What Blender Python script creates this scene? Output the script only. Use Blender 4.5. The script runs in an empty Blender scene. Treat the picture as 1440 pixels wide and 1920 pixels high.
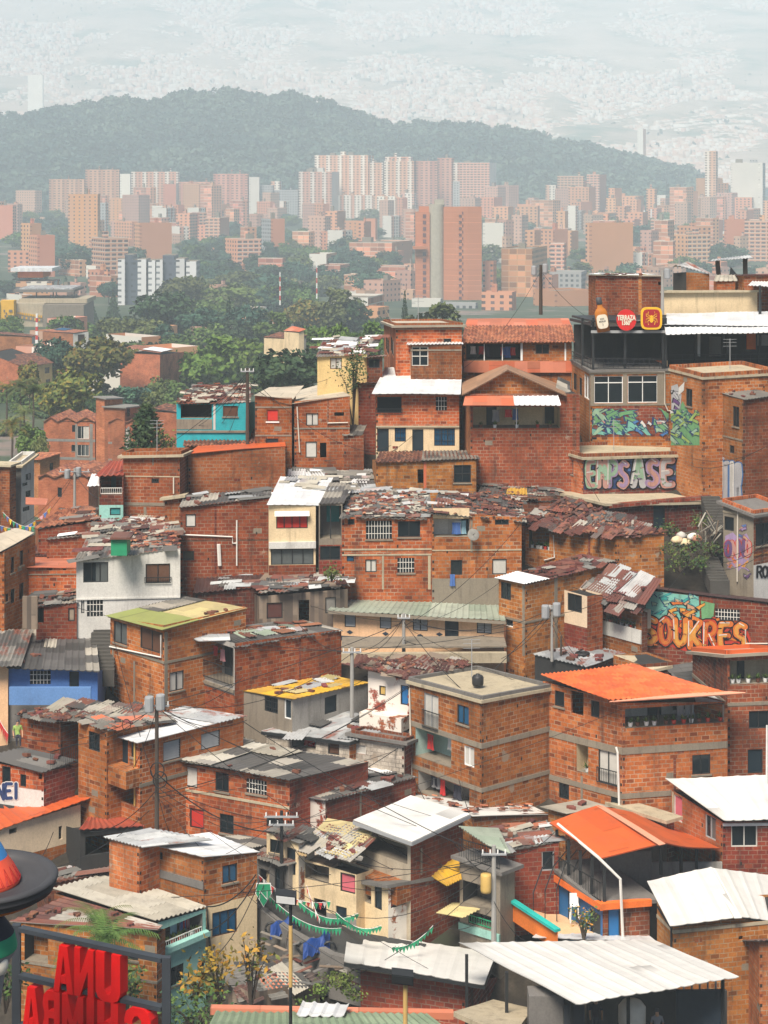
import bpy, math, random
import numpy as np
from mathutils import Vector
R = math.radians
rnd = random.Random(7)
sc = bpy.context.scene
COL = sc.collection
F, HZ = 3600.0, 340.0            # lens in photo pixels, horizon row of the level camera

def P(px, py, D): return Vector(((px-720)/F*D, D, (HZ-py)/F*D))
def GD(y): return 69.7/(.396+(y-HZ)/F)          # distance of the hillside seen at photo row y
VT = [(1010,185),(895,256),(850,300),(720,430),(640,600),(565,1000),(520,1200),(480,1450),(440,1800),(410,2100),(385,2400),(370,2600)]
def VD(y):                                       # distance of the valley floor seen at photo row y
    for (a,da),(b,db) in zip(VT, VT[1:]):
        if b <= y <= a: return da+(db-da)*(a-y)/(a-b)
    return VT[0][1] if y > VT[0][0] else VT[-1][1]

# ---------------------------------------------------------------- materials
def newmat(name):
    m = bpy.data.materials.new(name); m.use_nodes = True
    nt = m.node_tree; b = nt.nodes['Principled BSDF']
    return m, nt, b
def nd(nt, typ, ins=None, **pr):
    n = nt.nodes.new('ShaderNode'+typ)
    for k, v in pr.items(): setattr(n, k, v)
    for k, v in (ins or {}).items():
        if hasattr(v, 'is_output') or isinstance(v, bpy.types.NodeSocket): nt.links.new(v, n.inputs[k])
        else: n.inputs[k].default_value = v
    return n
def c4(c): return (c[0], c[1], c[2], 1)
def mix(nt, fac, a, b, mode='MIX'):
    n = nt.nodes.new('ShaderNodeMix'); n.data_type = 'RGBA'; n.blend_type = mode
    for i, v in ((0, fac), (6, a), (7, b)):
        if isinstance(v, bpy.types.NodeSocket): nt.links.new(v, n.inputs[i])
        else: n.inputs[i].default_value = v if i == 0 else c4(v)
    return n.outputs[2]
def ramp(nt, fac, stops, const=False):
    n = nt.nodes.new('ShaderNodeValToRGB'); cr = n.color_ramp
    if const: cr.interpolation = 'CONSTANT'
    while len(cr.elements) > 1: cr.elements.remove(cr.elements[-1])
    for i, (p, c) in enumerate(stops):
        e = cr.elements[0] if i == 0 else cr.elements.new(p)
        e.position = p; e.color = c4(c) if not isinstance(c, (int, float)) else (c, c, c, 1)
    nt.links.new(fac, n.inputs[0]); return n.outputs[0]
def noise(nt, vec, scale, detail=4, rough=.6, dim='3D'):
    return nd(nt, 'TexNoise', {'Vector': vec, 'Scale': scale, 'Detail': detail, 'Roughness': rough}).outputs[0]
def worldpos(nt): return nd(nt, 'NewGeometry').outputs['Position']
def scaled(nt, vec, s): 
    return nd(nt, 'VectorMath', {0: vec, 1: s}, operation='MULTIPLY').outputs[0]
def objvar(nt, col, dv=.2, dh=.015):
    r = nd(nt, 'ObjectInfo').outputs['Random']
    v = nd(nt, 'MapRange', {0: r, 3: 1-dv, 4: 1+dv*.6}).outputs[0]
    r2 = nd(nt, 'Math', {0: r, 1: 7.31}, operation='MULTIPLY').outputs[0]
    r2 = nd(nt, 'Math', {0: r2}, operation='FRACT').outputs[0]
    h = nd(nt, 'MapRange', {0: r2, 3: .5-dh, 4: .5+dh}).outputs[0]
    return nd(nt, 'HueSaturation', {'Hue': h, 'Value': v, 'Color': col}).outputs[0]
M = {}
def brick(key, cols, mortar, bw=.42, rh=.215, ms=.021, soot=.55, wash=None, bump=.25):
    m, nt, b = newmat(key+'_masonry'); uv = nd(nt, 'UVMap').outputs[0]; pos = worldpos(nt)
    nv = nd(nt, 'TexNoise', {'Vector': uv, 'Scale': 2.5, 'Detail': 3}).outputs[1]
    nv = nd(nt, 'VectorMath', {0: nv, 1: (.5, .5, .5)}, operation='SUBTRACT').outputs[0]
    nv = nd(nt, 'VectorMath', {0: nv, 3: .05}, operation='SCALE').outputs[0]
    v = nd(nt, 'VectorMath', {0: uv, 1: nv}, operation='ADD').outputs[0]
    bt = nd(nt, 'TexBrick', {'Vector': v, 'Color1': (0,0,0,1), 'Color2': (1,1,1,1), 'Mortar': (.5,.5,.5,1), 'Scale': 1, 'Mortar Size': ms, 'Mortar Smooth': .25, 'Brick Width': bw, 'Row Height': rh})
    n = len(cols); col = ramp(nt, bt.outputs[0], [(i/(n-1), c) for i, c in enumerate(cols)])
    fn = noise(nt, uv, 9, 5, .7)
    col = mix(nt, 1, col, ramp(nt, fn, [(.3, .72), (.7, 1.18)]), 'MULTIPLY')
    gr = noise(nt, pos, .55, 6, .65)
    mcol = mix(nt, ramp(nt, gr, [(.35, 0), (.65, 1)]), [x*.55 for x in mortar], mortar)
    miss = ramp(nt, noise(nt, pos, 1.7, 3), [(.40, .45), (.58, 1)])
    fac = nd(nt, 'Math', {0: bt.outputs[1], 1: miss}, operation='MULTIPLY').outputs[0]
    col = mix(nt, fac, col, mcol)
    col = mix(nt, 1, col, ramp(nt, gr, [(.3, .62), (.6, 1.08)]), 'MULTIPLY')
    sv = scaled(nt, pos, (1.6, 1.6, .22))
    st = ramp(nt, noise(nt, sv, 1.0, 5, .7), [(.52, 0), (.72, min(.95, soot*1.25))])
    col = mix(nt, st, col, (.035, .028, .025))
    blot = ramp(nt, noise(nt, pos, .9, 4, .6), [(.66, 0), (.7, .8)])
    if wash: col = mix(nt, ramp(nt, noise(nt, pos, .8, 6, .7), [(.42, 0), (.47, .95)]), col, wash)
    else: col = mix(nt, blot, col, (.30, .24, .18))
    col = objvar(nt, col, .30, .012)
    nt.links.new(col, b.inputs['Base Color']); b.inputs['Roughness'].default_value = .92
    b.inputs['Specular IOR Level'].default_value = .15
    h = nd(nt, 'Math', {0: 1.0, 1: bt.outputs[1]}, operation='SUBTRACT').outputs[0]
    h = nd(nt, 'Math', {0: h, 1: nd(nt, 'Math', {0: fn, 1: .6}, operation='MULTIPLY').outputs[0]}, operation='ADD').outputs[0]
    nt.links.new(nd(nt, 'Bump', {'Height': h, 'Strength': bump, 'Distance': .02}).outputs[0], b.inputs['Normal'])
    M[key] = m
def plaster(key, col, stain=.5, stcol=(.07,.06,.05), rough=.85, dv=.05):
    m, nt, b = newmat(key+'_plaster'); pos = worldpos(nt)
    c = mix(nt, ramp(nt, noise(nt, pos, .7, 6, .65), [(.35, 0), (.68, .45)]), col, [x*.62 for x in col])
    sv = scaled(nt, pos, (2.2, 2.2, .25))
    c = mix(nt, ramp(nt, noise(nt, sv, 1, 6, .7), [(.52, 0), (.75, stain)]), c, stcol)
    c = mix(nt, 1, c, ramp(nt, noise(nt, pos, 12, 3), [(.3, .88), (.7, 1.08)]), 'MULTIPLY')
    c = objvar(nt, c, dv, .004)
    nt.links.new(c, b.inputs['Base Color']); b.inputs['Roughness'].default_value = rough
    b.inputs['Specular IOR Level'].default_value = .2
    M[key] = m
def sheet(key, cols, var=.2, rust=0, rcol=(.13,.045,.03), stain=.4, rough=.6, su=.92, sv=1.85, metal=0):
    m, nt, b = newmat(key+'_sheeting'); uv = nd(nt, 'UVMap').outputs[0]; pos = worldpos(nt)
    sx = nd(nt, 'SeparateXYZ', {0: uv})
    iu = nd(nt, 'Math', {0: nd(nt, 'Math', {0: sx.outputs[0], 1: su}, operation='DIVIDE').outputs[0]}, operation='FLOOR').outputs[0]
    dv_ = nd(nt, 'Math', {0: nd(nt, 'Math', {0: iu, 1: .37}, operation='MULTIPLY').outputs[0], 1: nd(nt, 'Math', {0: sx.outputs[1], 1: sv}, operation='DIVIDE').outputs[0]}, operation='ADD').outputs[0]
    iv = nd(nt, 'Math', {0: dv_}, operation='FLOOR').outputs[0]
    seed = nd(nt, 'Math', {0: nd(nt, 'ObjectInfo').outputs['Random'], 1: 91.}, operation='MULTIPLY').outputs[0]
    cell = nd(nt, 'CombineXYZ', {0: iu, 1: iv, 2: seed}).outputs[0]
    wn = nd(nt, 'TexWhiteNoise', {0: cell}, noise_dimensions='3D')
    n = len(cols)
    c = ramp(nt, wn.outputs[0], [(i/n, k) for i, k in enumerate(cols)], True) if n > 1 else None
    v = nd(nt, 'MapRange', {0: nd(nt, 'SeparateColor', {0: wn.outputs[1]}).outputs[1], 3: 1-var, 4: 1+var*.5}).outputs[0]
    c = nd(nt, 'HueSaturation', {'Value': v, 'Color': c if c else c4(cols[0])}).outputs[0]
    fv = nd(nt, 'Math', {0: dv_}, operation='FRACT').outputs[0]
    seam = ramp(nt, fv, [(0, .6), (.035, 1), (1, 1)])
    c = mix(nt, 1, c, seam, 'MULTIPLY')
    st = ramp(nt, noise(nt, pos, .8, 7, .72), [(.45, 0), (.75, stain)])
    c = mix(nt, st, c, (.06, .055, .05))
    if rust:
        uvs = scaled(nt, uv, (1.0, .35, 1))
        rm = ramp(nt, noise(nt, uvs, .9, 6, .7), [(.62-.3*rust, 0), (.70-.3*rust, 1)])
        rc = mix(nt, ramp(nt, noise(nt, pos, 5, 4), [(.35, 0), (.65, 1)]), rcol, [x*1.9 for x in rcol])
        c = mix(nt, rm, c, rc)
    nt.links.new(c, b.inputs['Base Color']); b.inputs['Roughness'].default_value = rough
    b.inputs['Metallic'].default_value = metal; b.inputs['Specular IOR Level'].default_value = .3
    M[key] = m
def plain(key, col, rough=.6, metal=0, var=0, grime=.25):
    m, nt, b = newmat(key+'_finish')
    c = mix(nt, ramp(nt, noise(nt, worldpos(nt), 3, 5), [(.4, 0), (.75, grime)]), col, [x*.4 for x in col])
    if var: c = objvar(nt, c, var, .02)
    nt.links.new(c, b.inputs['Base Color']); b.inputs['Roughness'].default_value = rough; b.inputs['Metallic'].default_value = metal
    b.inputs['Specular IOR Level'].default_value = .35
    M[key] = m
def facade(key, wall, win, su=3., sv=2.75, fu=.5, fv=.5, band=None, wall2=None, mull=0):
    m, nt, b = newmat(key+'_facade'); uv = nd(nt, 'UVMap').outputs[0]
    sx = nd(nt, 'SeparateXYZ', {0: uv})
    def fr(o, s): return nd(nt, 'Math', {0: nd(nt, 'Math', {0: o, 1: s}, operation='DIVIDE').outputs[0]}, operation='FRACT').outputs[0]
    a, v = fr(sx.outputs[0], su), fr(sx.outputs[1], sv)
    def lt(x, t): return nd(nt, 'Math', {0: x, 1: t}, operation='LESS_THAN').outputs[0]
    def mul(x, y): return nd(nt, 'Math', {0: x, 1: y}, operation='MULTIPLY').outputs[0]
    w = mul(lt(a, fu), lt(v, fv)) if fu < 1 else lt(v, fv)
    wc = wall
    if wall2:
        wc = mix(nt, lt(fr(sx.outputs[0], su*3), .36), wall, wall2)
    c = mix(nt, ramp(nt, noise(nt, worldpos(nt), .05, 5), [(.35, 0), (.7, .35)]), wc, [x*.7 for x in wall])
    if band: c = mix(nt, nd(nt, 'Math', {0: v, 1: 1-band[0]}, operation='GREATER_THAN').outputs[0], c, band[1])
    wr = nd(nt, 'TexWhiteNoise', {0: nd(nt, 'VectorMath', {0: scaled(nt, uv, (1/su, 1/sv, 0))}, operation='FLOOR').outputs[0]}, noise_dimensions='3D').outputs[0]
    wcol = mix(nt, wr, [x*.6 for x in win], [min(1, x*1.8) for x in win])
    c = mix(nt, w, c, wcol)
    c = objvar(nt, c, .14, .012)
    nt.links.new(c, b.inputs['Base Color']); b.inputs['Roughness'].default_value = .8; b.inputs['Specular IOR Level'].default_value = .2
    M[key] = m
def leaf(key, cols, dv=.25, sc_=1.2):
    m, nt, b = newmat(key+'_foliage'); pos = worldpos(nt)
    n = noise(nt, pos, sc_, 3, .6); k = len(cols)
    c = ramp(nt, n, [(.3+.4*i/(k-1), cc) for i, cc in enumerate(cols)])
    c = objvar(nt, c, dv, .02)
    nt.links.new(c, b.inputs['Base Color']); b.inputs['Roughness'].default_value = .75; b.inputs['Specular IOR Level'].default_value = .15
    M[key] = m

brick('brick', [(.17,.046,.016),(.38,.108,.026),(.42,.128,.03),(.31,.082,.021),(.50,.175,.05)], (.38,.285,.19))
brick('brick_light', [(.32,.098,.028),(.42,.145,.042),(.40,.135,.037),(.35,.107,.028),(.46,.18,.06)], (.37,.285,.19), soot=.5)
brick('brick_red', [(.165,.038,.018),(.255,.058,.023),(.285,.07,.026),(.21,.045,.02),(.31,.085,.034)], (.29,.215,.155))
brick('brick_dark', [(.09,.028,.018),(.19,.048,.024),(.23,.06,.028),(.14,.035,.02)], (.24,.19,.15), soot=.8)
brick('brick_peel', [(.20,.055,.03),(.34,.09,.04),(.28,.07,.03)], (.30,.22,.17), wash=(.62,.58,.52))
brick('block', [(.42,.36,.29),(.52,.46,.38),(.36,.31,.25)], (.3,.26,.22))
brick('brick_fine', [(.36,.12,.05),(.50,.19,.08),(.44,.15,.06)], (.34,.2,.12), bw=.3, rh=.1, ms=.008, soot=.2)
plaster('cream', (.68,.53,.33)); plaster('peach', (.74,.47,.27), .2); plaster('white_wall', (.58,.565,.53), .45); plaster('yellow_wall', (.66,.49,.22), .3)
plaster('grey_wall', (.36,.34,.31), .5); plaster('teal', (.03,.36,.42), .25); plaster('blue_wall', (.075,.17,.45), .2); plaster('blue_light', (.13,.26,.52), .2)
plaster('mint', (.28,.52,.46), .4); plaster('concrete', (.23,.195,.15), .7); plaster('slab', (.44,.37,.26), .6); plaster('slab_dark', (.16,.15,.14), .6)
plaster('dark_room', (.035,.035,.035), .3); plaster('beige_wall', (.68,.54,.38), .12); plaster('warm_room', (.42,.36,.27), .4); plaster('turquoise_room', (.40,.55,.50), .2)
plaster('stone', (.24,.23,.21), .5); plaster('orange_wall', (.72,.17,.03), .1); plaster('bright_teal', (.02,.42,.36), .2); plaster('bright_blue', (.01,.13,.42), .1)
plaster('yellow_sign', (.75,.42,.02), .1)
sheet('zinc_white', [(.66,.67,.68),(.61,.62,.63),(.68,.68,.67)], .10, 0, stain=.28, rough=.45)
sheet('zinc', [(.38,.39,.39),(.45,.46,.46),(.31,.32,.33)], .25, .25, stain=.5)
sheet('zinc_old', [(.22,.205,.185),(.30,.28,.245),(.14,.135,.125),(.08,.077,.073)], .3, .35, stain=.7)
sheet('fibre_dark', [(.075,.072,.070),(.095,.090,.086),(.06,.058,.056),(.12,.113,.105),(.085,.08,.078),(.36,.33,.28)], .3, 0, stain=.6, su=1.1, sv=1.6)
sheet('fibre', [(.19,.175,.15),(.14,.13,.115),(.25,.225,.19),(.08,.075,.07)], .3, 0, stain=.6, su=1.1, sv=1.6)
sheet('fibre_light', [(.36,.33,.27),(.40,.37,.31),(.32,.29,.235)], .15, 0, stain=.5, su=1.1, sv=2.2)
sheet('fibre_mix', [(.56,.53,.46),(.50,.47,.40),(.10,.095,.09),(.30,.28,.25)], .15, 0, stain=.4, su=1.1, sv=1.6)
sheet('fibre_green', [(.30,.34,.27),(.34,.37,.30),(.26,.31,.24)], .15, 0, stain=.4, su=1.1, sv=6)
sheet('rust', [(.09,.028,.022),(.12,.037,.027),(.065,.023,.02),(.15,.065,.046)], .25, .3, rcol=(.075,.022,.02), stain=.45)
sheet('rust_mix', [(.15,.05,.035),(.26,.24,.21),(.16,.06,.04),(.09,.03,.024),(.34,.31,.27)], .2, .4, stain=.45)
sheet('rust_orange', [(.52,.13,.06),(.46,.15,.08),(.58,.20,.12)], .15, 0, stain=.25)
sheet('rust_red', [(.30,.055,.03),(.36,.07,.035)], .15, .2, stain=.3)
sheet('orange', [(.54,.098,.022),(.50,.088,.02)], .08, 0, stain=.30, rough=.5, sv=6)
sheet('salmon', [(.62,.27,.17)], .05, 0, stain=.15, rough=.6, sv=6)
sheet('olive', [(.24,.27,.08),(.27,.29,.09)], .08, 0, stain=.25, sv=8, su=3)
sheet('straw', [(.50,.42,.20),(.44,.36,.18)], .15, .12, stain=.35)
sheet('yellow', [(.62,.36,.03),(.55,.33,.05)], .15, .2, stain=.35)
sheet('paint_white', [(.63,.62,.59),(.60,.59,.565),(.65,.635,.60)], .06, 0, stain=.18, rough=.5, su=1, sv=40)
sheet('paint_grey', [(.60,.58,.54),(.55,.53,.50)], .08, 0, stain=.22, rough=.6, su=1, sv=40)
sheet('membrane', [(.50,.43,.33),(.46,.40,.31)], .1, 0, stain=.35, su=1.5, sv=3)
sheet('brown_felt', [(.34,.19,.11),(.30,.17,.10)], .15, 0, stain=.4)
sheet('clay', [(.36,.13,.065),(.28,.095,.05),(.42,.17,.09),(.20,.07,.045)], .3, 0, stain=.5, rough=.9, su=.25, sv=.42)
sheet('clay_dark', [(.11,.042,.028),(.19,.065,.036),(.07,.032,.025),(.26,.11,.06)], .3, 0, stain=.6, rough=.9, su=.25, sv=.42)
sheet('wood', [(.20,.15,.11),(.26,.2,.15),(.13,.10,.08)], .3, 0, stain=.5, su=.25, sv=3)
sheet('maroon', [(.062,.028,.026),(.052,.024,.023),(.072,.034,.03)], .12, 0, stain=.4)
sheet('tile_plastic', [(.54,.108,.026),(.47,.088,.023),(.58,.128,.034)], .14, 0, stain=.22, rough=.55, su=.52, sv=.45)
plain('metal_dark', (.018,.020,.022), .5); plain('metal_grey', (.30,.31,.32), .5); plain('metal_white', (.72,.72,.70), .5); plain('pipe', (.55,.50,.42), .6)
plain('pipe_white', (.68,.65,.60), .55); plain('glass', (.010,.016,.020), .12); plain('glass_blue', (.01,.07,.15), .15); plain('glass_grey', (.09,.10,.10), .15)
plain('curtain', (.46,.44,.40), .9); plain('curtain_red', (.48,.03,.02), .9); plain('curtain_pink', (.55,.12,.15), .9); plain('curtain_teal', (.03,.22,.22), .9)
plain('door_navy', (.012,.024,.034), .5); plain('door_blue', (.015,.13,.34), .5); plain('frame_wood', (.10,.045,.025), .7); plain('frame_pale', (.52,.50,.46), .6)
plain('clay_loose', (.15,.05,.035), .95, var=.5); plain('cable_rubber', (.012,.012,.013), .6); plain('pole_concrete', (.30,.29,.27), .85); plain('pole_wood', (.06,.045,.035), .9)
plain('plastic_green', (.02,.25,.12), .5); plain('trunk', (.08,.06,.045), .95, var=.3); plain('black_tank', (.02,.02,.022), .5)
for k, c in dict(cloth_white=(.7,.69,.66), cloth_blue=(.06,.13,.35), cloth_red=(.5,.03,.03), cloth_pink=(.6,.28,.3), cloth_dark=(.03,.03,.045), cloth_sky=(.3,.5,.6), cloth_green=(.03,.3,.15), cloth_grey=(.25,.25,.26), tarp_blue=(.010,.045,.20), paint_red=(.66,.004,.004), paint_yellow=(.75,.42,.02), hat_black=(.045,.045,.05), hat_orange=(.62,.17,.02), hat_red=(.62,.075,.035), hat_blue=(.03,.17,.42), amber=(.42,.14,.01), label_paper=(.68,.62,.5), sign_red=(.55,.015,.015), sign_dark=(.32,.012,.015), ivory=(.75,.7,.6), ochre=(.52,.34,.10), plastic_white=(.72,.72,.7), pot_red=(.5,.04,.02), navy=(.02,.035,.055), frame_dark=(.035,.042,.052)).items():
    plain(k, c, .6 if 'cloth' not in k else .9)
g = dict(lilac=(.38,.27,.45), mintg=(.33,.50,.35), pinkg=(.55,.30,.26), silver=(.50,.50,.52), black=(.015,.015,.018), leafg=(.16,.36,.17), limeg=(.34,.48,.13), tealg=(.05,.40,.36), seag=(.20,.50,.42), orangeg=(.68,.18,.03), redg=(.52,.05,.02), amberg=(.72,.33,.06), whiteg=(.74,.72,.68), navyg=(.03,.06,.16), violet=(.16,.08,.22), skin=(.6,.33,.2), bluep=(.08,.2,.45))
for k, c in g.items(): plaster('spray_'+k, [x*.85 for x in c], .6)
BR = (.62,.30,.165); BR2 = (.56,.245,.115)
facade('f_brick', BR, (.09,.06,.055), 4.2, 2.75, .42, .5)
facade('f_brick2', BR2, (.09,.08,.08), 4.2, 2.75, .3, .4, wall2=(.52,.25,.15))
facade('f_balcony', (.60,.31,.19), (.09,.06,.055), 4., 2.75, .7, .52, band=(.14,(.62,.50,.42)))
facade('f_white', (.72,.66,.58), (.10,.09,.09), 4., 2.75, .45, .5, wall2=(.56,.27,.16))
facade('f_whiteplain', (.66,.63,.57), (.5,.48,.44), 30., 2.75, .06, .3)
facade('f_plain', BR2, (.36,.14,.08), 40., 2.75, .05, .3)
facade('f_plain2', (.52,.215,.115), (.3,.11,.07), 30., 2.75, .05, .3)
facade('f_grid', BR2, (.42,.17,.09), 4.5, 3., .86, .9, band=(.1,(.50,.33,.24)))
facade('f_frame', (.50,.24,.15), (.46,.19,.11), 5., 2.9, .9, .86, band=(.13,(.60,.50,.42)))
facade('f_grey', (.36,.36,.36), (.08,.09,.10), 3., 2.75, .5, .5)
facade('f_dark', (.09,.11,.14), (.05,.06,.08), 3., 2.75, .5, .4)
facade('f_pink', (.58,.30,.20), (.13,.07,.06), 5.2, 2.75, .5, .5, wall2=(.44,.20,.13))
facade('f_stripe', (.60,.32,.21), (.13,.08,.07), 4.4, 2.75, .5, .5, wall2=(.74,.68,.60))
facade('f_house', (.50,.30,.22), (.10,.08,.08), 3.5, 2.8, .35, .4)
leaf('leaf_mid', [(0.035,0.065,0.018),(0.085,0.135,0.032),(0.14,0.19,0.045)]); leaf('leaf_dark', [(0.012,0.03,0.017),(0.031,0.062,0.029),(0.06,0.102,0.038)])
leaf('leaf_bright', [(0.035,0.069,0.012),(0.095,0.147,0.026),(0.147,0.199,0.039)]); leaf('leaf_rusty', [(0.039,0.072,0.026),(0.13,0.143,0.033),(0.286,0.169,0.039)])
leaf('leaf_olive', [(0.042,0.066,0.024),(0.102,0.126,0.042),(0.168,0.18,0.066)]); leaf('leaf_hill', [(.024,.055,.045),(.024,.055,.045),(.05,.088,.065),(.085,.125,.085),(.085,.125,.085)], .2, .011)
leaf('leaf_yellow', [(.16,.12,.02),(.35,.22,.03),(.42,.18,.03)]); leaf('leaf_blue', [(0.018,0.05,0.037),(0.04,0.094,0.062),(0.075,0.138,0.075)])
leaf('grass', [(.03,.05,.015),(.06,.085,.025),(.10,.10,.04)])

# ---------------------------------------------------------------- mesh helpers
class MB:
    def __init__(s): s.v=[]; s.f=[]; s.uv=[]; s.mi=[]; s.mats=[]
    def m(s, key):
        if key not in s.mats: s.mats.append(key)
        return s.mats.index(key)
    def poly(s, pts, mat, uv=None):
        i = len(s.v); s.v += [tuple(p) for p in pts]; s.f.append(tuple(range(i, i+len(pts))))
        if uv is None:
            p0 = Vector(pts[0]); e = (Vector(pts[1])-p0); L = e.length or 1; e = e/L
            nn = e.cross(Vector(pts[-1])-p0); nn = nn.normalized() if nn.length > 1e-9 else Vector((0,0,1)); w = nn.cross(e)
            uv = [((Vector(p)-p0).dot(e), (Vector(p)-p0).dot(w)) for p in pts]
        s.uv += uv; s.mi.append(s.m(mat))
    def obox(s, o, ex, ey, ez, mat):             # box from corner o with three edge vectors
        o = Vector(o); ex = Vector(ex); ey = Vector(ey); ez = Vector(ez)
        if ex.cross(ey).dot(ez) < 0: ex, ey = ey, ex
        a,b,c,d = o, o+ex, o+ex+ey, o+ey
        e,f,g_,h = a+ez, b+ez, c+ez, d+ez
        for q in ((a,d,c,b),(e,f,g_,h),(a,b,f,e),(b,c,g_,f),(c,d,h,g_),(d,a,e,h)): s.poly(q, mat)
    def bar(s, p, q, w, h, mat, up=(0,0,1)):      # rectangular bar from p to q
        p, q = Vector(p), Vector(q); d = q-p
        if d.length < 1e-6: return
        u = Vector(up); x = d.cross(u)
        if x.length < 1e-6: x = d.cross(Vector((1,0,0)))
        x = x.normalized(); y = x.cross(d).normalized()
        s.obox(p-x*w/2-y*h/2, x*w, y*h, d, mat)
    def tube(s, pts, r, mat, n=6, r1=None, cap=True):
        pts = [Vector(p) for p in pts]; rings = []
        for i, p in enumerate(pts):
            d = (pts[min(i+1,len(pts)-1)]-pts[max(i-1,0)])
            if d.length < 1e-9: d = Vector((0,0,1))
            d.normalize(); x = d.cross(Vector((0,0,1)) if abs(d.z) < .95 else Vector((1,0,0))).normalized(); y = d.cross(x)
            rr = r if r1 is None else r+(r1-r)*i/max(1,len(pts)-1)
            rings.append([p+x*math.cos(2*math.pi*k/n)*rr+y*math.sin(2*math.pi*k/n)*rr for k in range(n)])
        b = len(s.v); mi = s.m(mat)
        for rg in rings: s.v += [tuple(p) for p in rg]
        for i in range(len(rings)-1):
            for k in range(n):
                k2 = (k+1) % n
                s.f.append((b+i*n+k, b+(i+1)*n+k, b+(i+1)*n+k2, b+i*n+k2)); s.uv += [(0,0)]*4; s.mi.append(mi)
        if cap:
            s.f.append(tuple(b+k for k in range(n))); s.uv += [(0,0)]*n; s.mi.append(mi)
            s.f.append(tuple(b+(len(rings)-1)*n+k for k in reversed(range(n)))); s.uv += [(0,0)]*n; s.mi.append(mi)
    def lathe(s, c, prof, mat, n=20, sx=1, sy=1, rot=None):  # prof [(r,z,mat?)]
        b = len(s.v); c = Vector(c)
        for pr in prof:
            for k in range(n):
                a = 2*math.pi*k/n; q = Vector((math.cos(a)*pr[0]*sx, math.sin(a)*pr[0]*sy, pr[1]))
                if rot: q = rot @ q
                s.v.append(tuple(c+q))
        for i in range(len(prof)-1):
            mk = s.m(prof[i][2] if len(prof[i]) > 2 else mat)
            for k in range(n):
                k2 = (k+1) % n
                s.f.append((b+i*n+k, b+i*n+k2, b+(i+1)*n+k2, b+(i+1)*n+k)); s.uv += [(0,0)]*4; s.mi.append(mk)
    def grid(s, fn, nx, ny, mat, th=0, uv=None):    # fn(i,j)->point ; closed sheet with thickness th
        pts = [[Vector(fn(i,j)) for i in range(nx+1)] for j in range(ny+1)]
        b = len(s.v); mi = s.m(mat); W = nx+1
        for row in pts: s.v += [tuple(p) for p in row]
        for j in range(ny):
            for i in range(nx):
                q = (b+j*W+i, b+j*W+i+1, b+(j+1)*W+i+1, b+(j+1)*W+i); s.f.append(q); s.mi.append(mi)
                s.uv += [uv(i,j), uv(i+1,j), uv(i+1,j+1), uv(i,j+1)] if uv else [(0,0)]*4
        if th:
            b2 = len(s.v); dn = Vector((0,0,-th))
            for row in pts: s.v += [tuple(p+dn) for p in row]
            for j in range(ny):
                for i in range(nx):
                    s.f.append((b2+j*W+i, b2+(j+1)*W+i, b2+(j+1)*W+i+1, b2+j*W+i+1)); s.mi.append(mi); s.uv += [uv(i,j), uv(i,j+1), uv(i+1,j+1), uv(i+1,j)] if uv else [(0,0)]*4
            edge = [j for j in range(W)] + [j*W+nx for j in range(1, ny+1)] + [ny*W+i for i in range(nx-1, -1, -1)] + [j*W for j in range(ny-1, 0, -1)]
            for k in range(len(edge)):
                a, c = edge[k], edge[(k+1) % len(edge)]
                s.f.append((b+a, b2+a, b2+c, b+c)); s.mi.append(mi); s.uv += [(0,0)]*4
    def build(s, name, parent=None, smooth=False, origin=None):
        me = bpy.data.meshes.new(name)
        o3 = Vector(origin) if origin is not None else (parent['_o'] if parent is not None and '_o' in parent else None)
        if parent is not None: o3 = ORG.get(parent.name, Vector((0,0,0)))
        if o3 is None: o3 = Vector((0,0,0))
        vv = np.array(s.v, dtype=np.float64).reshape(-1,3) - np.array(o3)
        me.from_pydata(vv.tolist(), [], s.f)
        for k in s.mats: me.materials.append(M[k])
        me.polygons.foreach_set('material_index', s.mi)
        ul = me.uv_layers.new(name='UVMap'); ul.data.foreach_set('uv', np.array(s.uv, dtype=np.float32).ravel())
        if smooth: me.polygons.foreach_set('use_smooth', [True]*len(s.f))
        me.update()
        o = bpy.data.objects.new(name, me); COL.objects.link(o)
        if parent is not None: o.parent = parent; ORG[o.name] = o3
        else: o.location = o3; ORG[o.name] = o3
        return o
ORG = {}
def tag(o, label=None, cat=None, group=None, kind=None):
    for k, v in (('label', label), ('category', cat), ('group', group), ('kind', kind)):
        if v: o[k] = v
    return o
def empty(name, loc, label, cat, group=None):
    o = bpy.data.objects.new(name, None); COL.objects.link(o); o.location = loc; o.empty_display_size = .3
    ORG[o.name] = Vector(loc); return tag(o, label, cat, group)
def lerp(a, b, t): return a+(b-a)*t
class Quad:                                        # bilinear patch A(0,0) B(1,0) C(1,1) D(0,1)
    def __init__(s, A, B, C, D): s.c = [Vector(p) for p in (A,B,C,D)]; A,B,C,D = s.c; s.lu = ((B-A).length+(C-D).length)/2; s.lv = ((D-A).length+(C-B).length)/2
    def at(s, u, v): A,B,C,D = s.c; return (A*(1-u)+B*u)*(1-v)+(D*(1-u)+C*u)*v
    def nrm(s):
        A,B,C,D = s.c; n = (C-A).cross(D-B); n.normalize(); return n if n.z > 0 else -n
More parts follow.
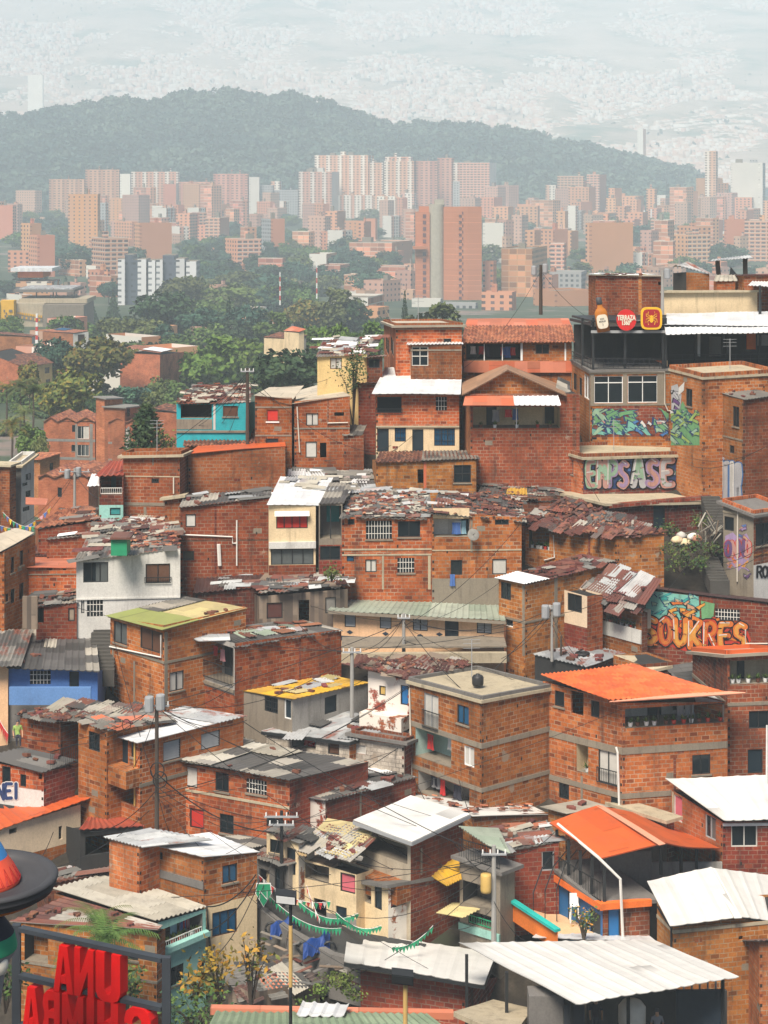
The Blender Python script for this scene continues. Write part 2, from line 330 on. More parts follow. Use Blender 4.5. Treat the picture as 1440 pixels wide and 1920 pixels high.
def corr(mb, q, mat, pitch=.24, amp=.03, along='v', th=.03, over=(0,0,0,0), rough=.02, tile=False, jag=0):
    """corrugated / tiled / flat sheet over bilinear quad; ridges run along the named parameter"""
    n = q.nrm(); o0,o1,o2,o3 = over
    u0,u1,v0,v1 = -o0/q.lu, 1+o1/q.lu, -o2/q.lv, 1+o3/q.lv
    LU, LV = (u1-u0)*q.lu, (v1-v0)*q.lv
    ph = rnd.random()*6.28; k1, k2 = rnd.uniform(.6,1.4), rnd.uniform(.6,1.4)
    if amp:
        cu = max(2, int(round((LU if along == 'v' else LV)/pitch)))*4
        fl = max(3, int((LV if along == 'v' else LU)/(.2 if tile else .9)))
        nx, ny = (cu, fl) if along == 'v' else (fl, cu)
    else: nx, ny = max(2, int(LU/.9)), max(2, int(LV/.9))
    jr = [rnd.uniform(-jag, jag) for _ in range(400)]
    def fn(i, j):
        u, v = i/nx, j/ny
        w = (i if along == 'v' else j); r = (j if along == 'v' else i)/(ny if along == 'v' else nx)
        d = amp*math.sin(w*math.pi/2) if amp else 0
        if amp and pitch > .3: d = amp*(1 if w % 4 == 0 else 0)
        d += rough*math.sin(u*LU*k1+ph)*math.cos(v*LV*k2+ph*2)
        if tile: d += .045*(1-((r*fl*.5) % 1))
        uu, vv = u0+(u1-u0)*u, v0+(v1-v0)*v
        if jag:
            if along == 'v' and j in (0, ny): vv += jr[(i//8*3+j) % 400]/q.lv
            if along == 'u' and i in (0, nx): uu += jr[(j//8*3+i) % 400]/q.lu
        return q.at(uu, vv)+n*d
    def uv(i, j):
        a, b = i/nx*LU, j/ny*LV
        return (a+ph*3, b) if along == 'v' else (b+ph*3, a)
    mb.grid(fn, nx, ny, mat, th, uv)
facade('tw_brick', (.50,.205,.09), (.47,.19,.085), 40., 2.75, .5, .06); plaster('tw_grey', (.42,.385,.31), .2); plain('tw_win', (.12,.05,.05)); plain('paint_red2', (.5,.04,.03))
facade('f_whitebw', (.62,.62,.62), (.12,.13,.14), 5., 2.9, .35, .35)
plaster('stair_stone', (.075,.07,.062), .5); plaster('asphalt', (.05,.05,.048), .6); plain('hole', (.02,.015,.012), .95); plain('paint_ochre', (.52,.34,.12)); sheet('fibre_mint', [(.20,.27,.17),(.24,.31,.20)], .1, 0, stain=.3)
# ---------------------------------------------------------------- houses
class Face:
    def __init__(s, P0, e, L, n, zb, z0, z1, mat): s.P0=Vector(P0); s.e=Vector(e); s.L=L; s.n=Vector(n); s.zb=zb; s.z0=z0; s.z1=z1; s.mat=mat; s.open=[]; s.split=None
    def u(s, px):
        k = (px-720)/F; return (k*s.P0.y-s.P0.x)/(s.e.x-k*s.e.y)
    def z(s, py, u): return (HZ-py)/F*(s.P0.y+s.e.y*u)
    def pt(s, u, z, d=0): return Vector((s.P0.x+s.e.x*u+s.n.x*d, s.P0.y+s.e.y*u+s.n.y*d, z))
    def px(s, x, y, d=0): u = s.u(x); return s.pt(u, s.z(y, u), d)
    def top(s, u): return s.z0+(s.z1-s.z0)*u/s.L
    def rect(s, x0, y0, x1, y1):
        a, b = s.u(x0), s.u(x1); a, b = max(.06, min(a,b)), min(s.L-.06, max(a,b)); m = (a+b)/2
        return a, b, s.z(y1, m), min(s.z(y0, m), min(s.top(a), s.top(b))-.05)
    def wall(s, mb, depth=.13):
        us = sorted({0, s.L, *[o[0] for o in s.open], *[o[1] for o in s.open]}); tm = max(s.z0, s.z1)
        zs = sorted({s.zb, tm, *([s.split[0]] if s.split else []), *[o[2] for o in s.open], *[o[3] for o in s.open]}); off = rnd.random()*9
        for a, b in zip(us, us[1:]):
            if b-a < 1e-4: continue
            ta, tb = s.top(a), s.top(b)
            for z0, z1 in zip(zs, zs[1:]):
                if z1-z0 < 1e-4 or z0 >= max(ta, tb): continue
                mu, mz = (a+b)/2, (z0+z1)/2
                if any(o[0] < mu < o[1] and o[2] < mz < o[3] for o in s.open): continue
                pts = [(a, min(z0,ta)), (b, min(z0,tb)), (b, min(z1,tb)), (a, min(z1,ta))]
                mb.poly([s.pt(*p) for p in pts], s.split[1] if s.split and mz < s.split[0] else s.mat, [(p[0]+off, p[1]) for p in pts])
        for o in s.open:
            a, b, z0, z1 = o[:4]; dd = -(o[4] if len(o) > 4 else depth)
            for (p, q) in (((a,z0),(b,z0)), ((b,z0),(b,z1)), ((b,z1),(a,z1)), ((a,z1),(a,z0))):
                mb.poly([s.pt(*p), s.pt(*q), s.pt(*q, dd), s.pt(*p, dd)], s.mat)
def make_window(fc, root, a, b, z0, z1, kind, opt):
    if kind == 'o': return
    fm = opt.get('frame', 'metal_dark'); pane = opt.get('pane', 'glass'); nm = 'window'
    t = opt.get('t', .05); mb = MB(); W, H = b-a, z1-z0
    def bx(u0, u1, v0, v1, d0=-.11, d1=-.04, m=fm, q=mb):
        q.obox(fc.pt(u0, v0, d0), fc.e*(u1-u0), fc.n*(d1-d0), (0,0,v1-v0), m)
    if kind == 'd': nm = 'door'; pane = opt.get('pane', 'door_navy')
    if kind == 'p': pane = opt.get('pane', 'frame_pale')
    for r in ((a, a+t, z0, z1), (b-t, b, z0, z1), (a+t, b-t, z0, z0+t), (a+t, b-t, z1-t, z1)): bx(*r)
    nm_ = opt.get('mull', 1 if (kind in 'wgbv' and W > .75) else 0)
    for k in range(nm_):
        x = a+W*(k+1)/(nm_+1); bx(x-.025, x+.025, z0+t, z1-t)
    if opt.get('trans'): zz = z1-H*opt['trans']; bx(a+t, b-t, zz-.03, zz+.03)
    w = mb.build(nm, root)
    pb = MB()
    if nm_ and kind == 'w' and rnd.random() < .7 and 'pane' not in opt:
        x = a+W/2; pb.poly([fc.pt(a+t,z0+t,-.09), fc.pt(x,z0+t,-.09), fc.pt(x,z1-t,-.09), fc.pt(a+t,z1-t,-.09)], 'glass')
        pb.poly([fc.pt(x,z0+t,-.09), fc.pt(b-t,z0+t,-.09), fc.pt(b-t,z1-t,-.09), fc.pt(x,z1-t,-.09)], rnd.choice(['glass','glass','glass_grey','curtain']))
    elif kind == 'l':
        k = max(3, int(H/.13))
        for i in range(k):
            v = z0+t+(H-2*t)*i/k
            pb.poly([fc.pt(a+t,v,-.06), fc.pt(b-t,v,-.06), fc.pt(b-t,v+.11,-.10), fc.pt(a+t,v+.11,-.10)], pane if pane != 'glass' else 'metal_grey')
    else:
        pb.poly([fc.pt(a+t,z0+t,-.09), fc.pt(b-t,z0+t,-.09), fc.pt(b-t,z1-t,-.09), fc.pt(a+t,z1-t,-.09)], pane)
    pb.build('louvre' if kind == 'l' else 'panel' if kind in 'dp' else 'pane', w)
    if kind in 'gb' or opt.get('bars'):
        gb = MB(); gm = 'pipe_white' if kind == 'g' else 'metal_dark'; n = max(3, int(W/.16))
        for k in range(1, n): x = a+W*k/n; bx(x-.014, x+.014, z0+.02, z1-.02, -.035, -.01, gm, gb)
        for f_ in (.3, .7): bx(a, b, z0+H*f_-.014, z0+H*f_+.014, -.036, -.012, gm, gb)
        gb.build('grille', w)
    if opt.get('sill') or (kind in 'wgl' and rnd.random() < .35 and not opt.get('nosill')):
        sb = MB(); sb.obox(fc.pt(a-.06, z0-.09, -.02), fc.e*(W+.12), fc.n*.09, (0,0,.085), opt.get('sillm', 'concrete')); sb.build('sill', w)
    if opt.get('rail'):
        make_rail(fc, w, a-.05, b+.05, z0+.03, z0+H*opt['rail'], .1, .1)
    if opt.get('hood'):
        hb = MB(); hb.poly([fc.pt(a-.1,z1+.25,.02), fc.pt(b+.1,z1+.25,.02), fc.pt(b+.1,z1,.35), fc.pt(a-.1,z1,.35)], 'pipe_white'); hb.build('hood', w)
def make_rail(fc, root, a, b, z0, z1, d, sp=.13, mat='metal_dark', name='railing', ends=True):
    mb = MB(); n = max(2, int((b-a)/sp))
    for z in (z0, z1): mb.bar(fc.pt(a, z, d), fc.pt(b, z, d), .04, .04, mat)
    for k in range(n+1):
        x = a+(b-a)*k/n; mb.bar(fc.pt(x, z0, d), fc.pt(x, z1, d), .022, .022, mat)
    if ends:
        for x in (a, b): mb.bar(fc.pt(x, z1, 0), fc.pt(x, z1, d), .03, .03, mat)
    return mb.build(name, root)
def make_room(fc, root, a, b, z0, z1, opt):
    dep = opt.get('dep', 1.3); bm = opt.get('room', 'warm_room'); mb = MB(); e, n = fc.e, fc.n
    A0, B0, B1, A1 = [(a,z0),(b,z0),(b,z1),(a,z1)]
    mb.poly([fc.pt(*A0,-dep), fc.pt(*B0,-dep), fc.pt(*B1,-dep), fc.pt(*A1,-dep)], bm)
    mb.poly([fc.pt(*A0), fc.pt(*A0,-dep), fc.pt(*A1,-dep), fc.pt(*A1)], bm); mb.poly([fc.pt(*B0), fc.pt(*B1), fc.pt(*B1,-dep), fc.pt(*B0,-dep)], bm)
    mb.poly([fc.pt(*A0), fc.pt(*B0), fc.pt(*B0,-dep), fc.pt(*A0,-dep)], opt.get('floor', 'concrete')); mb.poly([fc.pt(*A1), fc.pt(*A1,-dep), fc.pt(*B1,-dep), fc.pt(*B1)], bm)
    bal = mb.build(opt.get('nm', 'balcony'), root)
    bf = Face(fc.pt(a, z0, -dep), e, b-a, n, z0, z1, z1, bm)
    for it in opt.get('items', ()):
        fx0, fy0, fx1, fy1, kd = it[:5]; W, H = b-a, z1-z0; q = MB()
        u0, u1, v0, v1 = W*fx0, W*fx1, z0+H*(1-fy1), z0+H*(1-fy0)
        if kd == 'd': q.obox(bf.pt(u0, v0, .003), e*(u1-u0), n*.05, (0,0,v1-v0), it[5] if len(it) > 5 else 'door_navy'); q.build('door', bal)
        else:
            q.obox(bf.pt(u0, v0, .003), e*(u1-u0), n*.03, (0,0,v1-v0), 'metal_dark'); w = q.build('window', bal)
            q = MB(); q.poly([bf.pt(u0+.05, v0+.05, .04), bf.pt(u1-.05, v0+.05, .04), bf.pt(u1-.05, v1-.05, .04), bf.pt(u0+.05, v1-.05, .04)], 'glass'); q.build('pane', w)
    if opt.get('rail'): make_rail(fc, bal, a+.02, b-.02, z0+.05, z0+(z1-z0)*opt['rail'], opt.get('raild', -.05), mat=opt.get('railm', 'metal_dark'), ends=False)
    if opt.get('mull'):
        q = MB()
        for k in range(1, opt['mull']+1): x = a+(b-a)*k/(opt['mull']+1); q.bar(fc.pt(x, z0, -.06), fc.pt(x, z1, -.06), .06, .06, opt.get('mullm', 'metal_dark'))
        q.build('post', bal)
    for k in range(opt.get('wash', 0)):
        hang_cloth(fc, a+(b-a)*rnd.uniform(.12,.88), z0+(z1-z0)*rnd.uniform(.72,.86), -dep*rnd.uniform(.25,.6), opt.get('washl'))
    for k in range(opt.get('plants', 0)):
        u = a+(b-a)*(k+.5+rnd.uniform(-.25,.25))/opt['plants']; pot_plant(fc.pt(u, z0+opt.get('ph', .02), -.22), opt.get('plantl'))
CLOTHS = ['cloth_white','cloth_blue','cloth_dark','cloth_pink','cloth_sky','cloth_grey','cloth_red','cloth_white']
def hang_cloth(fc, u, z, d, where=None, mat=None, w=None, h=None):
    w = w or rnd.uniform(.35,.55); h = h or rnd.uniform(.5,.8); mat = mat or rnd.choice(CLOTHS); mb = MB(); ph = rnd.random()*6
    mb.grid(lambda i, j: fc.pt(u+w*(i/6-.5)*(1-.12*math.sin(j)), z-h*j/4, d+.04*math.sin(i*1.7+ph)*(.4+j/4)), 6, 4, mat, 0)
    o = mb.build('hanging_cloth', None, True, fc.pt(u, z, d))
    return tag(o, '%s laundry hung up to dry %s' % (mat.split('_')[1], where or 'on a brick balcony'), 'laundry', 'laundry drying on the balconies')
def pot_plant(p, where=None, pot=None, s=1):
    r = empty('potted_plant', p, 'small green plant in a pot standing %s' % (where or 'on a balcony wall'), 'plant', 'potted plants on the balconies')
    mb = MB(); mb.lathe(p, [(.001,0),(.09*s,0),(.13*s,.2*s),(.11*s,.2*s),(.001,.18*s)], pot or rnd.choice(['plastic_white','clay_loose','plastic_white','pot_red']), 10); mb.build('pot', r)
    mb = MB()
    for k in range(26):
        a = rnd.random()*6.28; el = rnd.uniform(.3,1.4); L = rnd.uniform(.15,.38)*s; q = Vector(p)+Vector((0,0,.18*s))
        d = Vector((math.cos(a)*math.cos(el), math.sin(a)*math.cos(el), math.sin(el)))*L; sd = Vector((-math.sin(a), math.cos(a), 0))*.04*s
        mb.poly([q, q+d*.5+sd, q+d, q+d*.5-sd], 'leaf_mid')
    mb.build('leaves', r)
    return r
HOUSES = {}
def house(hid, label, gy, cx, lx, rx, tops, a=50, mats=('brick','brick'), dl=None, dr=None, D=None, name='brick_house', cat='house', wins=(), roof=None, bands=(), cols=(), pipes=(), zb=None, group=None, ar=None, split=None):
    D = D or GD(gy); ar = R(ar if ar is not None else a); a = R(a); X = (cx-720)/F*D; ca, sa = math.cos(a), math.sin(a); cr, sr = math.cos(ar), math.sin(ar)
    eL, eR = Vector((-ca, sa, 0)), Vector((sr, cr, 0))
    if dl is None: k = (lx-720)/F; dl = (X-k*D)/(ca+k*sa)
    if dr is None: k = (rx-720)/F; dr = (k*D-X)/(sr-k*cr)
    assert dl > 0 and dr > 0, (hid, dl, dr)
    if dl > 40 or dr > 40: print('WARN long wall', hid, dl, dr)
    N = Vector((X, D, 0)); Lc, Rc = N+eL*dl, N+eR*dr; B = Lc+Rc-N
    zt = [(HZ-t)/F*p.y for t, p in zip(tops, (Lc, N, Rc, B))]
    if len(zt) < 4: zt.append(zt[0]+zt[2]-zt[1])
    zb = (zb if zb is not None else (HZ-gy)/F*D)-(.6 if zb is not None else 2.6)
    root = empty(name, (X+(eL*dl+eR*dr).x/2, D+(eL*dl+eR*dr).y/2, zb), label, cat, group)
    nL, nR = Vector((-sa, -ca, 0)), Vector((cr, -sr, 0))
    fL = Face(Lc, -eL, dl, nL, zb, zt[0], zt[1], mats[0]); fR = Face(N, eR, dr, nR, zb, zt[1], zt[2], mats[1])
    H = dict(root=root, L=fL, R=fR, N=N, Lc=Lc, Rc=Rc, B=B, zt=zt, D=D, zb=zb); HOUSES[hid] = H
    if split: H[split[0]].split = ((HZ-split[1])/F*(N if split[0] == 'R' else Lc*.5+N*.5).y, split[2])
    todo = []
    for w in wins:
        fc = H[w[0]]; kind = w[5]; opt = w[6] if len(w) > 6 else {}
        r = fc.rect(*w[1:5]); 
        if r[1]-r[0] < .08 or r[3]-r[2] < .08: print('WARN bad window', hid, w, r); continue
        fc.open.append(r+((.02,) if kind == 'room' else ())); todo.append((fc, r, kind, opt))
    mb = MB(); fL.wall(mb); fR.wall(mb)
    bm = mats[2] if len(mats) > 2 else mats[0]
    fB1 = Face(Rc, eL, dl, -nL, zb, zt[2], zt[3], bm); fB2 = Face(B, -eR, dr, -nR, zb, zt[3], zt[0], bm); fB1.wall(mb); fB2.wall(mb)
    def p3(p, z): return Vector((p.x, p.y, z))
    tz = [t-.12 for t in zt]
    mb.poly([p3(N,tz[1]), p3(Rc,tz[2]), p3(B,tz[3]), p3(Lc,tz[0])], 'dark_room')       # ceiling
    if mats[0].startswith('brick') and D < 140:            # missing half bricks at the corner and vent holes, part of the masonry
        hr = random.Random(hid)
        for fc, at_end in ((fL, True), (fR, False)):
            if not fc.mat.startswith('brick'): continue
            zc = fc.zb+.2
            while zc < min(fc.z0, fc.z1)-.3:
                if hr.random() < .8:
                    a0 = fc.L-.13 if at_end else .02; mb.poly([fc.pt(a0,zc,.004), fc.pt(a0+.11,zc,.004), fc.pt(a0+.11,zc+.15,.004), fc.pt(a0,zc+.15,.004)], 'brick_dark' if hr.random() < .4 else 'hole')
                zc += .43
            for k in range(int(fc.L*(fc.z0-fc.zb)/7)):
                u, z = hr.uniform(.3, max(.4, fc.L-.3)), hr.uniform(fc.zb+.5, max(fc.zb+.6, min(fc.z0,fc.z1)-.4))
                if any(o[0]-.2 < u < o[1]+.2 and o[2]-.3 < z < o[3]+.3 for o in fc.open): continue
                w_, h_ = hr.choice([(.09,.17),(.36,.18),(.09,.17),(.5,.3)]); mb.poly([fc.pt(u,z,.004), fc.pt(u+w_,z,.004), fc.pt(u+w_,z+h_,.004), fc.pt(u,z+h_,.004)], 'hole' if w_ < .2 else 'concrete' if w_ > .4 else hr.choice(['brick_dark','brick_red']))
    mb.build('wall', root)
    for fc, r, kind, opt in todo:
        if kind == 'room': make_room(fc, root, *r, opt)
        else: make_window(fc, root, *r, kind, opt)
    for bnd in bands:
        y, h = bnd[0], bnd[1]; mt = bnd[2] if len(bnd) > 2 else 'concrete'; which = bnd[3] if len(bnd) > 3 else 'LR'; pr = bnd[4] if len(bnd) > 4 else .035
        z = (HZ-y)/F*D; hh = h/F*D; q = MB()
        if 'L' in which: q.obox(fL.pt(0, z-hh, -.02), fL.e*(fL.L+(pr if 'R' in which else 0)), fL.n*(pr+.02), (0,0,hh), mt)
        if 'R' in which: q.obox(fR.pt(0 if 'L' not in which else .001, z-hh, -.02), fR.e*fR.L, fR.n*(pr+.02), (0,0,hh-.002), mt)
        q.build('concrete_band', root)
    for c in cols:
        fc = H[c[0]]; u = fc.u(c[1]); w = c[2]/F*D; z0, z1 = fc.z(c[4], u), fc.z(c[3], u); q = MB()
        u0 = max(0, min(fc.L-w, u-w/2))
        q.obox(fc.pt(u0, z0, -.02), fc.e*w, fc.n*.045, (0,0,z1-z0), c[5] if len(c) > 5 else 'concrete'); q.build('concrete_column', root)
    for p in pipes:
        fc = H[p[0]]; q = MB(); q.tube([fc.px(x, y, .09) for x, y in p[1]], p[3] if len(p) > 3 else .045, p[2] if len(p) > 2 else 'pipe_white'); q.build('drainpipe', root)
    if roof: add_roof(H, **roof)
    return H
def add_roof(H, kind='corr', mat='zinc', pts=None, over=(.3,.3,.3,.3), along='s', pitch=.24, amp=.03, th=.03, lift=.04, jag=0, fascia=None, rough=.025, dD=None, curb=None):
    """kind corr/flat/tile/slab. s runs L->N, t runs N->R"""
    base = {}
    for k, p, z in zip('LNRB', (H['Lc'], H['N'], H['Rc'], H['B']), H['zt']): base[k] = Vector((p.x, p.y, z+lift))
    if pts:
        o = [0,0,0,0]
        for k, (x, y) in pts.items(): base[k] = P(x, y, base[k].y+(dD or {}).get(k, -.25 if k == 'N' else 0))
        over = over if over != (.3,.3,.3,.3) else (0,0,0,0)
    q = Quad(base['L'], base['N'], base['R'], base['B'])     # u: L->N, v: N->R
    H['q'] = q; mb = MB(); al = 'u' if along == 's' else 'v'
    if kind == 'slab':
        th_ = max(th, .16); corr(mb, q, mat, amp=0, th=th_, over=over, rough=.01)
        if curb:                                           # low brick / concrete curb round the slab
            c = [q.at(*uv)+Vector((0,0,curb[0]/2)) for uv in ((0,0),(1,0),(1,1),(0,1))]
            for i in range(4): mb.bar(c[i], c[(i+1) % 4], .16, curb[0], curb[1])
    elif kind == 'flat': corr(mb, q, mat, amp=0, th=th, over=over, rough=rough)
    elif kind == 'tile': corr(mb, q, mat, .26, .05, al, th, over, rough, True)
    else: corr(mb, q, mat, pitch, amp, al, th, over, rough, jag=jag)
    H['roof'] = mb.build('roof', H['root'], False)
    if fascia:
        mb = MB(); c = [q.at(0,0), q.at(1,0), q.at(1,1)]; dz = Vector((0,0,-.12))
        for i in range(2): mb.bar(c[i]+dz, c[i+1]+dz, .05, .16, fascia)
        mb.build('fascia', H['root'])
def patch(H, n, mats, smin=.4, smax=1.6, area=(0,1,0,1), tilt=.04, tiles=False):
    """loose sheets / tiles lying over a roof: one uncountable layer"""
    smax = min(2.2, .4+smax*.8); tilt = min(tilt, .05); n = int(n*(1.0 if tiles else 1.0))
    q = H['q']; n_ = q.nrm(); mb = MB(); e1 = (q.at(1,.5)-q.at(0,.5)).normalized(); e2 = n_.cross(e1)
    for i in range(n):
        c = q.at(rnd.uniform(area[0],area[1]), rnd.uniform(area[2],area[3]))+n_*rnd.uniform(.05,.12)
        ang = rnd.gauss(0,.5 if tiles else .13)+(math.pi/2 if rnd.random() < .2 else 0); x = e1*math.cos(ang)+e2*math.sin(ang); y = n_.cross(x)
        w, l = (rnd.uniform(.16,.24), rnd.uniform(.3,.45)) if tiles else (rnd.uniform(smin,smax*.6), rnd.uniform(smin,smax))
        x = x+n_*rnd.uniform(-tilt,tilt); y = y+n_*rnd.uniform(-tilt,tilt)
        if tiles: mb.grid(lambda a, b: c+x*w*(a/3-.5)+y*l*(b-.5)+n_*(.06*(1-((a-1.5)/1.5)**2)+.02), 3, 1, rnd.choice(mats), 0, lambda a, b: (i*3.7+a*.05, i*1.9+b*.1))
        else:
            k = max(3, int(w/.17))*2; mt = rnd.choice(mats); am = .03 if mt not in ('wood','membrane') else 0; bend = rnd.uniform(-.04,.04)
            mb.grid(lambda a, b: c+x*w*(a/k-.5)+y*l*(b/2-.5)+n_*(am*(1 if a % 2 else -1)+bend*(b-1)), k, 2, mt, 0, lambda a, b: (i*3.7+a*.001, i*1.9+b*.001+.9))
    o = mb.build('tile_rubble' if tiles else 'roof_patches', H['root']); o['kind'] = 'stuff'
BRICKME = []
def loose(H, n, where, area=(.06,.94,.06,.94), q=None):
    if not BRICKME:
        for k in range(4):
            mb = MB(); mb.obox((-.2,-.11,0), (.40,0,0), (0,.22,0), (0,0,.14), 'clay_loose')
            for (x,y) in ((-.1,0),(.1,0)): mb.obox((x-.06,-.115,.03), (.12,0,0), (0,.005,0), (0,0,.08), 'metal_dark')
            o = mb.build('loose_brick'); BRICKME.append(o.data); bpy.data.objects.remove(o)
    q = q or H['q']; n_ = q.nrm(); tl = q.at(.5,.5)
    for i in range(n):
        p = q.at(rnd.uniform(area[0],area[1]), rnd.uniform(area[2],area[3]))+n_*.02
        o = bpy.data.objects.new('loose_brick', BRICKME[i % 4]); COL.objects.link(o); o.location = p
        o.rotation_euler = (rnd.uniform(-.15,.15), rnd.uniform(-.15,.15), rnd.random()*3.1); s = rnd.uniform(.65,1.2); o.scale = (s, s, s*rnd.uniform(.7,1.1))
        tag(o, 'dark loose brick lying %s' % where, 'brick', 'loose bricks weighing down '+where)
# ---------------------------------------------------------------- free standing pieces
def slab_sheet(name, label, cat, pts, mat, along='v', pitch=.24, amp=.03, th=.03, root=None, group=None, kind='corr', rough=.02, part='roof'):
    """pts: 4x (px,py,D) near-left, near-right, far-right, far-left"""
    q = Quad(*[P(*p) for p in pts]); mb = MB()
    corr(mb, q, mat, pitch, amp if kind != 'flat' else 0, along, th, tile=(kind == 'tile'), rough=rough)
    if root is not None: o = mb.build(part, root)
    else: o = tag(mb.build(name, None, False, q.at(.5,.5)), label, cat, group)
    return q, o
CAB = 0
def cable(p, q, sag=.6, r=.018, lab=None):
    mb = MB(); p, q = Vector(p), Vector(q)
    mb.tube([p.lerp(q, t/12)+Vector((0,0,-sag*4*(t/12)*(1-t/12))) for t in range(13)], r, 'cable_rubber', 5)
    return tag(mb.build('cable', None, True, p), lab or 'thin black cable slung over the brick roofs', 'cable', None if lab else 'thin cables strung across the hillside')
def pole(label, px, y0, y1, D, r=.11, mat='pole_concrete', arms=(), boxes=0, name='utility_pole'):
    b = P(px, y1, D); t = P(px, y0, D); root = empty(name, b, label, 'pole')
    mb = MB(); mb.tube([b, t], r, mat, 8, r*.75); mb.build('shaft', root)
    for ay, w in arms:
        c = P(px, ay, D); mb = MB(); mb.bar(c+Vector((-w/2,-.12,0)), c+Vector((w/2,-.12,0)), .08, .08, 'metal_grey')
        for k in (-.45,-.15,.15,.45): mb.tube([c+Vector((w*k,-.12,.04)), c+Vector((w*k,-.12,.2))], .035, 'plastic_white', 6)
        mb.build('crossarm', root)
    for k in range(boxes):
        c = P(px+(-14 if k % 2 else 8)+k, y0+6+k*4, D)+Vector((0,-.25,0)); mb = MB(); mb.lathe(c, [(.01,-.35),(.2,-.35),(.22,-.3),(.22,.3),(.2,.36),(.01,.38)], 'metal_grey', 10); mb.build('transformer', root)
    return root
# ---------------------------------------------------------------- the hillside houses (photo rows / columns of their corners)
def sub_sheet(H, mat, u0, u1, v0, v1, lift=.05, pitch=.24, amp=.03, along='s', part='roof_sheet'):
    q = H['q']; n = q.nrm()*lift; mb = MB()
    corr(mb, Quad(q.at(u0,v0)+n, q.at(u1,v0)+n, q.at(u1,v1)+n, q.at(u0,v1)+n), mat, pitch, amp, 'u' if along == 's' else 'v', .02)
    return mb.build(part, H['root'])
def roofsheet(H, pts, mat, along='v', kind='corr', part='roof', **k): return slab_sheet(None, None, None, pts, mat, along, root=H['root'], kind=kind, part=part, **k)[0]
RM = dict
# --- top right
h = house('hut', 'roofless looking brick hut behind the round red bar sign', 690, 1117, None, 1243, (516,517,518), 90, ('brick','brick_red'), dl=5, wins=[('R',1234,528,1240,535,'o')], cols=[('R',1200,6,517,600,'brick_light')], roof=RM(kind='flat', mat='membrane', over=(.2,.2,.2,.2)))
patch(h, 26, ['zinc','membrane','straw','zinc_white','rust'], .3, 1.3); loose(h, 5, 'on the roof of the hut behind the red bar sign')
h = house('gable', 'cream gable house with long grey corrugated roof behind the terrace bar', 665, 1333, 1270, 1455, (565,570,562), 60, ('cream','brick'), wins=[('L',1283,566,1303,590,'d'),('L',1313,577,1327,590,'w')])
d = h['D']; dm = (h['Lc'].y+d)/2; dr_ = h['Rc'].y; db = (h['B'].y+dr_)/2
roofsheet(h, [(1336,568,d-.3),(1460,562,dr_),(1450,539,db),(1304,546,dm-.3)], 'fibre', 'v'); roofsheet(h, [(1264,563,h['Lc'].y-.2),(1304,546,dm-.3),(1450,539,db),(1400,548,h['B'].y)], 'fibre', 'u')
mb = MB(); mb.poly([P(1268,565,h['Lc'].y), P(1333,570,d), P(1304,548,dm)], 'cream'); mb.build('gable', h['root'])
h = house('shack', 'half built rooftop shack of stacked bricks under a bent zinc sheet', 650, 1287, 1262, 1330, (512,510,514), 60, ('dark_room','brick_light'), roof=RM(pts={'L':(1262,500),'N':(1266,497),'R':(1340,515),'B':(1290,490)}, mat='zinc'))
h = house('coop', 'little brick hutch with white corrugated lid beside the leaning rooftop shelter', 645, 1343, 1338, 1378, (527,527,527), 85, ('brick_light','brick'), roof=RM(pts={'L':(1343,515),'N':(1338,527),'R':(1383,527),'B':(1378,516)}, mat='fibre_light', pitch=.35, amp=.06))
r_ = empty('roof_shelter', P(1370,545,147), 'leaning open shelter of crooked posts and zinc above the skyline', 'shelter')
mb = MB()
for x0, y0, x1, y1 in ((1345,488,1350,545),(1397,484,1398,545)): mb = MB(); mb.bar(P(x0,y0,147), P(x1,y1,147), .35, .3, 'trunk'); mb.build('post', r_)
slab_sheet(None,None,None,[(1330,490,146),(1412,483,146),(1404,478,149),(1336,486,149)],'zinc','v',root=r_)
slab_sheet(None,None,None,[(1366,530,147.5),(1398,545,147.5),(1390,525,148.5),(1370,500,148.5)],'fibre_dark','v',root=r_,kind='flat',part='tarpaulin')
house('ledge', 'low cream ledge building carrying the rooftop shacks', 690, 1245, None, 1420, (545,546,545), 90, ('cream','cream'), dl=8, name='flat_roof_house', roof=RM(kind='slab', mat='slab'))
h = house('far_right', 'brick rooftop room at the right edge behind a black flue', 668, 1395, None, 1470, (516,517,516), 90, ('brick','brick_red'), dl=5, roof=RM(mat='rust', over=(.2,.2,.2,.2)))
slab_sheet('roof_sheet','white zinc sheet lying loose at the right edge above the grey corrugated roof','roof sheet',[(1402,535,140),(1460,538,140),(1460,528,143),(1410,527,143)],'zinc_white')
# --- terrace bar
h = house('bar', 'grey and brick house with graffiti wall carrying the open rooftop bar', 832, 1107, 1070, 1257, (673,695,692), 86, ('brick_light','brick'), cat='bar', name='bar_building', cols=[('R',1110,7,697,760),('R',1172,8,697,760),('R',1240,16,697,760),('L',1072,5,673,826),('L',1106,5,695,826)],
  wins=[('R',1114,705,1168,756,'w',dict(frame='metal_white',mull=1,trans=.25,pane='glass')),('R',1177,704,1233,755,'w',dict(frame='metal_white',mull=1,trans=.25,pane='glass')),('R',1109,803,1119,824,'d'),('L',1075,700,1081,732,'w'),('L',1086,708,1091,742,'w'),('L',1095,703,1105,748,'w',dict(frame='metal_white',pane='glass_grey'))],
  bands=[(695,7,'slab'),(757,4,'concrete','R')], roof=RM(kind='slab', mat='slab_dark', over=(.1,.15,.1,.1)), pipes=[('R',[(1110,697),(1246,697),(1246,757),(1252,770),(1257,770)],'pipe')])
BAR = h
D0 = h['D']; root = h['root']
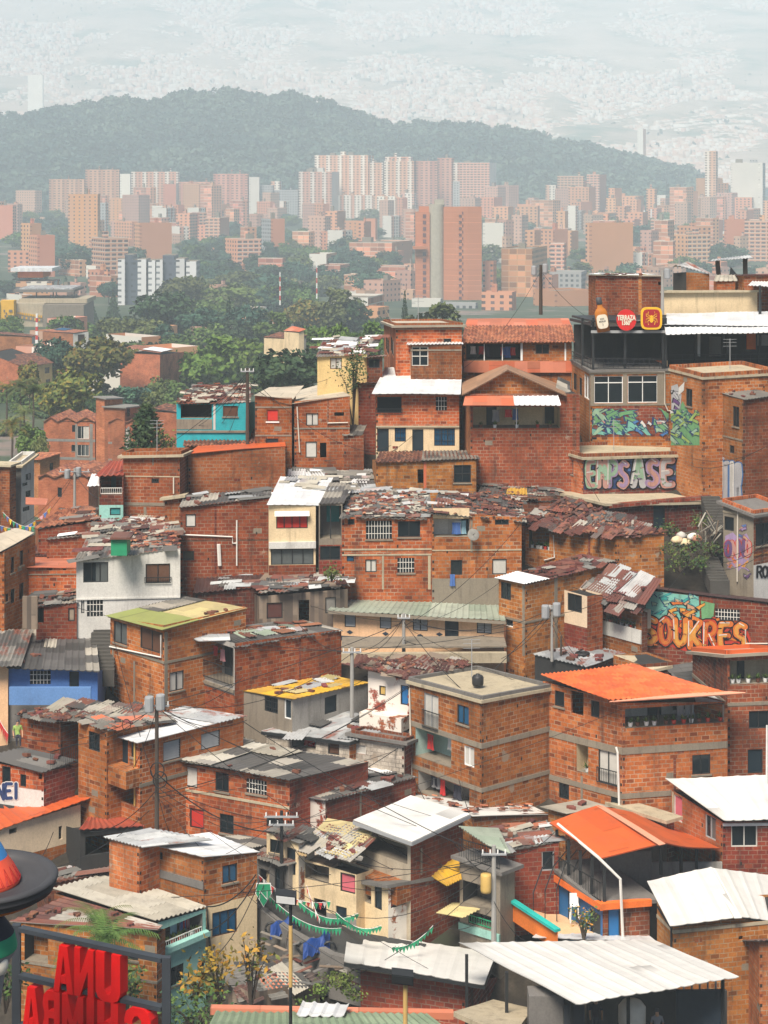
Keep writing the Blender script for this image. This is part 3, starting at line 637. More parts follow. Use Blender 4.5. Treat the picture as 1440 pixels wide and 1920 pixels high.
house('bar_back', 'dark plastered block under the right half of the rooftop bar', 800, 1245, None, 1480, (690,691,690), 90, ('slab_dark','slab_dark'), dl=9, name='bar_annex', cat='bar', roof=RM(kind='slab', mat='slab_dark'))
mb = MB()
for x, d in ((1092,D0+3),(1112,D0+.3),(1172,D0+.4),(1243,D0+.4),(1248,D0+.5),(1305,D0+3),(1365,D0+3),(1425,D0+3)):
    q = MB(); q.bar(P(x,694 if d < D0+2 else 690,d), P(x,596 if x < 1249 else 612,d), .16, .16, 'metal_dark'); q.build('post', root)
q = MB(); q.obox(P(1076,676,D0+7.6), (17,0,0), (0,.15,0), (0,0,2.6), 'dark_room'); q.build('back_wall', root)
q = MB(); q.obox(P(1252,688,D0+8.4), (9,0,0), (0,.15,0), (0,0,2.6), 'dark_room'); q.build('back_wall', root)
for x0, x1, y0, y1, mt, dd in ((1297,1320,628,662,'beige_wall',7.8),(1400,1417,626,655,'orange_wall',6.5),(1308,1313,626,668,'metal_white',7.4),(1420,1440,628,648,'stone',5.5),(1330,1352,632,668,'slab_dark',7.5)):
    q = MB(); q.obox(P(x0,y1,D0+dd), ((x1-x0)/F*(D0+dd),0,0), (0,.1,0), (0,0,(y1-y0)/F*(D0+dd)), mt); q.build('wall_panel', root)
for i, (x0, y0, x1, y1, d) in enumerate(((1112,690,1246,692,D0+.25),(1252,684,1450,682,D0+2.6),(1072,676,1110,692,D0+.5))):
    q = MB()
    for f in (0,.27,.52): 
        hgt = Vector((0,0,.4*f*3.2)); 
        q.bar(P(x0,y0,d if i != 2 else D0+7)+hgt, P(x1,y1,d)+hgt, .05, .05, 'metal_dark')
    n = 14
    for k in range(n+1): p = P(x0,y0,d if i != 2 else D0+7).lerp(P(x1,y1,d), k/n); q.bar(p, p+Vector((0,0,.7)), .03, .03, 'metal_dark')
    q.build('railing', root)
roofsheet(h, [(1240,608,D0+.2),(1470,612,D0+.2),(1462,583,D0+9),(1250,588,D0+9)], 'zinc_white', 'v', pitch=.5, amp=.02)
roofsheet(h, [(1248,627,D0-.9),(1470,623,D0-.9),(1470,613,D0+.3),(1246,613,D0+.3)], 'zinc_white', 'v', pitch=.35, amp=.05, part='awning')
roofsheet(h, [(1108,600,D0+.1),(1246,602,D0+.1),(1250,590,D0+8),(1072,591,D0+8)], 'metal_dark', 'v', kind='flat', th=.15)
q = MB(); q.obox(P(1108,612,D0+.6), (4.9,0,0), (0,.05,0), (0,0,.42), 'metal_white'); q.build('fascia', root)
q = MB(); q.bar(P(1108,622,D0-.1), P(1247,622,D0-.1), .1, .18, 'metal_grey'); q.build('sign_rail', root)
q = MB(); q.bar(P(1070,599,D0+7.5), P(1110,590+18,D0), .12, .2, 'metal_dark'); q.build('fascia', root)
# --- right column
h = house('slabtop', 'brick house with bare concrete roof and green lettering on its left wall', 925, 1318, 1257, 1455, (692,708,700), 69, ('brick_light','brick'), wins=[('L',1286,729,1298,762,'w')], roof=RM(kind='slab', mat='slab', over=(.1,.1,.1,.1), curb=(.25,'brick')))
SLABTOP = h
h = house('cornerbrick', 'tall brick house at right edge with grey corrugated lean roof and silver lettering', 955, 1393, 1341, 1460, (735,750,742), 70, ('brick_light','brick_red'), wins=[('L',1374,762,1386,800,'w'),('L',1368,835,1377,850,'w')], roof=RM(pts={'L':(1338,732),'N':(1397,750),'R':(1462,740),'B':(1400,727)}, mat='fibre'), bands=[(825,3,'concrete','L')])
loose(h, 5, 'on the grey roof of the tall corner house at right'); CORNER = h
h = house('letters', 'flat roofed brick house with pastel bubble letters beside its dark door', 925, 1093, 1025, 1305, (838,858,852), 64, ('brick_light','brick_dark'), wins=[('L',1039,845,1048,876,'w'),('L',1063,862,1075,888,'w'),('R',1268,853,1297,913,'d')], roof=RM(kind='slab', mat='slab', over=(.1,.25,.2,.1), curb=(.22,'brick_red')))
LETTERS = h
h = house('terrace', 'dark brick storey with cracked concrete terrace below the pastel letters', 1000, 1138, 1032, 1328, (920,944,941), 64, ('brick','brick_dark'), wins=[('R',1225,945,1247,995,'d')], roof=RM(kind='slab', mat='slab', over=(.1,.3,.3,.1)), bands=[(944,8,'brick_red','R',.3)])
h = house('stepped', 'low brick house with wide rusty roof and plant filled balcony opening', 1085, 1157, 985, 1245, (982,1003,999), 38, ('brick','brick'), ar=75, wins=[('L',992,991,1030,1030,'room',dict(room='dark_room',plants=5,ph=0,washl='in the plant filled balcony opening',plantl='in the balcony under the wide rusty roof')),], cols=[('L',1105,4,995,1060,'brick_dark')], pipes=[('L',[(1039,1003),(1041,1045),(1022,1050)],'pipe_white')],
  roof=RM(pts={'L':(962,984),'N':(1157,1004),'R':(1252,1001),'B':(1060,930)}, mat='rust', along='t'))
patch(h, 60, ['rust','rust','rust_mix','fibre_dark','zinc_old'], .4, 1.4); patch(h, 160, ['clay_dark','clay_dark','rust'], tiles=True); loose(h, 26, 'on the wide rusty roof below the terrace')
h = house('slant', 'brick house with white zinc corner on its rusty sloping roof', 1235, 985, 935, 1157, (1084,1094,1054), 50, ('brick','brick'), wins=[('L',939,1092,958,1124,'w'),('L',946,1158,962,1175,'w',dict(frame='metal_white'))], roof=RM(pts={'L':(932,1084),'N':(986,1096),'R':(1160,1054),'B':(1092,1038)}, mat='rust', along='s'), cols=[('L',982,6,1098,1230),('R',1042,8,1080,1235)], bands=[(1165,4)])
sub_sheet(h, 'zinc_white', -.03,1.02,-.02,.24); patch(h, 14, ['rust','rust_mix','zinc_old'], .4, 1.2, (0,1,.3,1)); loose(h, 16, 'on the sloping roof with the white zinc corner', (.1,.9,.2,1))
h = house('beige', 'small beige plastered annex with one dark window under the brown roofs', 1222, 1101, 1055, 1130, (1105,1118,1114), 50, ('beige_wall','brick'), wins=[('L',1064,1114,1091,1147,'w',dict(frame='metal_dark'))], name='plastered_house', split=('L',1172,'brick_red'))
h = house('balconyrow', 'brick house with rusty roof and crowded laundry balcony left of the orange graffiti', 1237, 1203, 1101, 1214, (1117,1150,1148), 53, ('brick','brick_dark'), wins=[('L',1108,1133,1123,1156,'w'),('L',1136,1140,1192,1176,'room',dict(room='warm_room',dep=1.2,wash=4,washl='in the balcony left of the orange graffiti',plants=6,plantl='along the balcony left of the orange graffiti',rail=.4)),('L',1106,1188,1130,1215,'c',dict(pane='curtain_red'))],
  bands=[(1182,26,'white_wall','L',.06)], roof=RM(pts={'L':(1052,1102),'N':(1205,1148),'R':(1220,1105),'B':(1150,1072)}, mat='rust', along='t'))
patch(h, 40, ['rust','rust','rust_mix','zinc_old','zinc'], .5, 2.2); loose(h, 6, 'on the rusty roof left of the orange graffiti')
h = house('graffiti', 'wide brick house with orange block lettering under a dark maroon roof', 1247, 1460, 1206, 1520, (1106,1134,1120), 15, ('brick_red','brick'), wins=[('L',1213,1135,1228,1166,'p',dict(pane='wood')),('L',1341,1142,1387,1163,'g',dict(pane='glass')),('L',1298,1153,1309,1172,'g')], roof=RM(pts={'L':(1204,1101),'N':(1470,1133),'R':(1480,1108),'B':(1225,1088)}, mat='maroon', kind='flat'), pipes=[('L',[(1398,1180),(1398,1206),(1440,1206)],'pipe')])
GRAF = h; patch(h, 16, ['rust','zinc_old','maroon','zinc'], .4, 1.6, (0,.5,.5,1))
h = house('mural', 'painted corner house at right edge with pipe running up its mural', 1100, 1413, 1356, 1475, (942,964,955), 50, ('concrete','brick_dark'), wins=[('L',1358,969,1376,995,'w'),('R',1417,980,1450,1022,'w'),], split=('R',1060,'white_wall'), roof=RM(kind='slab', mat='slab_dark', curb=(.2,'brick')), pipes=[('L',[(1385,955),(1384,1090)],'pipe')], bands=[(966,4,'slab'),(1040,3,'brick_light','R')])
MURAL = h
h = house('cornerbalc', 'brick house at right edge with flower balcony and flat orange trimmed roof', 1470, 1364, None, 1480, (1222,1228,1222), 82, ('brick_dark','brick_red'), dl=6, wins=[('R',1368,1238,1460,1282,'room',dict(room='warm_room',dep=1.2,plants=6,plantl='on the flower balcony at the right edge',items=[(.3,.2,.45,1,'d')])),('R',1404,1333,1442,1366,'w'),('R',1402,1405,1430,1450,'d')], roof=RM(kind='slab', mat='membrane', over=(.3,.4,.3,.2), curb=(.2,'orange')), bands=[(1318,6)])
h = house('orangetile', 'three storey brick house with bright orange tiled roof and potted veranda', 1530, 1167, 1018, 1364, (1277,1318,1316), 43, ('brick','brick'), ar=78,
  wins=[('L',1020,1289,1031,1302,'w',dict(pane='frame_pale')),('L',1040,1296,1058,1325,'w'),('L',1071,1292,1094,1340,'o'),('L',1108,1314,1124,1345,'w'),('L',1081,1393,1103,1448,'room',dict(room='cream',dep=.9,plants=1,plantl='in the narrow loggia of the orange roofed house')),('L',1122,1404,1158,1470,'w',dict(pane='curtain',mull=1,rail=.42,nosill=1)),('L',1048,1466,1067,1498,'w'),('L',1145,1494,1161,1514,'w'),('L',1042,1375,1049,1385,'o'),
   ('R',1172,1318,1358,1360,'room',dict(room='white_wall',dep=2.0,plants=11,ph=.02,plantl='along the veranda under the orange tiled roof',wash=3,washl='on the veranda under the orange tiled roof',items=[(.0,.1,.13,.95,'w'),(.36,.05,.5,1,'d'),(.62,.05,.8,.8,'w')],mull=2)),('R',1298,1415,1332,1452,'w',dict(pane='glass',mull=1))],
  bands=[(1402,13),(1488,10)], pipes=[('L',[(1157,1400),(1160,1410),(1163,1515)],'pipe_white',.06)], cols=[('L',1091,5,1455,1530),('L',1022,4,1380,1530),('R',1265,5,1420,1490,'brick_dark')],
  roof=RM(kind='tile', mat='tile_plastic', pts={'L':(1014,1266),'N':(1142,1313),'R':(1366,1300),'B':(1188,1246)}, dD={'N':-1.0}, along='s'))
OT = h
roofsheet(h, [(1142,1316,h['D']-1.3),(1398,1299,h['Rc'].y-1.5),(1366,1297,h['Rc'].y+.2),(1320,1298,h['Rc'].y)], 'salmon', 'u', part='awning')
h = house('concretetop', 'three storey brick house with bare concrete roof in the middle of the slope', 1528, 903, 768, 1031, (1277,1313,1290), 50, ('brick','brick'),
  wins=[('L',795,1302,822,1366,'w',dict(pane='curtain',frame='metal_grey',rail=.5,nosill=1)),('L',857,1323,879,1358,'w',dict(pane='glass_blue')),('L',779,1374,846,1428,'room',dict(room='turquoise_room',dep=1.3,wash=2,washl='in the pale blue loggia of the concrete roofed house',items=[(.62,.1,.85,1,'w')])),('L',870,1400,889,1437,'w',dict(pane='curtain',frame='metal_white')),('L',784,1462,880,1502,'room',dict(room='grey_wall',dep=1.4,wash=7,washl='in the lowest bay of the concrete roofed house',items=[(.7,.1,.85,1,'d')]))],
  bands=[(1394,10),(1478,8)], roof=RM(kind='slab', mat='slab', over=(.15,.15,.15,.15), curb=(.18,'slab_dark')), pipes=[('L',[(770,1290),(774,1452)],'pipe')])
CT = h
# --- upper middle
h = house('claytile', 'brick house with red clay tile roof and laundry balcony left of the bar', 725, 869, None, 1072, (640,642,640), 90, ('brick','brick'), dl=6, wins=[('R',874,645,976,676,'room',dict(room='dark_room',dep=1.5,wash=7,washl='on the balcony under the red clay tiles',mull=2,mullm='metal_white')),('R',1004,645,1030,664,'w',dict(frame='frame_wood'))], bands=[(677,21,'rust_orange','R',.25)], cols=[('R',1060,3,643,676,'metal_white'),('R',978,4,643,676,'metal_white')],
  roof=RM(kind='tile', mat='clay', pts={'L':(872,612),'N':(865,644),'R':(1078,641),'B':(1072,610)}, along='s', dD={'N':-.5,'R':-.5}))
D_ = h['Lc'].y; roofsheet(h, [(872,612,D_+.2),(1072,612,D_+.2),(1066,597,D_+4),(876,597,D_+4)], 'rust_orange', 'v', kind='flat', th=.15)
h = house('parapet', 'tall brick house with two narrow openings left of the clay tile roof', 790, 742, 720, 866, (603,611,610), 88, ('brick_light','brick'), wins=[('L',723,632,729,662,'w'),('L',732,634,738,664,'w'),('R',832,635,846,642,'w')], roof=RM(kind='slab', mat='membrane', curb=(.15,'brick_light')), bands=[(616,2,'concrete')])
h = house('lean', 'small brick room with white lean roof and glazed corner', 805, 770, None, 866, (645,647,647), 90, ('cream','brick_red'), dl=3, wins=[('R',772,650,803,686,'w',dict(frame='frame_pale',trans=.5))], roof=RM(pts={'L':(766,638),'N':(762,645),'R':(869,645),'B':(865,637)}, mat='zinc_white'), bands=[(655,3,'concrete','R')])
h = house('yellowish', 'faded yellow house with broken white roof behind the bare tree', 778, 595, None, 688, (664,668,664), 90, ('yellow_wall','yellow_wall'), dl=6, name='plastered_house', wins=[('R',619,671,641,692,'w',dict(pane='curtain',frame='frame_wood'))], roof=RM(pts={'L':(607,632),'N':(592,669),'R':(692,665),'B':(718,632)}, mat='zinc_old'))
patch(h, 40, ['zinc','fibre_light','rust','rust_mix','zinc_white'], .4, 1.5); loose(h, 14, 'on the broken white roof behind the bare tree')
h = house('sliver', 'narrow brick house wedged right of the faded yellow house', 795, 688, None, 717, (668,670,668), 90, ('brick_red','brick_dark'), dl=5, wins=[('R',691,673,712,690,'w')], roof=RM(mat='rust_mix'))
house('stub', 'dark brick stub of a house under the bare tree', 812, 672, None, 704, (718,720,718), 90, ('brick_red','brick_red'), dl=4, roof=RM(mat='rust'))
h = house('whiteroof', 'two storey house with shining white roof, brick above and cream below', 857, 705, None, 861, (738,740,740), 90, ('brick','brick'), dl=7.5, wins=[('R',707,744,753,774,'w',dict(mull=0,rail=.25)),('R',817,744,838,770,'g'),('R',707,804,729,847,'d'),('R',740,802,761,828,'b',dict(pane='glass_blue')),('R',773,805,794,847,'d'),('R',814,803,853,836,'b',dict(pane='glass_blue',mull=2))], split=('R',800,'cream'), bands=[(798,3,'slab','R',.12),(852,5,'slab','R',.5)],
  roof=RM(mat='zinc_white', pts={'L':(722,689),'N':(697,738),'R':(864,739),'B':(867,688)}, along='s', pitch=.5, amp=.02, dD={'N':-.8,'R':-.8}))
make_rail(h['R'], h['root'], .1, 5.2, h['zb']+.8, h['zb']+1.7, .5)
h = house('gablebrick', 'brick house with brown felt gable roof and open cream balcony', 908, 882, 861, 1087, (718,738,738), 88, ('brick_light','brick_red'), wins=[('R',887,763,1050,803,'room',dict(room='cream',dep=1.8,wash=3,washl='on the cream balcony under the brown gable',plants=5,plantl='on the cream balcony under the brown gable',items=[(.18,.05,.3,1,'d'),(.86,.1,.97,.95,'w')],mull=1,mullm='metal_white'))], cols=[('R',1077,7,742,905,'brick_dark')])
d = h['D']; 
mb = MB(); mb.poly([P(872,738,d+.4), P(1056,738,d+.4), P(952,694,d+.4)], 'brick', [(0,0),(6.6,0),(3,1.6)]); mb.build('gable', h['root'])
roofsheet(h, [(866,741,d-.2),(952,693,d-.2),(950,683,d+8),(866,716,d+8)], 'brown_felt', 'v', kind='flat', th=.08); roofsheet(h, [(952,693,d-.2),(1062,741,d-.2),(1052,722,d+8),(950,683,d+8)], 'brown_felt', 'v', kind='flat', th=.08)
roofsheet(h, [(868,760,d-1.3),(966,760,d-1.3),(962,742,d),(872,742,d)], 'rust_orange', 'v', kind='flat', part='awning'); roofsheet(h, [(964,760,d-1.3),(1052,760,d-1.3),(1046,742,d),(962,742,d)], 'zinc_white', 'v', pitch=.35, amp=.05, part='awning')
roofsheet(h, [(1040,738,d+1),(1072,752,d+1),(1068,716,d+6),(1046,706,d+6)], 'fibre_dark', 'u', part='side_roof')
h = house('rednextdoor', 'brick house with scarlet curtain under a stained fabric roof', 872, 478, None, 547, (738,743,746), 90, ('brick','brick'), dl=6, wins=[('R',500,768,522,790,'c',dict(pane='curtain_red',frame='frame_wood',sill=1,sillm='metal_white')),('R',498,822,522,846,'d')], roof=RM(kind='flat', mat='membrane', pts={'L':(505,726),'N':(476,741),'R':(550,748),'B':(570,722)}), bands=[(762,3,'concrete','R'),(815,3,'concrete','R')])
h = house('wedge', 'angular brick house with grey fabric roof and pale lower door', 870, 552, 540, 656, (742,753,742), 86, ('brick_light','brick'), wins=[('L',543,774,548,800,'w'),('R',574,775,597,798,'w',dict(pane='curtain')),('R',627,773,645,780,'o'),('R',573,828,594,858,'p'),('R',600,830,612,858,'o')], bands=[(802,3),], cols=[('R',615,3,750,802,'brick_dark')], pipes=[('R',[(557,762),(559,800),(562,848)],'pipe'),('R',[(614,793),(652,792)],'pipe')], roof=RM(kind='flat', mat='membrane', pts={'L':(538,738),'N':(548,756),'R':(658,742),'B':(612,717)}))
h = house('hutdoor', 'tiny brick outhouse with striped corrugated lid below the bare tree', 868, 645, None, 682, (815,816,815), 90, ('brick','brick_red'), dl=2.5, roof=RM(mat='fibre', pts={'L':(655,796),'N':(641,817),'R':(680,816),'B':(688,797)}, pitch=.4, amp=.06))
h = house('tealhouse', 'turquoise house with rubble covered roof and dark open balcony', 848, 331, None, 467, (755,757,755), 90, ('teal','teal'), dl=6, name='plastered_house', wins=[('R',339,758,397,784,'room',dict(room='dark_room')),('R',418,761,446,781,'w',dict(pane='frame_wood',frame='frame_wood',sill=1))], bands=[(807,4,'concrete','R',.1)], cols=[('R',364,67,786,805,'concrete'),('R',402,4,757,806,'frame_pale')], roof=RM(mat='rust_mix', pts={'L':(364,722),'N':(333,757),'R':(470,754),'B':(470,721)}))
patch(h, 30, ['zinc_old','fibre_light','rust'], .4, 1.2); patch(h, 120, ['clay_dark','rust','fibre_light'], tiles=True); loose(h, 18, 'on the roof of the turquoise house')
house('tealbase', 'low house with ribbed clay tile roof under the turquoise house', 872, 346, None, 484, (832,836,834), 90, ('teal','brick'), dl=5, roof=RM(kind='tile', mat='clay_dark', pts={'L':(348,808),'N':(343,837),'R':(486,835),'B':(482,806)}))
h = house('orangelid', 'broad windowless brick house with thin orange membrane roof', 938, 353, None, 535, (842,850,838), 86, ('brick_red','brick_light'), dl=6, roof=RM(kind='flat', mat='orange', pts={'L':(380,830),'N':(352,850),'R':(536,836),'B':(534,825)}))
h = house('redbox', 'dark red brick box house with white patched parapet and tiny barred window', 978, 337, 231, 353, (855,853,846), 5, ('brick_red','brick_dark'), wins=[('L',284,897,298,906,'b')], bands=[(893,2,'slab','L',.03),(943,6,'concrete','L')], pipes=[('L',[(326,895),(326,925)],'pipe')], roof=RM(kind='slab', mat='slab', curb=(.2,'brick_light')), cols=[('L',287,3,855,872,'concrete'),('L',272,5,950,972,'concrete')])
h = house('balcmint', 'narrow house with red edged roof, carved balcony rail and mint ground floor', 988, 186, None, 231, (886,892,890), 88, ('brick_red','brick_dark'), dl=5, wins=[('R',188,893,229,927,'room',dict(room='brick_dark',rail=.35,railm='pipe_white',items=[(.4,.1,.62,1,'d')])),('R',206,952,226,966,'w',dict(pane='curtain_teal'))], split=('R',947,'mint'), roof=RM(kind='tile', mat='rust_red', pts={'L':(206,866),'N':(178,893),'R':(232,891),'B':(234,864)}))
slab_sheet('awning','small white awning hanging left of the carved balcony','awning',[(163,912,121),(187,910,121),(188,888,122.5),(172,888,122.5)],'zinc_white')
h = house('pipes', 'long windowless red brick house crossed by pale drainpipes', 1083, 338, None, 506, (944,950,932), 86, ('brick_red','brick_red'), dl=5, wins=[('R',343,1033,364,1051,'w'),('R',348,964,367,988,'p')], cols=[('R',404,4,948,1075,'brick_dark')], pipes=[('R',[(339,1002),(436,1006),(436,1018),(444,1018)],'pipe_white'),('R',[(444,975),(444,1060)],'pipe_white'),('R',[(410,1020),(412,1060)],'pipe_white',.12)], roof=RM(mat='fibre_dark', pts={'L':(345,930),'N':(335,951),'R':(510,933),'B':(508,914)}), bands=[(1012,2,'brick_dark','R')])
patch(h, 10, ['zinc','fibre_dark','zinc_old'], .5, 2.); loose(h, 5, 'on the roof edge of the house with pale drainpipes')
h = house('whitehouse', 'white plastered house with tile strewn roof and railed brown window', 1195, 143, None, 338, (1042,1052,1028), 84, ('white_wall','white_wall'), dl=7, name='plastered_house', wins=[('R',156,1054,203,1092,'w',dict(mull=2,nosill=1)),('R',273,1057,319,1093,'w',dict(pane='frame_wood',rail=.3)),('R',163,1124,193,1156,'g',dict(mull=2)),('R',152,1124,158,1150,'p',dict(pane='white_wall'))], bands=[(1122,3,'white_wall','R',.08)], roof=RM(mat='zinc_old', pts={'L':(172,988),'N':(142,1052),'R':(338,1028),'B':(326,982)}))
patch(h, 40, ['zinc_old','fibre_light','fibre','rust'], .4, 1.8); patch(h, 90, ['clay_dark','rust','clay'], tiles=True, area=(.2,.9,.4,1)); loose(h, 16, 'on the tile strewn roof of the white plastered house')
q = MB(); c = P(208,1042,108.5); q.obox(c, (.9,0,0), (0,1.6,0), (0,0,.95), 'plastic_green'); q.obox(P(206,1012,108.3), (1.15,0,0), (0,1.9,0), (0,0,.12), 'rust'); q.build('dormer', h['root'])
h = house('redroof', 'small brick house under faded coral sheeting left of the white house', 1125, 48, None, 147, (1062,1064,1064), 88, ('brick','brick'), dl=6, wins=[('R',91,1064,97,1069,'o'),('R',118,1064,124,1069,'o')], bands=[(1076,2,'concrete','R')], roof=RM(kind='flat', mat='rust_orange', pts={'L':(62,1042),'N':(47,1064),'R':(147,1064),'B':(147,1040)}))
D_ = h['D']; q = roofsheet(h, [(62,1043,D_+5),(148,1041,D_+5),(160,1012,D_+9),(64,1022,D_+9)], 'rust', 'v'); loose(h, 10, 'on the rusty upper roof above the coral sheeting', q=q)
h = house('edgeleft', 'orange brick house at left edge with two rows of narrow windows', 1180, 8, -25, 66, (1045,1034,1002), 18, ('brick','brick_light'), wins=[('R',20,1044,27,1074,'w'),('R',37,1032,44,1060,'w'),('R',20,1104,28,1131,'w'),('R',36,1093,45,1123,'w'),('R',11,1113,16,1128,'w')], roof=RM(kind='flat', mat='membrane', pts={'L':(-30,1010),'N':(0,1035),'R':(64,999),'B':(30,990)}))
h = house('tarpshed', 'patched brick shed with black rubble roof and tarpaulin side', 1200, 68, None, 144, (1132,1134,1130), 88, ('wood','brick_red'), dl=4, name='shed', cat='shed', wins=[('R',70,1140,82,1168,'o'),('R',128,1140,140,1165,'p',dict(pane='wood'))], roof=RM(mat='fibre_dark', pts={'L':(78,1110),'N':(66,1136),'R':(147,1130),'B':(146,1104)}))
patch(h, 14, ['fibre_dark','zinc_old','wood'], .5, 1.6); loose(h, 12, 'on the black roof of the tarpaulin shed')
q = MB(); q.obox(P(42,1180,108.3), (.85,0,0), (0,.2,0), (0,0,1.85), 'wood'); q.build('tarpaulin', h['root'])
h = house('clayleft', 'low brick house with old clay tile roof at the left rear', 1022, 72, None, 190, (975,993,976), 78, ('brick','brick_red'), dl=6, roof=RM(kind='tile', mat='clay', pts={'L':(112,956),'N':(62,992),'R':(190,974),'B':(166,950)}))
patch(h, 20, ['clay_dark','rust','zinc_old'], .4, 1.4, (0,1,.5,1))
h = house('greylow', 'low shack with grey zinc sheets and a white edge below the clay tiles', 1042, 88, None, 182, (1006,1011,1002), 84, ('brick_red','brick_red'), dl=6, roof=RM(mat='zinc_old', pts={'L':(115,994),'N':(86,1011),'R':(182,1001),'B':(184,984)}))
patch(h, 14, ['zinc','zinc_white','zinc_old'], .5, 2)
h = house('debris', 'low house buried under loose beige roof sheets behind the white house', 1060, 180, None, 336, (998,1004,1000), 82, ('brick_dark','brick_red'), dl=6, roof=RM(mat='fibre', pts={'L':(205,962),'N':(178,1004),'R':(336,1002),'B':(300,958)}))
patch(h, 60, ['fibre_light','zinc_old','fibre','rust','zinc'], .5, 1.8); patch(h, 90, ['clay_dark','rust'], tiles=True); loose(h, 14, 'among the loose beige roof sheets')
house('step', 'stepped red brick stair hut between the two red brick houses', 1015, 309, None, 339, (930,934,930), 88, ('brick_red','brick_red'), dl=3, roof=RM(kind='slab', mat='slab'))
# --- middle
h = house('oldroofs', 'long low house under a sea of old grey corrugated roofing', 1002, 525, None, 790, (930,946,930), 84, ('brick_dark','brick_dark'), dl=8, roof=RM(mat='fibre', pts={'L':(545,878),'N':(520,946),'R':(795,930),'B':(765,882)}, pitch=.34, amp=.045, jag=.3))
patch(h, 50, ['fibre','fibre_light','fibre_dark','zinc_white','zinc'], .5, 2.2, (0,.8,0,.7)); loose(h, 8, 'on the old grey corrugated roofing')
h = house('smallbrick', 'small brick upper room with dark window above the grey roofs', 948, 705, None, 893, (862,866,862), 87, ('brick','brick'), dl=5, wins=[('R',851,872,883,905,'w',dict(trans=.5)),('R',783,880,794,906,'o')], cols=[('R',797,5,866,920,'rust_orange')], roof=RM(kind='tile', mat='clay_dark', pts={'L':(712,848),'N':(703,867),'R':(896,862),'B':(888,846)}))
sub_sheet(h, 'fibre', .0, 1.02, .45, 1.02, .06)
h = house('zinccream', 'cream fronted house with white zinc roof and red and green curtains', 1112, 504, None, 592, (944,948,948), 86, ('cream','cream'), dl=7.5, name='plastered_house', wins=[('R',518,966,577,991,'w',dict(pane='curtain_red',mull=3,hood=1)),('R',508,1029,588,1059,'w',dict(pane='glass_grey',mull=3))], bands=[(1016,12,'white_wall','R',.2)], split=('R',1060,'brick_red'), roof=RM(mat='zinc_white', pts={'L':(526,893),'N':(500,947),'R':(600,947),'B':(625,896)}, pitch=.5, amp=.02))
patch(h, 12, ['fibre','fibre_light','zinc'], .5, 1.8, (0,.5,0,1))
h = house('openbay', 'open grey bay with green patterned curtain right of the cream front', 1112, 598, None, 642, (940,944,942), 86, ('concrete','concrete'), dl=6, wins=[('R',600,948,640,1010,'room',dict(room='slab_dark',items=[(.35,.05,.95,.6,'d','curtain_teal')],mull=1)),('R',600,1024,638,1050,'w')], split=('R',1022,'brick_red'), roof=RM(mat='fibre_dark', pts={'L':(618,905),'N':(598,945),'R':(645,943),'B':(660,905)}))
h = house('bigbrick', 'wide three storey brick house with curved tile rubble on its roof', 1127, 641, None, 810, (962,970,970), 88, ('brick','brick'), dl=7, wins=[('R',652,973,665,984,'w'),('R',686,976,735,1011,'g',dict(mull=1,sill=1)),('R',746,977,788,1007,'w',dict(mull=1)),('R',650,1042,664,1053,'w',dict(pane='glass_blue')),('R',685,1049,706,1073,'w',dict(pane='curtain',mull=1)),('R',745,1046,777,1074,'g',dict(mull=1))], bands=[(1029,3,'slab','R'),(1039,3,'slab','R')], cols=[('R',718,4,1042,1105,'slab'),('R',805,5,1042,1105,'slab')], roof=RM(mat='fibre', pts={'L':(658,922),'N':(636,971),'R':(812,971),'B':(805,915)}, pitch=.3, amp=.04, jag=.25))
patch(h, 36, ['fibre','zinc','zinc_old','fibre_dark'], .5, 1.7); patch(h, 170, ['clay','clay_dark','fibre_light','rust'], tiles=True, area=(.15,1,.05,.95)); loose(h, 20, 'on the roof of the wide three storey brick house')
h = house('dishbrick', 'brick house with satellite dish, open white balcony and grey concrete base', 1130, 810, None, 978, (952,958,970), 88, ('brick','brick'), dl=7, wins=[('R',813,973,881,1007,'room',dict(room='white_wall',dep=1.0,wash=3,washl='in the white balcony beside the satellite dish',items=[(.8,.1,1,1,'d')])),('R',845,1050,867,1078,'w'),('R',923,1048,950,1077,'c',dict(pane='curtain')),('R',928,974,954,984,'w')], split=('R',1085,'concrete'), cols=[('R',846,68,953,972,'cream'),('R',884,4,975,1035,'concrete')], bands=[(1031,2,'slab','R')], roof=RM(mat='fibre_dark', pts={'L':(822,922),'N':(808,962),'R':(988,978),'B':(975,930)}, jag=.2))
patch(h, 30, ['rust','fibre_dark','zinc','zinc_old'], .5, 1.6); patch(h, 150, ['clay_dark','rust','clay_dark'], tiles=True); loose(h, 24, 'on the roof above the satellite dish'); DISH = h
h = house('longcream', 'long low peach house with grey green corrugated roof and dark diamonds', 1228, 945, 625, None, (1146,1163,1150), 12, ('peach','peach'), dr=6, name='plastered_house', wins=[('L',646,1148,667,1176,'l',dict(nosill=1)),('L',712,1151,734,1179,'l',dict(nosill=1)),('L',774,1156,802,1183,'l',dict(mull=1,nosill=1)),('L',834,1157,860,1209,'d'),('L',894,1161,922,1188,'l',dict(mull=1,nosill=1))], bands=[(1207,9,'navy','L')], roof=RM(mat='fibre_green', pts={'L':(615,1144),'N':(948,1164),'R':(938,1130),'B':(656,1109)}, along='t', pitch=.34, amp=.045, dD={'N':-.7,'L':-.5}, fascia='concrete'))
LC = h
for x, y in ((656,1185),(723,1188),(788,1192),(824,1189),(907,1195)):
    c = h['L'].px(x,y,.025); e = h['L'].e; q = MB(); q.poly([c-e*.2, c-Vector((0,0,.12)), c+e*.2, c+Vector((0,0,.12))], 'navy'); q.build('diamond_ornament', h['root'])
patch(h, 26, ['clay_dark','rust'], area=(.1,1,.93,1.02), tiles=True)
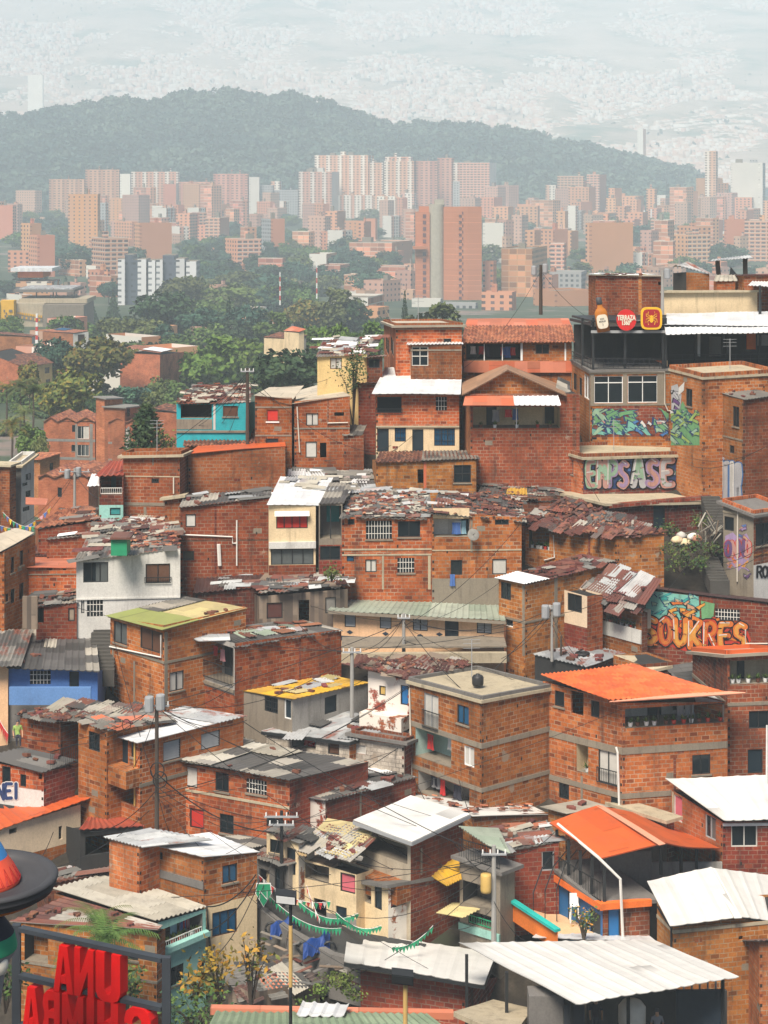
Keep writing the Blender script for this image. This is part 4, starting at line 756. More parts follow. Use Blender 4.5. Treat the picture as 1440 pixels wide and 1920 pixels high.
h = house('shanty', 'collapsed looking shanty of planks and bent zinc left of the peach house', 1195, 486, None, 652, (1108,1118,1104), 80, ('wood','wood'), dl=5, name='shanty', cat='shanty', wins=[('R',560,1125,580,1165,'o'),('R',610,1120,630,1150,'p',dict(pane='zinc_old')),('R',500,1130,530,1160,'p',dict(pane='rust'))], roof=RM(mat='zinc_old', pts={'L':(512,1078),'N':(484,1112),'R':(656,1098),'B':(640,1070)}, jag=.4))
patch(h, 70, ['zinc_old','rust_mix','rust','wood','zinc','fibre_dark'], .5, 2.6, tilt=.15); loose(h, 8, 'on the bent zinc of the plank shanty')
h = house('darkroof', 'low dark roofed shed between the drainpipe house and the shanty', 1155, 366, None, 505, (1102,1110,1096), 82, ('brick_dark','brick_dark'), dl=6, name='shed', cat='shed', roof=RM(mat='maroon', pts={'L':(372,1070),'N':(362,1112),'R':(508,1098),'B':(502,1062)}, pitch=.3, amp=.04))
patch(h, 14, ['zinc','zinc_old','fibre_dark'], .5, 2.2, (0,1,.3,1))
h = house('greenroof', 'brick house with mossy green roof edge and concrete frame lines', 1330, 308, 207, 461, (1158,1172,1138), 48, ('brick','brick'), wins=[('L',213,1167,238,1207,'w',dict(pane='glass_grey')),('L',263,1181,305,1221,'w',dict(pane='frame_wood')),('R',318,1259,345,1295,'w',dict(pane='curtain',mull=1))], cols=[('L',212,5,1210,1320),('L',252,5,1240,1320),('R',311,7,1185,1325)], bands=[(1240,5)], pipes=[('L',[(208,1212),(304,1232),(304,1190)],'pipe_white')], roof=RM(kind='flat', mat='straw', pts={'L':(202,1156),'N':(305,1181),'R':(464,1139),'B':(345,1120)}, dD={'N':-.4}))
sub_sheet(h, 'olive', -.02, 1.02, -.02, .42, .05, amp=0); sub_sheet(h, 'fibre', .0, .35, .4, 1.0, .08)
loose(h, 4, 'along the roof wall of the mossy green roofed house', (.8,.95,.4,.9))
h = house('blackbalc', 'brick house with long black railed balcony and grey corrugated roof', 1338, 440, 362, 640, (1184,1206,1180), 50, ('grey_wall','brick'), wins=[('L',368,1204,438,1274,'room',dict(room='grey_wall',dep=1.2,wash=3,washl='on the long black railed balcony',rail=.45,raild=.1,items=[(.3,.1,.5,1,'d'),(.6,.15,.75,.8,'w')]))], bands=[(1294,6,'concrete','L',.1)], split=('L',1290,'brick'), roof=RM(mat='fibre_dark', pts={'L':(395,1186),'N':(442,1214),'R':(643,1182),'B':(560,1164)}, along='s', jag=.15), cols=[('R',562,3,1195,1270,'brick_dark')])
patch(h, 20, ['clay_dark','rust','fibre_green','zinc'], .4, 1.6, (0,.6,.2,1)); loose(h, 5, 'on the corrugated roof over the black balcony')
D_ = h['D']; roofsheet(h, [(372,1202,D_+1),(432,1200,D_+.5),(430,1188,D_+2),(344,1188,D_+3)], 'zinc', 'u', part='awning')
h = house('bluehouse', 'bright blue house with dark corrugated roof and lighter blue parapet', 1338, 16, None, 183, (1246,1253,1258), 88, ('blue_wall','blue_wall'), dl=9, name='plastered_house', wins=[('R',56,1257,95,1283,'g',dict(mull=2)),('R',130,1259,148,1302,'d')], split=('R',1322,'slab_dark'), roof=RM(mat='fibre_dark', pts={'L':(42,1180),'N':(12,1252),'R':(187,1260),'B':(178,1176)}, pitch=.36, amp=.05, dD={'N':-.6,'R':-.6}))
q = MB(); q.obox(P(17,1322,h['D']-1.1), P(170,1322,h['D']-1.1)-P(17,1322,h['D']-1.1), (0,.15,0), (0,0,.95), 'blue_light'); q.build('parapet', h['root'])
sub_sheet(h, 'fibre_light', .25, .5, .35, .5, .06); loose(h, 6, 'on the dark roof of the bright blue house', (.1,.9,0,.3))
h = house('paleleft', 'peach house with pale weathered roof left of the blue house', 1345, -30, None, 15, (1243,1250,1247), 88, ('peach','peach'), dl=8, name='plastered_house', roof=RM(mat='zinc_old', pts={'L':(-15,1180),'N':(-45,1252),'R':(40,1248),'B':(62,1180)}, dD={'N':-.8,'R':-.8}, lift=.3))
h = house('yellowroof', 'grey house with mustard yellow sheet roof and dark doorways', 1388, 548, 457, 688, (1296,1310,1280), 42, ('concrete','grey_wall'), name='plastered_house', wins=[('L',496,1306,521,1336,'b'),('L',533,1308,546,1348,'d',dict(frame='metal_white')),('R',609,1305,632,1337,'d')], roof=RM(mat='yellow', pts={'L':(454,1296),'N':(549,1311),'R':(692,1280),'B':(585,1261)}, pitch=.34))
patch(h, 8, ['yellow','straw','zinc'], .5, 2); loose(h, 10, 'on the mustard yellow roof')
h = house('zincwide', 'low block house with wide silvery zinc roof and dark fascia', 1424, 655, 500, 762, (1373,1393,1358), 25, ('block','brick'), ar=48, wins=[('L',548,1386,592,1403,'room',dict(room='dark_room',wash=4,washl='under the wide silvery zinc roof')),('L',615,1392,636,1415,'d',dict(pane='frame_wood'))], roof=RM(mat='zinc', pts={'L':(490,1370),'N':(655,1391),'R':(768,1354),'B':(640,1332)}, along='t', fascia='metal_dark', pitch=.5, amp=.02))
patch(h, 7, ['zinc','zinc','zinc_old'], .8, 2.4); loose(h, 5, 'on the wide silvery zinc roof', (.6,1,.2,.9))
h = house('peel', 'house of flaking white painted brick with blue door curtain', 1392, 768, 690, 800, (1258,1274,1262), 30, ('brick_peel','brick_dark'), wins=[('L',711,1286,723,1304,'p',dict(pane='ochre')),('L',751,1285,766,1322,'d',dict(pane='door_blue'))], bands=[(1340,26,'brick_peel','L',.9)], roof=RM(mat='rust', pts={'L':(640,1244),'N':(768,1276),'R':(885,1246),'B':(800,1232)}))
patch(h, 40, ['rust','rust','rust_mix','wood'], .5, 1.6); patch(h, 80, ['clay_dark','rust'], tiles=True); loose(h, 8, 'on the rusty roof above the flaking brick house')
h = house('darkflat', 'squat brick room with dark flat roof below the flaking house', 1446, 758, 661, 777, (1375,1391,1384), 25, ('brick','brick_dark'), wins=[('L',668,1397,686,1414,'w',dict(pane='curtain',frame='frame_pale'))], roof=RM(kind='slab', mat='slab_dark', curb=(.15,'brick_dark')), split=('L',1391,'block'))
h = house('redfar', 'brick house with shuttered corner and rubble roof at the left', 1455, 113, 38, 150, (1341,1352,1346), 30, ('brick','brick'), roof=RM(mat='fibre', pts={'L':(28,1340),'N':(113,1353),'R':(300,1340),'B':(170,1312)}, along='t'))
patch(h, 36, ['fibre','zinc_old','rust_mix','fibre_light'], .5, 1.8); patch(h, 50, ['clay_dark','rust'], tiles=True, area=(0,1,0,.5)); loose(h, 18, 'on the rubble roof at the left', (.05,.95,.02,.35))
h = house('backwing', 'brick wing with two dark windows behind the white roofed brick house', 1552, 200, 147, 330, (1354,1368,1350), 42, ('brick','brick'), wins=[('L',166,1373,187,1408,'w',dict(pane='glass'))], roof=RM(mat='zinc_old', pts={'L':(145,1352),'N':(205,1370),'R':(330,1350),'B':(300,1330)}, along='t'))
patch(h, 16, ['zinc_old','fibre','rust_orange'], .5, 1.8); loose(h, 6, 'behind the white roof with the utility pole')
h = house('polehouse', 'brick corner house with white zinc roof behind the wired utility pole', 1562, 262, 190, 456, (1373,1390,1342), 45, ('brick','brick'), wins=[('L',208,1384,220,1428,'w'),('L',222,1385,240,1432,'d'),('L',246,1392,254,1420,'w'),('R',306,1388,339,1425,'l'),('R',377,1372,413,1403,'l'),('L',220,1474,252,1505,'o')], bands=[(1440,34,'brick','L',.85),(1470,7)], pipes=[('L',[(255,1390),(255,1510)],'ochre'),('L',[(206,1460),(207,1530)],'pipe')], roof=RM(mat='zinc_white', pts={'L':(188,1374),'N':(259,1393),'R':(458,1344),'B':(345,1327)}, along='t', pitch=.5, amp=.02, dD={'N':-.6}))
sub_sheet(h, 'zinc', -.02, 1.02, .72, 1.02, .05)
h = house('stairshed', 'dark roofed brick house with iron landing at the left edge', 1540, 82, -20, 140, (1428,1447,1436), 22, ('brick','brick_dark'), ar=40, wins=[('L',4,1437,20,1470,'w'),('L',38,1452,49,1475,'w'),('L',72,1450,79,1462,'o')], roof=RM(mat='fibre_dark', pts={'L':(-30,1420),'N':(80,1448),'R':(145,1425),'B':(40,1400)}, pitch=.3, amp=.04), split=('L',1476,'white_wall'))
STAIRSHED = h
make_rail(h['R'], h['root'], .2, 2.2, h['zt'][1]+.1, h['zt'][1]+1., .3); loose(h, 4, 'on the dark roof at the left edge')
h = house('patchroof', 'brick house with black and cream patched roof above barred windows', 1584, 543, 343, 690, (1432,1460,1428), 28, ('brick','brick_red'), ar=42, wins=[('L',345,1438,370,1476,'p',dict(pane='frame_pale')),('L',404,1449,429,1484,'w',dict(mull=1)),('L',462,1462,500,1489,'g'),('L',356,1517,382,1553,'c',dict(pane='curtain_red')),('L',412,1527,438,1563,'w'),('L',500,1534,532,1552,'w')], bands=[(1513,5,'slab','L')], roof=RM(mat='fibre_dark', pts={'L':(336,1426),'N':(545,1463),'R':(692,1430),'B':(442,1385)}, along='t', pitch=.32, amp=.045, dD={'N':-.5,'L':-.4}))
PR = h
sub_sheet(h, 'fibre_mix', .02, .3, .0, .95, .06, .32, .045, 't'); sub_sheet(h, 'fibre_light', .0, .16, .3, 1., .1, .32, .045, 't'); sub_sheet(h, 'fibre_light', .28, .55, .62, .95, .08, .32, .045, 't')
loose(h, 3, 'on the black and cream patched roof')
h = house('peelfront', 'brick house with dark roof and flaking white corner front', 1575, 610, 546, 779, (1488,1499,1456), 45, ('brick_peel','brick_red'), wins=[('L',553,1493,573,1524,'b',dict(mull=1))], cols=[('R',676,4,1480,1560,'concrete')], roof=RM(mat='fibre_dark', pts={'L':(542,1488),'N':(609,1502),'R':(783,1457),'B':(722,1436)}, along='s'))
patch(h, 10, ['fibre_dark','rust','zinc'], .5, 1.4, (0,1,.3,1)); sub_sheet(h, 'zinc_white', -.02,.5,.82,1., .1); loose(h, 8, 'on the dark roof beside the flaking white corner')
# --- lower part
h = house('edgeorange', 'cream walled shed like house with bright orange roof at left edge', 1630, -25, None, 151, (1500,1562,1508), 48, ('beige_wall','beige_wall'), dl=6, name='plastered_house', wins=[('R',17,1553,32,1563,'o'),('R',110,1549,117,1574,'o')], roof=RM(mat='orange', pts={'L':(-70,1500),'N':(-30,1566),'R':(170,1496),'B':(72,1481)}, along='s', pitch=.5, amp=.03), split=('R',1622,'brick'))
h = house('notch', 'L shaped brick house with white zinc roof, left wing', 1772, 261, 205, 300, (1572,1588,1578), 38, ('brick_light','brick'), roof=RM(mat='zinc', pts={'L':(193,1569),'N':(268,1588),'R':(400,1574),'B':(280,1552)}, along='t'))
h2 = house('notch2', 'brick house with white zinc roof, blue window above a cream ground floor', 1788, 382, 289, 482, (1583,1604,1598), 36, ('brick_light','brick'), ar=57, wins=[('R',417,1621,445,1655,'w',dict(pane='glass_blue')),('L',294,1597,305,1611,'w'),('R',398,1707,444,1752,'w',dict(pane='glass_blue',mull=2,nosill=1))], split=('R',1700,'cream'), roof=RM(mat='zinc_white', pts={'L':(262,1580),'N':(384,1606),'R':(488,1598),'B':(395,1560)}, along='t', pitch=.5, amp=.02), pipes=[('R',[(386,1700),(389,1745),(395,1790)],'wood')])
loose(h2, 3, 'on the white zinc roof above the blue window', (.2,.5,.2,.5))
q = MB(); q.obox(h2['L'].pt(0, (HZ-1668)/F*h2['D'], 0), h2['L'].e*h2['L'].L, h2['L'].n*.05, (0,0,.35), 'slab_dark'); q.build('flashing', h2['root'])
h = house('tealcourt', 'mint green house with beige ribbed roof and plant covered gallery', 1895, 296, 102, 386, (1675,1730,1704), 40, ('brick','mint'), wins=[('R',300,1728,380,1768,'room',dict(room='slab_dark',dep=1.4,wash=5,washl='in the plant covered mint gallery',plants=7,plantl='in the plant covered mint gallery',rail=.35,railm='pipe_white',items=[(.4,.2,.55,1,'d')])),('R',320,1810,345,1845,'w'),('R',372,1800,384,1838,'d')], roof=RM(mat='fibre_light', pts={'L':(98,1665),'N':(292,1726),'R':(388,1698),'B':(205,1636)}, along='s', pitch=.3, amp=.04), bands=[(1780,10,'mint','R',.3)])
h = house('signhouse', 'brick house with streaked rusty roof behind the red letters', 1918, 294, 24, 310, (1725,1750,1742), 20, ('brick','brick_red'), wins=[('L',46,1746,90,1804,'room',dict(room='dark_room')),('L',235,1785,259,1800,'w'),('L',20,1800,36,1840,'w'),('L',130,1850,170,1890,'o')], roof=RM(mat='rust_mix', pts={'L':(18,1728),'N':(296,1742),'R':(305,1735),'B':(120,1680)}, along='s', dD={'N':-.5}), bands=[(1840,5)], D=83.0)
loose(h, 11, 'on the streaked rusty roof behind the red letters')
h = house('pinkcurtain', 'cream house front with tattered pink curtain above the bunting', 1730, 668, 568, 700, (1610,1640,1630), 32, ('cream','cream'), name='plastered_house', wins=[('L',572,1620,617,1652,'room',dict(room='wood',dep=1.)),('L',638,1637,667,1674,'c',dict(pane='curtain_pink')),('L',588,1686,612,1735,'o'),('L',630,1700,650,1735,'d')], split=('L',1712,'stone'), roof=RM(mat='zinc_old', pts={'L':(562,1588),'N':(668,1612),'R':(690,1575),'B':(640,1548)}, jag=.3))
patch(h, 40, ['zinc_old','straw','rust_mix','zinc','fibre_light'], .5, 2., tilt=.12); loose(h, 12, 'on the patchwork roof above the pink curtain')
h = house('whitediamond', 'house with large smooth white roof and brick fronted balcony', 1735, 770, 668, 868, (1552,1584,1536), 45, ('warm_room','brick_red'), wins=[('L',672,1562,764,1604,'room',dict(room='warm_room',dep=1.4,items=[(.35,.1,.55,.75,'w'),(.65,.05,.85,1,'d')]))], bands=[(1655,34,'brick','L',.9)], roof=RM(kind='flat', mat='paint_white', pts={'L':(662,1538),'N':(772,1578),'R':(882,1526),'B':(770,1491)}, dD={'N':-1.,'L':-.6}, fascia='metal_grey'), cols=[('R',790,4,1590,1640,'concrete')])
h = house('peelred', 'flaking white brick ground floor with scarlet curtain and iron stair rail', 1752, 728, 668, 798, (1648,1658,1646), 50, ('cream','brick_peel'), wins=[('R',733,1660,768,1698,'b',dict(pane='curtain_red')),('L',702,1655,716,1705,'d'),('L',672,1660,696,1690,'room',dict(room='concrete',dep=.8))], roof=RM(kind='slab', mat='slab_dark'))
h = house('tileroof2', 'brick house with rows of loose tiles on its white roof', 1605, 885, 775, 1030, (1505,1530,1524), 65, ('brick','brick_red'), roof=RM(kind='flat', mat='paint_white', pts={'L':(768,1490),'N':(886,1530),'R':(1032,1526),'B':(955,1493)}))
patch(h, 60, ['clay','clay_dark','clay'], tiles=True, area=(.05,1,.05,.95)); loose(h, 6, 'among the rows of tiles on the white roof')
h = house('striproof', 'dark brick house with striped grey roof beside the orange canopy', 1700, 935, 905, 1048, (1585,1598,1580), 80, ('brick','brick_red'), wins=[('R',1016,1596,1039,1633,'w',dict(frame='metal_grey'))], roof=RM(mat='fibre', pts={'L':(905,1552),'N':(930,1600),'R':(1052,1578),'B':(1025,1538)}, along='s', pitch=.34, amp=.05))
patch(h, 16, ['rust','fibre_light','clay','zinc'], .4, 1.2); loose(h, 12, 'on the striped grey roof beside the orange canopy')
D_ = h['D']; roofsheet(h, [(915,1585,D_-2.5),(957,1600,D_-2.6),(935,1552,D_+.5),(860,1548,D_-1)], 'fibre_green', 'u', part='awning')
h = house('railbalc', 'weathered concrete balcony house with iron rail beside the grey utility pole', 1775, 938, 862, 965, (1606,1632,1622), 40, ('concrete','concrete'), name='plastered_house', wins=[('L',868,1658,925,1700,'room',dict(room='dark_room')),('L',878,1714,930,1738,'room',dict(room='dark_room',rail=.6,railm='plastic_green'))], roof=RM(kind='slab', mat='slab_dark'), bands=[(1752,14,'mint','L',.1)])
make_rail(h['L'], h['root'], 0, h['L'].L, h['zt'][1]+.1, h['zt'][1]+.95, .05); RB = h
slab_sheet('roof_sheet','rotting mustard yellow sheet roof left of the concrete balcony','roof sheet',[(783,1627,91),(838,1661,88.8),(866,1648,88.6),(860,1606,91)],'yellow','u')
slab_sheet('roof_sheet','bent olive grey sheet roof below the concrete balcony','roof sheet',[(818,1712,88.5),(868,1720,87.5),(918,1695,89),(850,1692,90)],'straw','u')
h = house('canopyhouse', 'blue and brick house with railed roof terrace under an orange canopy', 1790, 1130, 1040, 1218, (1622,1692,1684), 64, ('door_blue','brick_dark'), ar=78, wins=[('L',1106,1710,1126,1755,'d'),('R',1140,1700,1163,1762,'d',dict(pane='door_blue'))], bands=[(1690,12,'orange_wall','LR',.3)], roof=RM(kind='slab', mat='slab_dark'), split=('R',1900,'brick'))
root = h['root']; D_ = h['D']
for x, y0, y1, d in ((1044,1556,1620,h['Lc'].y),(1066,1575,1640,lerp(h['Lc'].y,D_,.3)),(1088,1595,1658,lerp(h['Lc'].y,D_,.55)),(1110,1605,1675,lerp(h['Lc'].y,D_,.8)),(1133,1605,1692,D_),(1239,1580,1640,D_+1.5),(1277,1585,1640,D_+3),(1306,1590,1640,D_+4),(1338,1595,1640,D_+5)):
    q = MB(); q.bar(P(x,y1,d), P(x,y0,d), .14, .14, 'metal_dark'); q.build('post', root)
make_rail(h['L'], root, 0, h['L'].L, h['zt'][1]+.1, h['zt'][1]+.9, .1)
q = MB(); q.obox(P(1126,1672,D_+3.2), (2.4,0,0), (0,.15,0), (0,0,1.9), 'slab_dark'); q.obox(P(1150,1668,D_+4.4), (5.2,0,0), (0,.12,0), (0,0,1.3), 'grey_wall'); q.build('terrace_wall', root)
roofsheet(h, [(1030,1540,h['Lc'].y),(1124,1609,D_-.5),(1245,1580,D_-.2),(1122,1511,h['Lc'].y+1)], 'orange', 'u', kind='flat', th=.06, rough=.06)
roofsheet(h, [(1122,1511,h['Lc'].y+1),(1245,1580,D_-.2),(1350,1593,D_+4.5),(1232,1532,D_+10)], 'orange', 'u', kind='flat', th=.06, rough=.06)
roofsheet(h, [(1117,1510,h['Lc'].y+.98),(1236,1584,D_-.6),(1248,1581,D_-.5),(1130,1510,h['Lc'].y+1)], 'salmon', 'u', kind='flat', th=.03, part='ridge_band')
q = MB(); q.tube([P(1046,1545,h['Lc'].y-.3),P(1122,1608,D_-.6),P(1163,1648,D_-.5),P(1168,1760,D_-.3)], .07, 'pipe_white'); q.build('drainpipe', root)
h = house('whiteright', 'brick house with riveted white roof at right edge and wide black windows', 1645, 1355, 1259, 1465, (1480,1541,1540), 62, ('brick_light','brick_red'), ar=88, wins=[('L',1263,1492,1279,1540,'c',dict(pane='curtain_pink',frame='frame_pale')),('L',1322,1526,1342,1573,'w',dict(frame='metal_grey')),('R',1371,1544,1420,1588,'w',dict(frame='frame_pale',mull=1,nosill=1))], roof=RM(mat='paint_white', pts={'L':(1247,1460),'N':(1356,1538),'R':(1470,1536),'B':(1450,1453)}, along='s', pitch=.7, amp=.03, dD={'N':-.5,'R':-.5}), cols=[('L',1262,4,1485,1560,'slab')], bands=[(1543,5,'metal_white','R',.1)])
h = house('gabledlow', 'brick house with pale grey ridged roof and gutter at lower right', 1885, 1263, 1232, 1475, (1690,1738,1724), 76, ('brick_light','brick'), bands=[(1744,6,'slab')], wins=[('R',1385,1755,1393,1763,'o')], pipes=[('L',[(1236,1700),(1262,1740),(1262,1800)],'metal_dark')])
D_ = h['D']; L_ = h['Lc'].y
roofsheet(h, [(1213,1652,L_-.2),(1256,1737,D_-.6),(1385,1719,D_+.4),(1333,1626,L_+1.5)], 'paint_grey', 'u', pitch=.8, amp=.03); roofsheet(h, [(1333,1626,L_+1.5),(1385,1719,D_+.4),(1480,1730,D_+2),(1470,1645,L_+4)], 'paint_grey', 'u', pitch=.8, amp=.03)
roofsheet(h, [(1327,1629,L_+1.4),(1377,1722,D_+.2),(1391,1721,D_+.3),(1340,1628,L_+1.5)], 'paint_white', 'u', kind='flat', part='ridge_cap')
mb = MB(); mb.poly([P(1263,1738,D_+.02), P(1475,1736,D_+2), P(1385,1721,D_+.6)], 'brick', [(0,0),(5,0),(2.9,.6)]); mb.build('gable', h['root'])
h = house('tinyright', 'brick corner piece with grey gutter at the bottom right edge', 1915, 1424, None, 1480, (1762,1765,1763), 85, ('brick_light','brick_light'), dl=4, roof=RM(mat='zinc_old'))
h = house('brickfront', 'windowless brick house under the left white corrugated roof at the bottom', 1932, 872, 676, None, (1812,1840,1832), 20, ('brick_red','brick_dark'), dr=5, bands=[(1842,6,'slab','L')], roof=RM(mat='paint_white', pts={'L':(645,1803),'N':(908,1846),'R':(932,1785),'B':(652,1749)}, along='t', pitch=.8, amp=.03, dD={'N':-1.2,'L':-1.2}, fascia='metal_dark'))
HAZE = 2.8e-4
# ---------------------------------------------------------------- land
from mathutils import noise as mno
def interp(tab, x):
    if x <= tab[0][0]: return tab[0][1]
    for (a,va),(b,vb) in zip(tab, tab[1:]):
        if x <= b: return va+(vb-va)*(x-a)/(b-a)
    return tab[-1][1]
CREST = [(-400,1010),(0,1000),(60,985),(180,925),(330,865),(480,800),(600,755),(700,700),(860,660),(1070,640),(1240,560),(1900,540)]
VZ = [(d, (HZ-y)*d/F) for y, d in VT]
def vz(D): return interp(VZ, D)
def ground_z(px, D):
    dc = GD(interp(CREST, px)); zp = lambda d: -69.7+.396*d-1.5
    if D < 39: return -19.5
    if D < 42: return lerp(-19.5, zp(42), (D-39)/3)
    z = zp(D) if D <= dc else zp(dc)-.5*(D-dc)
    return max(z, vz(D) if D > dc else -1e9)
m, nt, b = newmat('hillside_earth'); pos = worldpos(nt); M['earth'] = m
c = ramp(nt, noise(nt, pos, .6, 7, .7), [(.3,(.010,.008,.006)),(.5,(.028,.022,.015)),(.7,(.07,.056,.042))])
g2 = ramp(nt, noise(nt, pos, .25, 5, .65), [(.6, 0), (.7, .7)])
c = mix(nt, g2, c, (.022,.03,.012)); nt.links.new(c, b.inputs['Base Color']); b.inputs['Roughness'].default_value = 1
m, nt, b = newmat('valley_ground'); pos = worldpos(nt); M['valley'] = m
c = ramp(nt, noise(nt, pos, .012, 7, .7), [(.4,(.02,.04,.018)),(.56,(.05,.07,.03)),(.6,(.16,.13,.11)),(.75,(.28,.17,.13))]); nt.links.new(c, b.inputs['Base Color']); b.inputs['Roughness'].default_value = 1
m, nt, b = newmat('forest_floor'); M['forest'] = m; b.inputs['Base Color'].default_value = (.015,.032,.015,1); b.inputs['Roughness'].default_value = 1
m, nt, b = newmat('far_slope'); M['farslope'] = m; pos = worldpos(nt)
c = ramp(nt, noise(nt, pos, .004, 8, .7), [(.36,(.06,.10,.06)),(.48,(.26,.21,.16)),(.7,(.42,.33,.27))]); nt.links.new(c, b.inputs['Base Color']); b.inputs['Roughness'].default_value = 1
pxs = list(range(-500, 1960, 24)); ds = [25,30,39,42,50,62]+[62+k*1.5 for k in range(1,70)]+[170+k*8 for k in range(0,24)]+[370+k*40 for k in range(0,60)]
mb = MB(); ny = len(ds)-1; nx = len(pxs)-1
def gp(i, j):
    px, D = pxs[i], ds[j]; X = (px-720)/F*D; z = ground_z(px, D)
    return (X, D, z+.35*mno.noise(Vector((X*.3, D*.3, 0))) if D < 150 else z)
mb.grid(gp, nx, ny, 'earth'); mb.m('valley')
for k, f in enumerate(mb.f):
    if (k//nx) < ny and ds[k//nx] > 165: mb.mi[k] = mb.m('valley')
gr = mb.build('ground'); gr['kind'] = 'structure'
SKY = [(-500,240),(-100,215),(0,212),(60,207),(110,190),(200,182),(290,187),(350,176),(420,169),(500,182),(560,174),(620,189),(700,219),(740,226),(860,229),(930,236),(980,246),(1080,259),(1180,279),(1300,314),(1340,339),(1400,385),(2000,400)]
def hill_pt(px, s):                       # s 0 foot .. 1 crest .. 2 behind
    sk = interp(SKY, px)+13; foot = 400
    if s <= 1: D = 2250+650*s; y = foot+(sk-foot)*(s**.85); z = (HZ-y)/F*D
    else: D = 2900+700*(s-1); z = (HZ-sk)/F*2900-((HZ-sk)/F*2900+60)*(s-1)
    X = (px-720)/F*D
    return Vector((X, D, z+(7*mno.fractal(Vector((X*.004, D*.004, 3)), .8, 2, 4)*min(1, s*2) if s < 1.2 else 0)))
mb = MB(); hx = list(range(-520, 1500, 20)); mb.grid(lambda i, j: hill_pt(hx[i], j/14), len(hx)-1, 28, 'forest'); o = mb.build('forested_hill'); o['kind'] = 'structure'
def far_pt(px, t): D = 3100+4700*t; y = 352-430*t**.95; return Vector(((px-720)/F*D, D, (HZ-y)/F*D))
mb = MB(); fx = list(range(-600, 2060, 40))
mb.grid(lambda i, j: far_pt(fx[i], j/50)+Vector((0,0,25*mno.fractal(Vector((fx[i]*.006, j*.12, 1)), .8, 2, 4)*min(1,j/8))), len(fx)-1, 50, 'farslope'); o = mb.build('mountain_slope'); o['kind'] = 'structure'
mb = MB(); mb.grid(lambda i, j: ((-4000+i*400, 2500+j*100, -50), )[0], 20, 7, 'valley'); o = mb.build('valley_floor'); o['kind'] = 'structure'
# ---- bulk helper: many quads at once
def bulk(name, V, Fq, mat, colors=None):
    me = bpy.data.meshes.new(name); nv, nf = len(V), len(Fq)
    me.vertices.add(nv); me.vertices.foreach_set('co', np.asarray(V, dtype=np.float32).ravel())
    me.loops.add(nf*4); me.loops.foreach_set('vertex_index', np.asarray(Fq, dtype=np.int32).ravel())
    me.polygons.add(nf); me.polygons.foreach_set('loop_start', np.arange(0, nf*4, 4, dtype=np.int32)); me.polygons.foreach_set('loop_total', np.full(nf, 4, dtype=np.int32))
    me.update(calc_edges=True)
    if colors is not None:
        ca = me.color_attributes.new('tint', 'FLOAT_COLOR', 'CORNER'); ca.data.foreach_set('color', np.repeat(np.asarray(colors, dtype=np.float32), 4, axis=0).ravel())
    me.materials.append(M[mat]); o = bpy.data.objects.new(name, me); COL.objects.link(o); return o
nr = np.random.default_rng(5)
def rand_quads(C, size, nz=.0):
    n = len(C); d = nr.normal(size=(n,3)); d[:,2] += nz; d /= np.linalg.norm(d, axis=1, keepdims=True)
    t = np.cross(d, nr.normal(size=(n,3))); t /= np.linalg.norm(t, axis=1, keepdims=True); b = np.cross(d, t)
    s = size[:,None] if hasattr(size, '__len__') else size
    V = np.stack([C-t*s-b*s*.6, C+t*s-b*s*.6, C+t*s+b*s*.6, C-t*s+b*s*.6], 1).reshape(-1,3)
    return V, np.arange(n*4).reshape(n,4)
# ---- forest canopy on the hill (uncountable)
cen = []; rad = []
for k in range(5200):
    px = rnd.uniform(-150, 1420); s = rnd.uniform(.02, 1.03)
    if interp(SKY, px) > 375: continue
    cen.append(hill_pt(px, s)+Vector((0,0,rnd.uniform(2,6)))); rad.append(rnd.choice([6,7,8,9,10,12]))
cen = np.array([tuple(c) for c in cen]); rad = np.array(rad, float); K = 34
dirs = nr.normal(size=(len(cen), K, 3)); dirs /= np.linalg.norm(dirs, axis=2, keepdims=True); dirs[:,:,2] = np.abs(dirs[:,:,2])*1.0-.15
pts = (cen[:,None,:]+dirs*(rad[:,None,None]*nr.uniform(.75,1.05,size=(len(cen),K,1)))).reshape(-1,3)
V, Fq = rand_quads(pts, np.repeat(rad, K)*.30, 1.2); o = bulk('forest_canopy', V, Fq, 'leaf_hill'); o['kind'] = 'stuff'
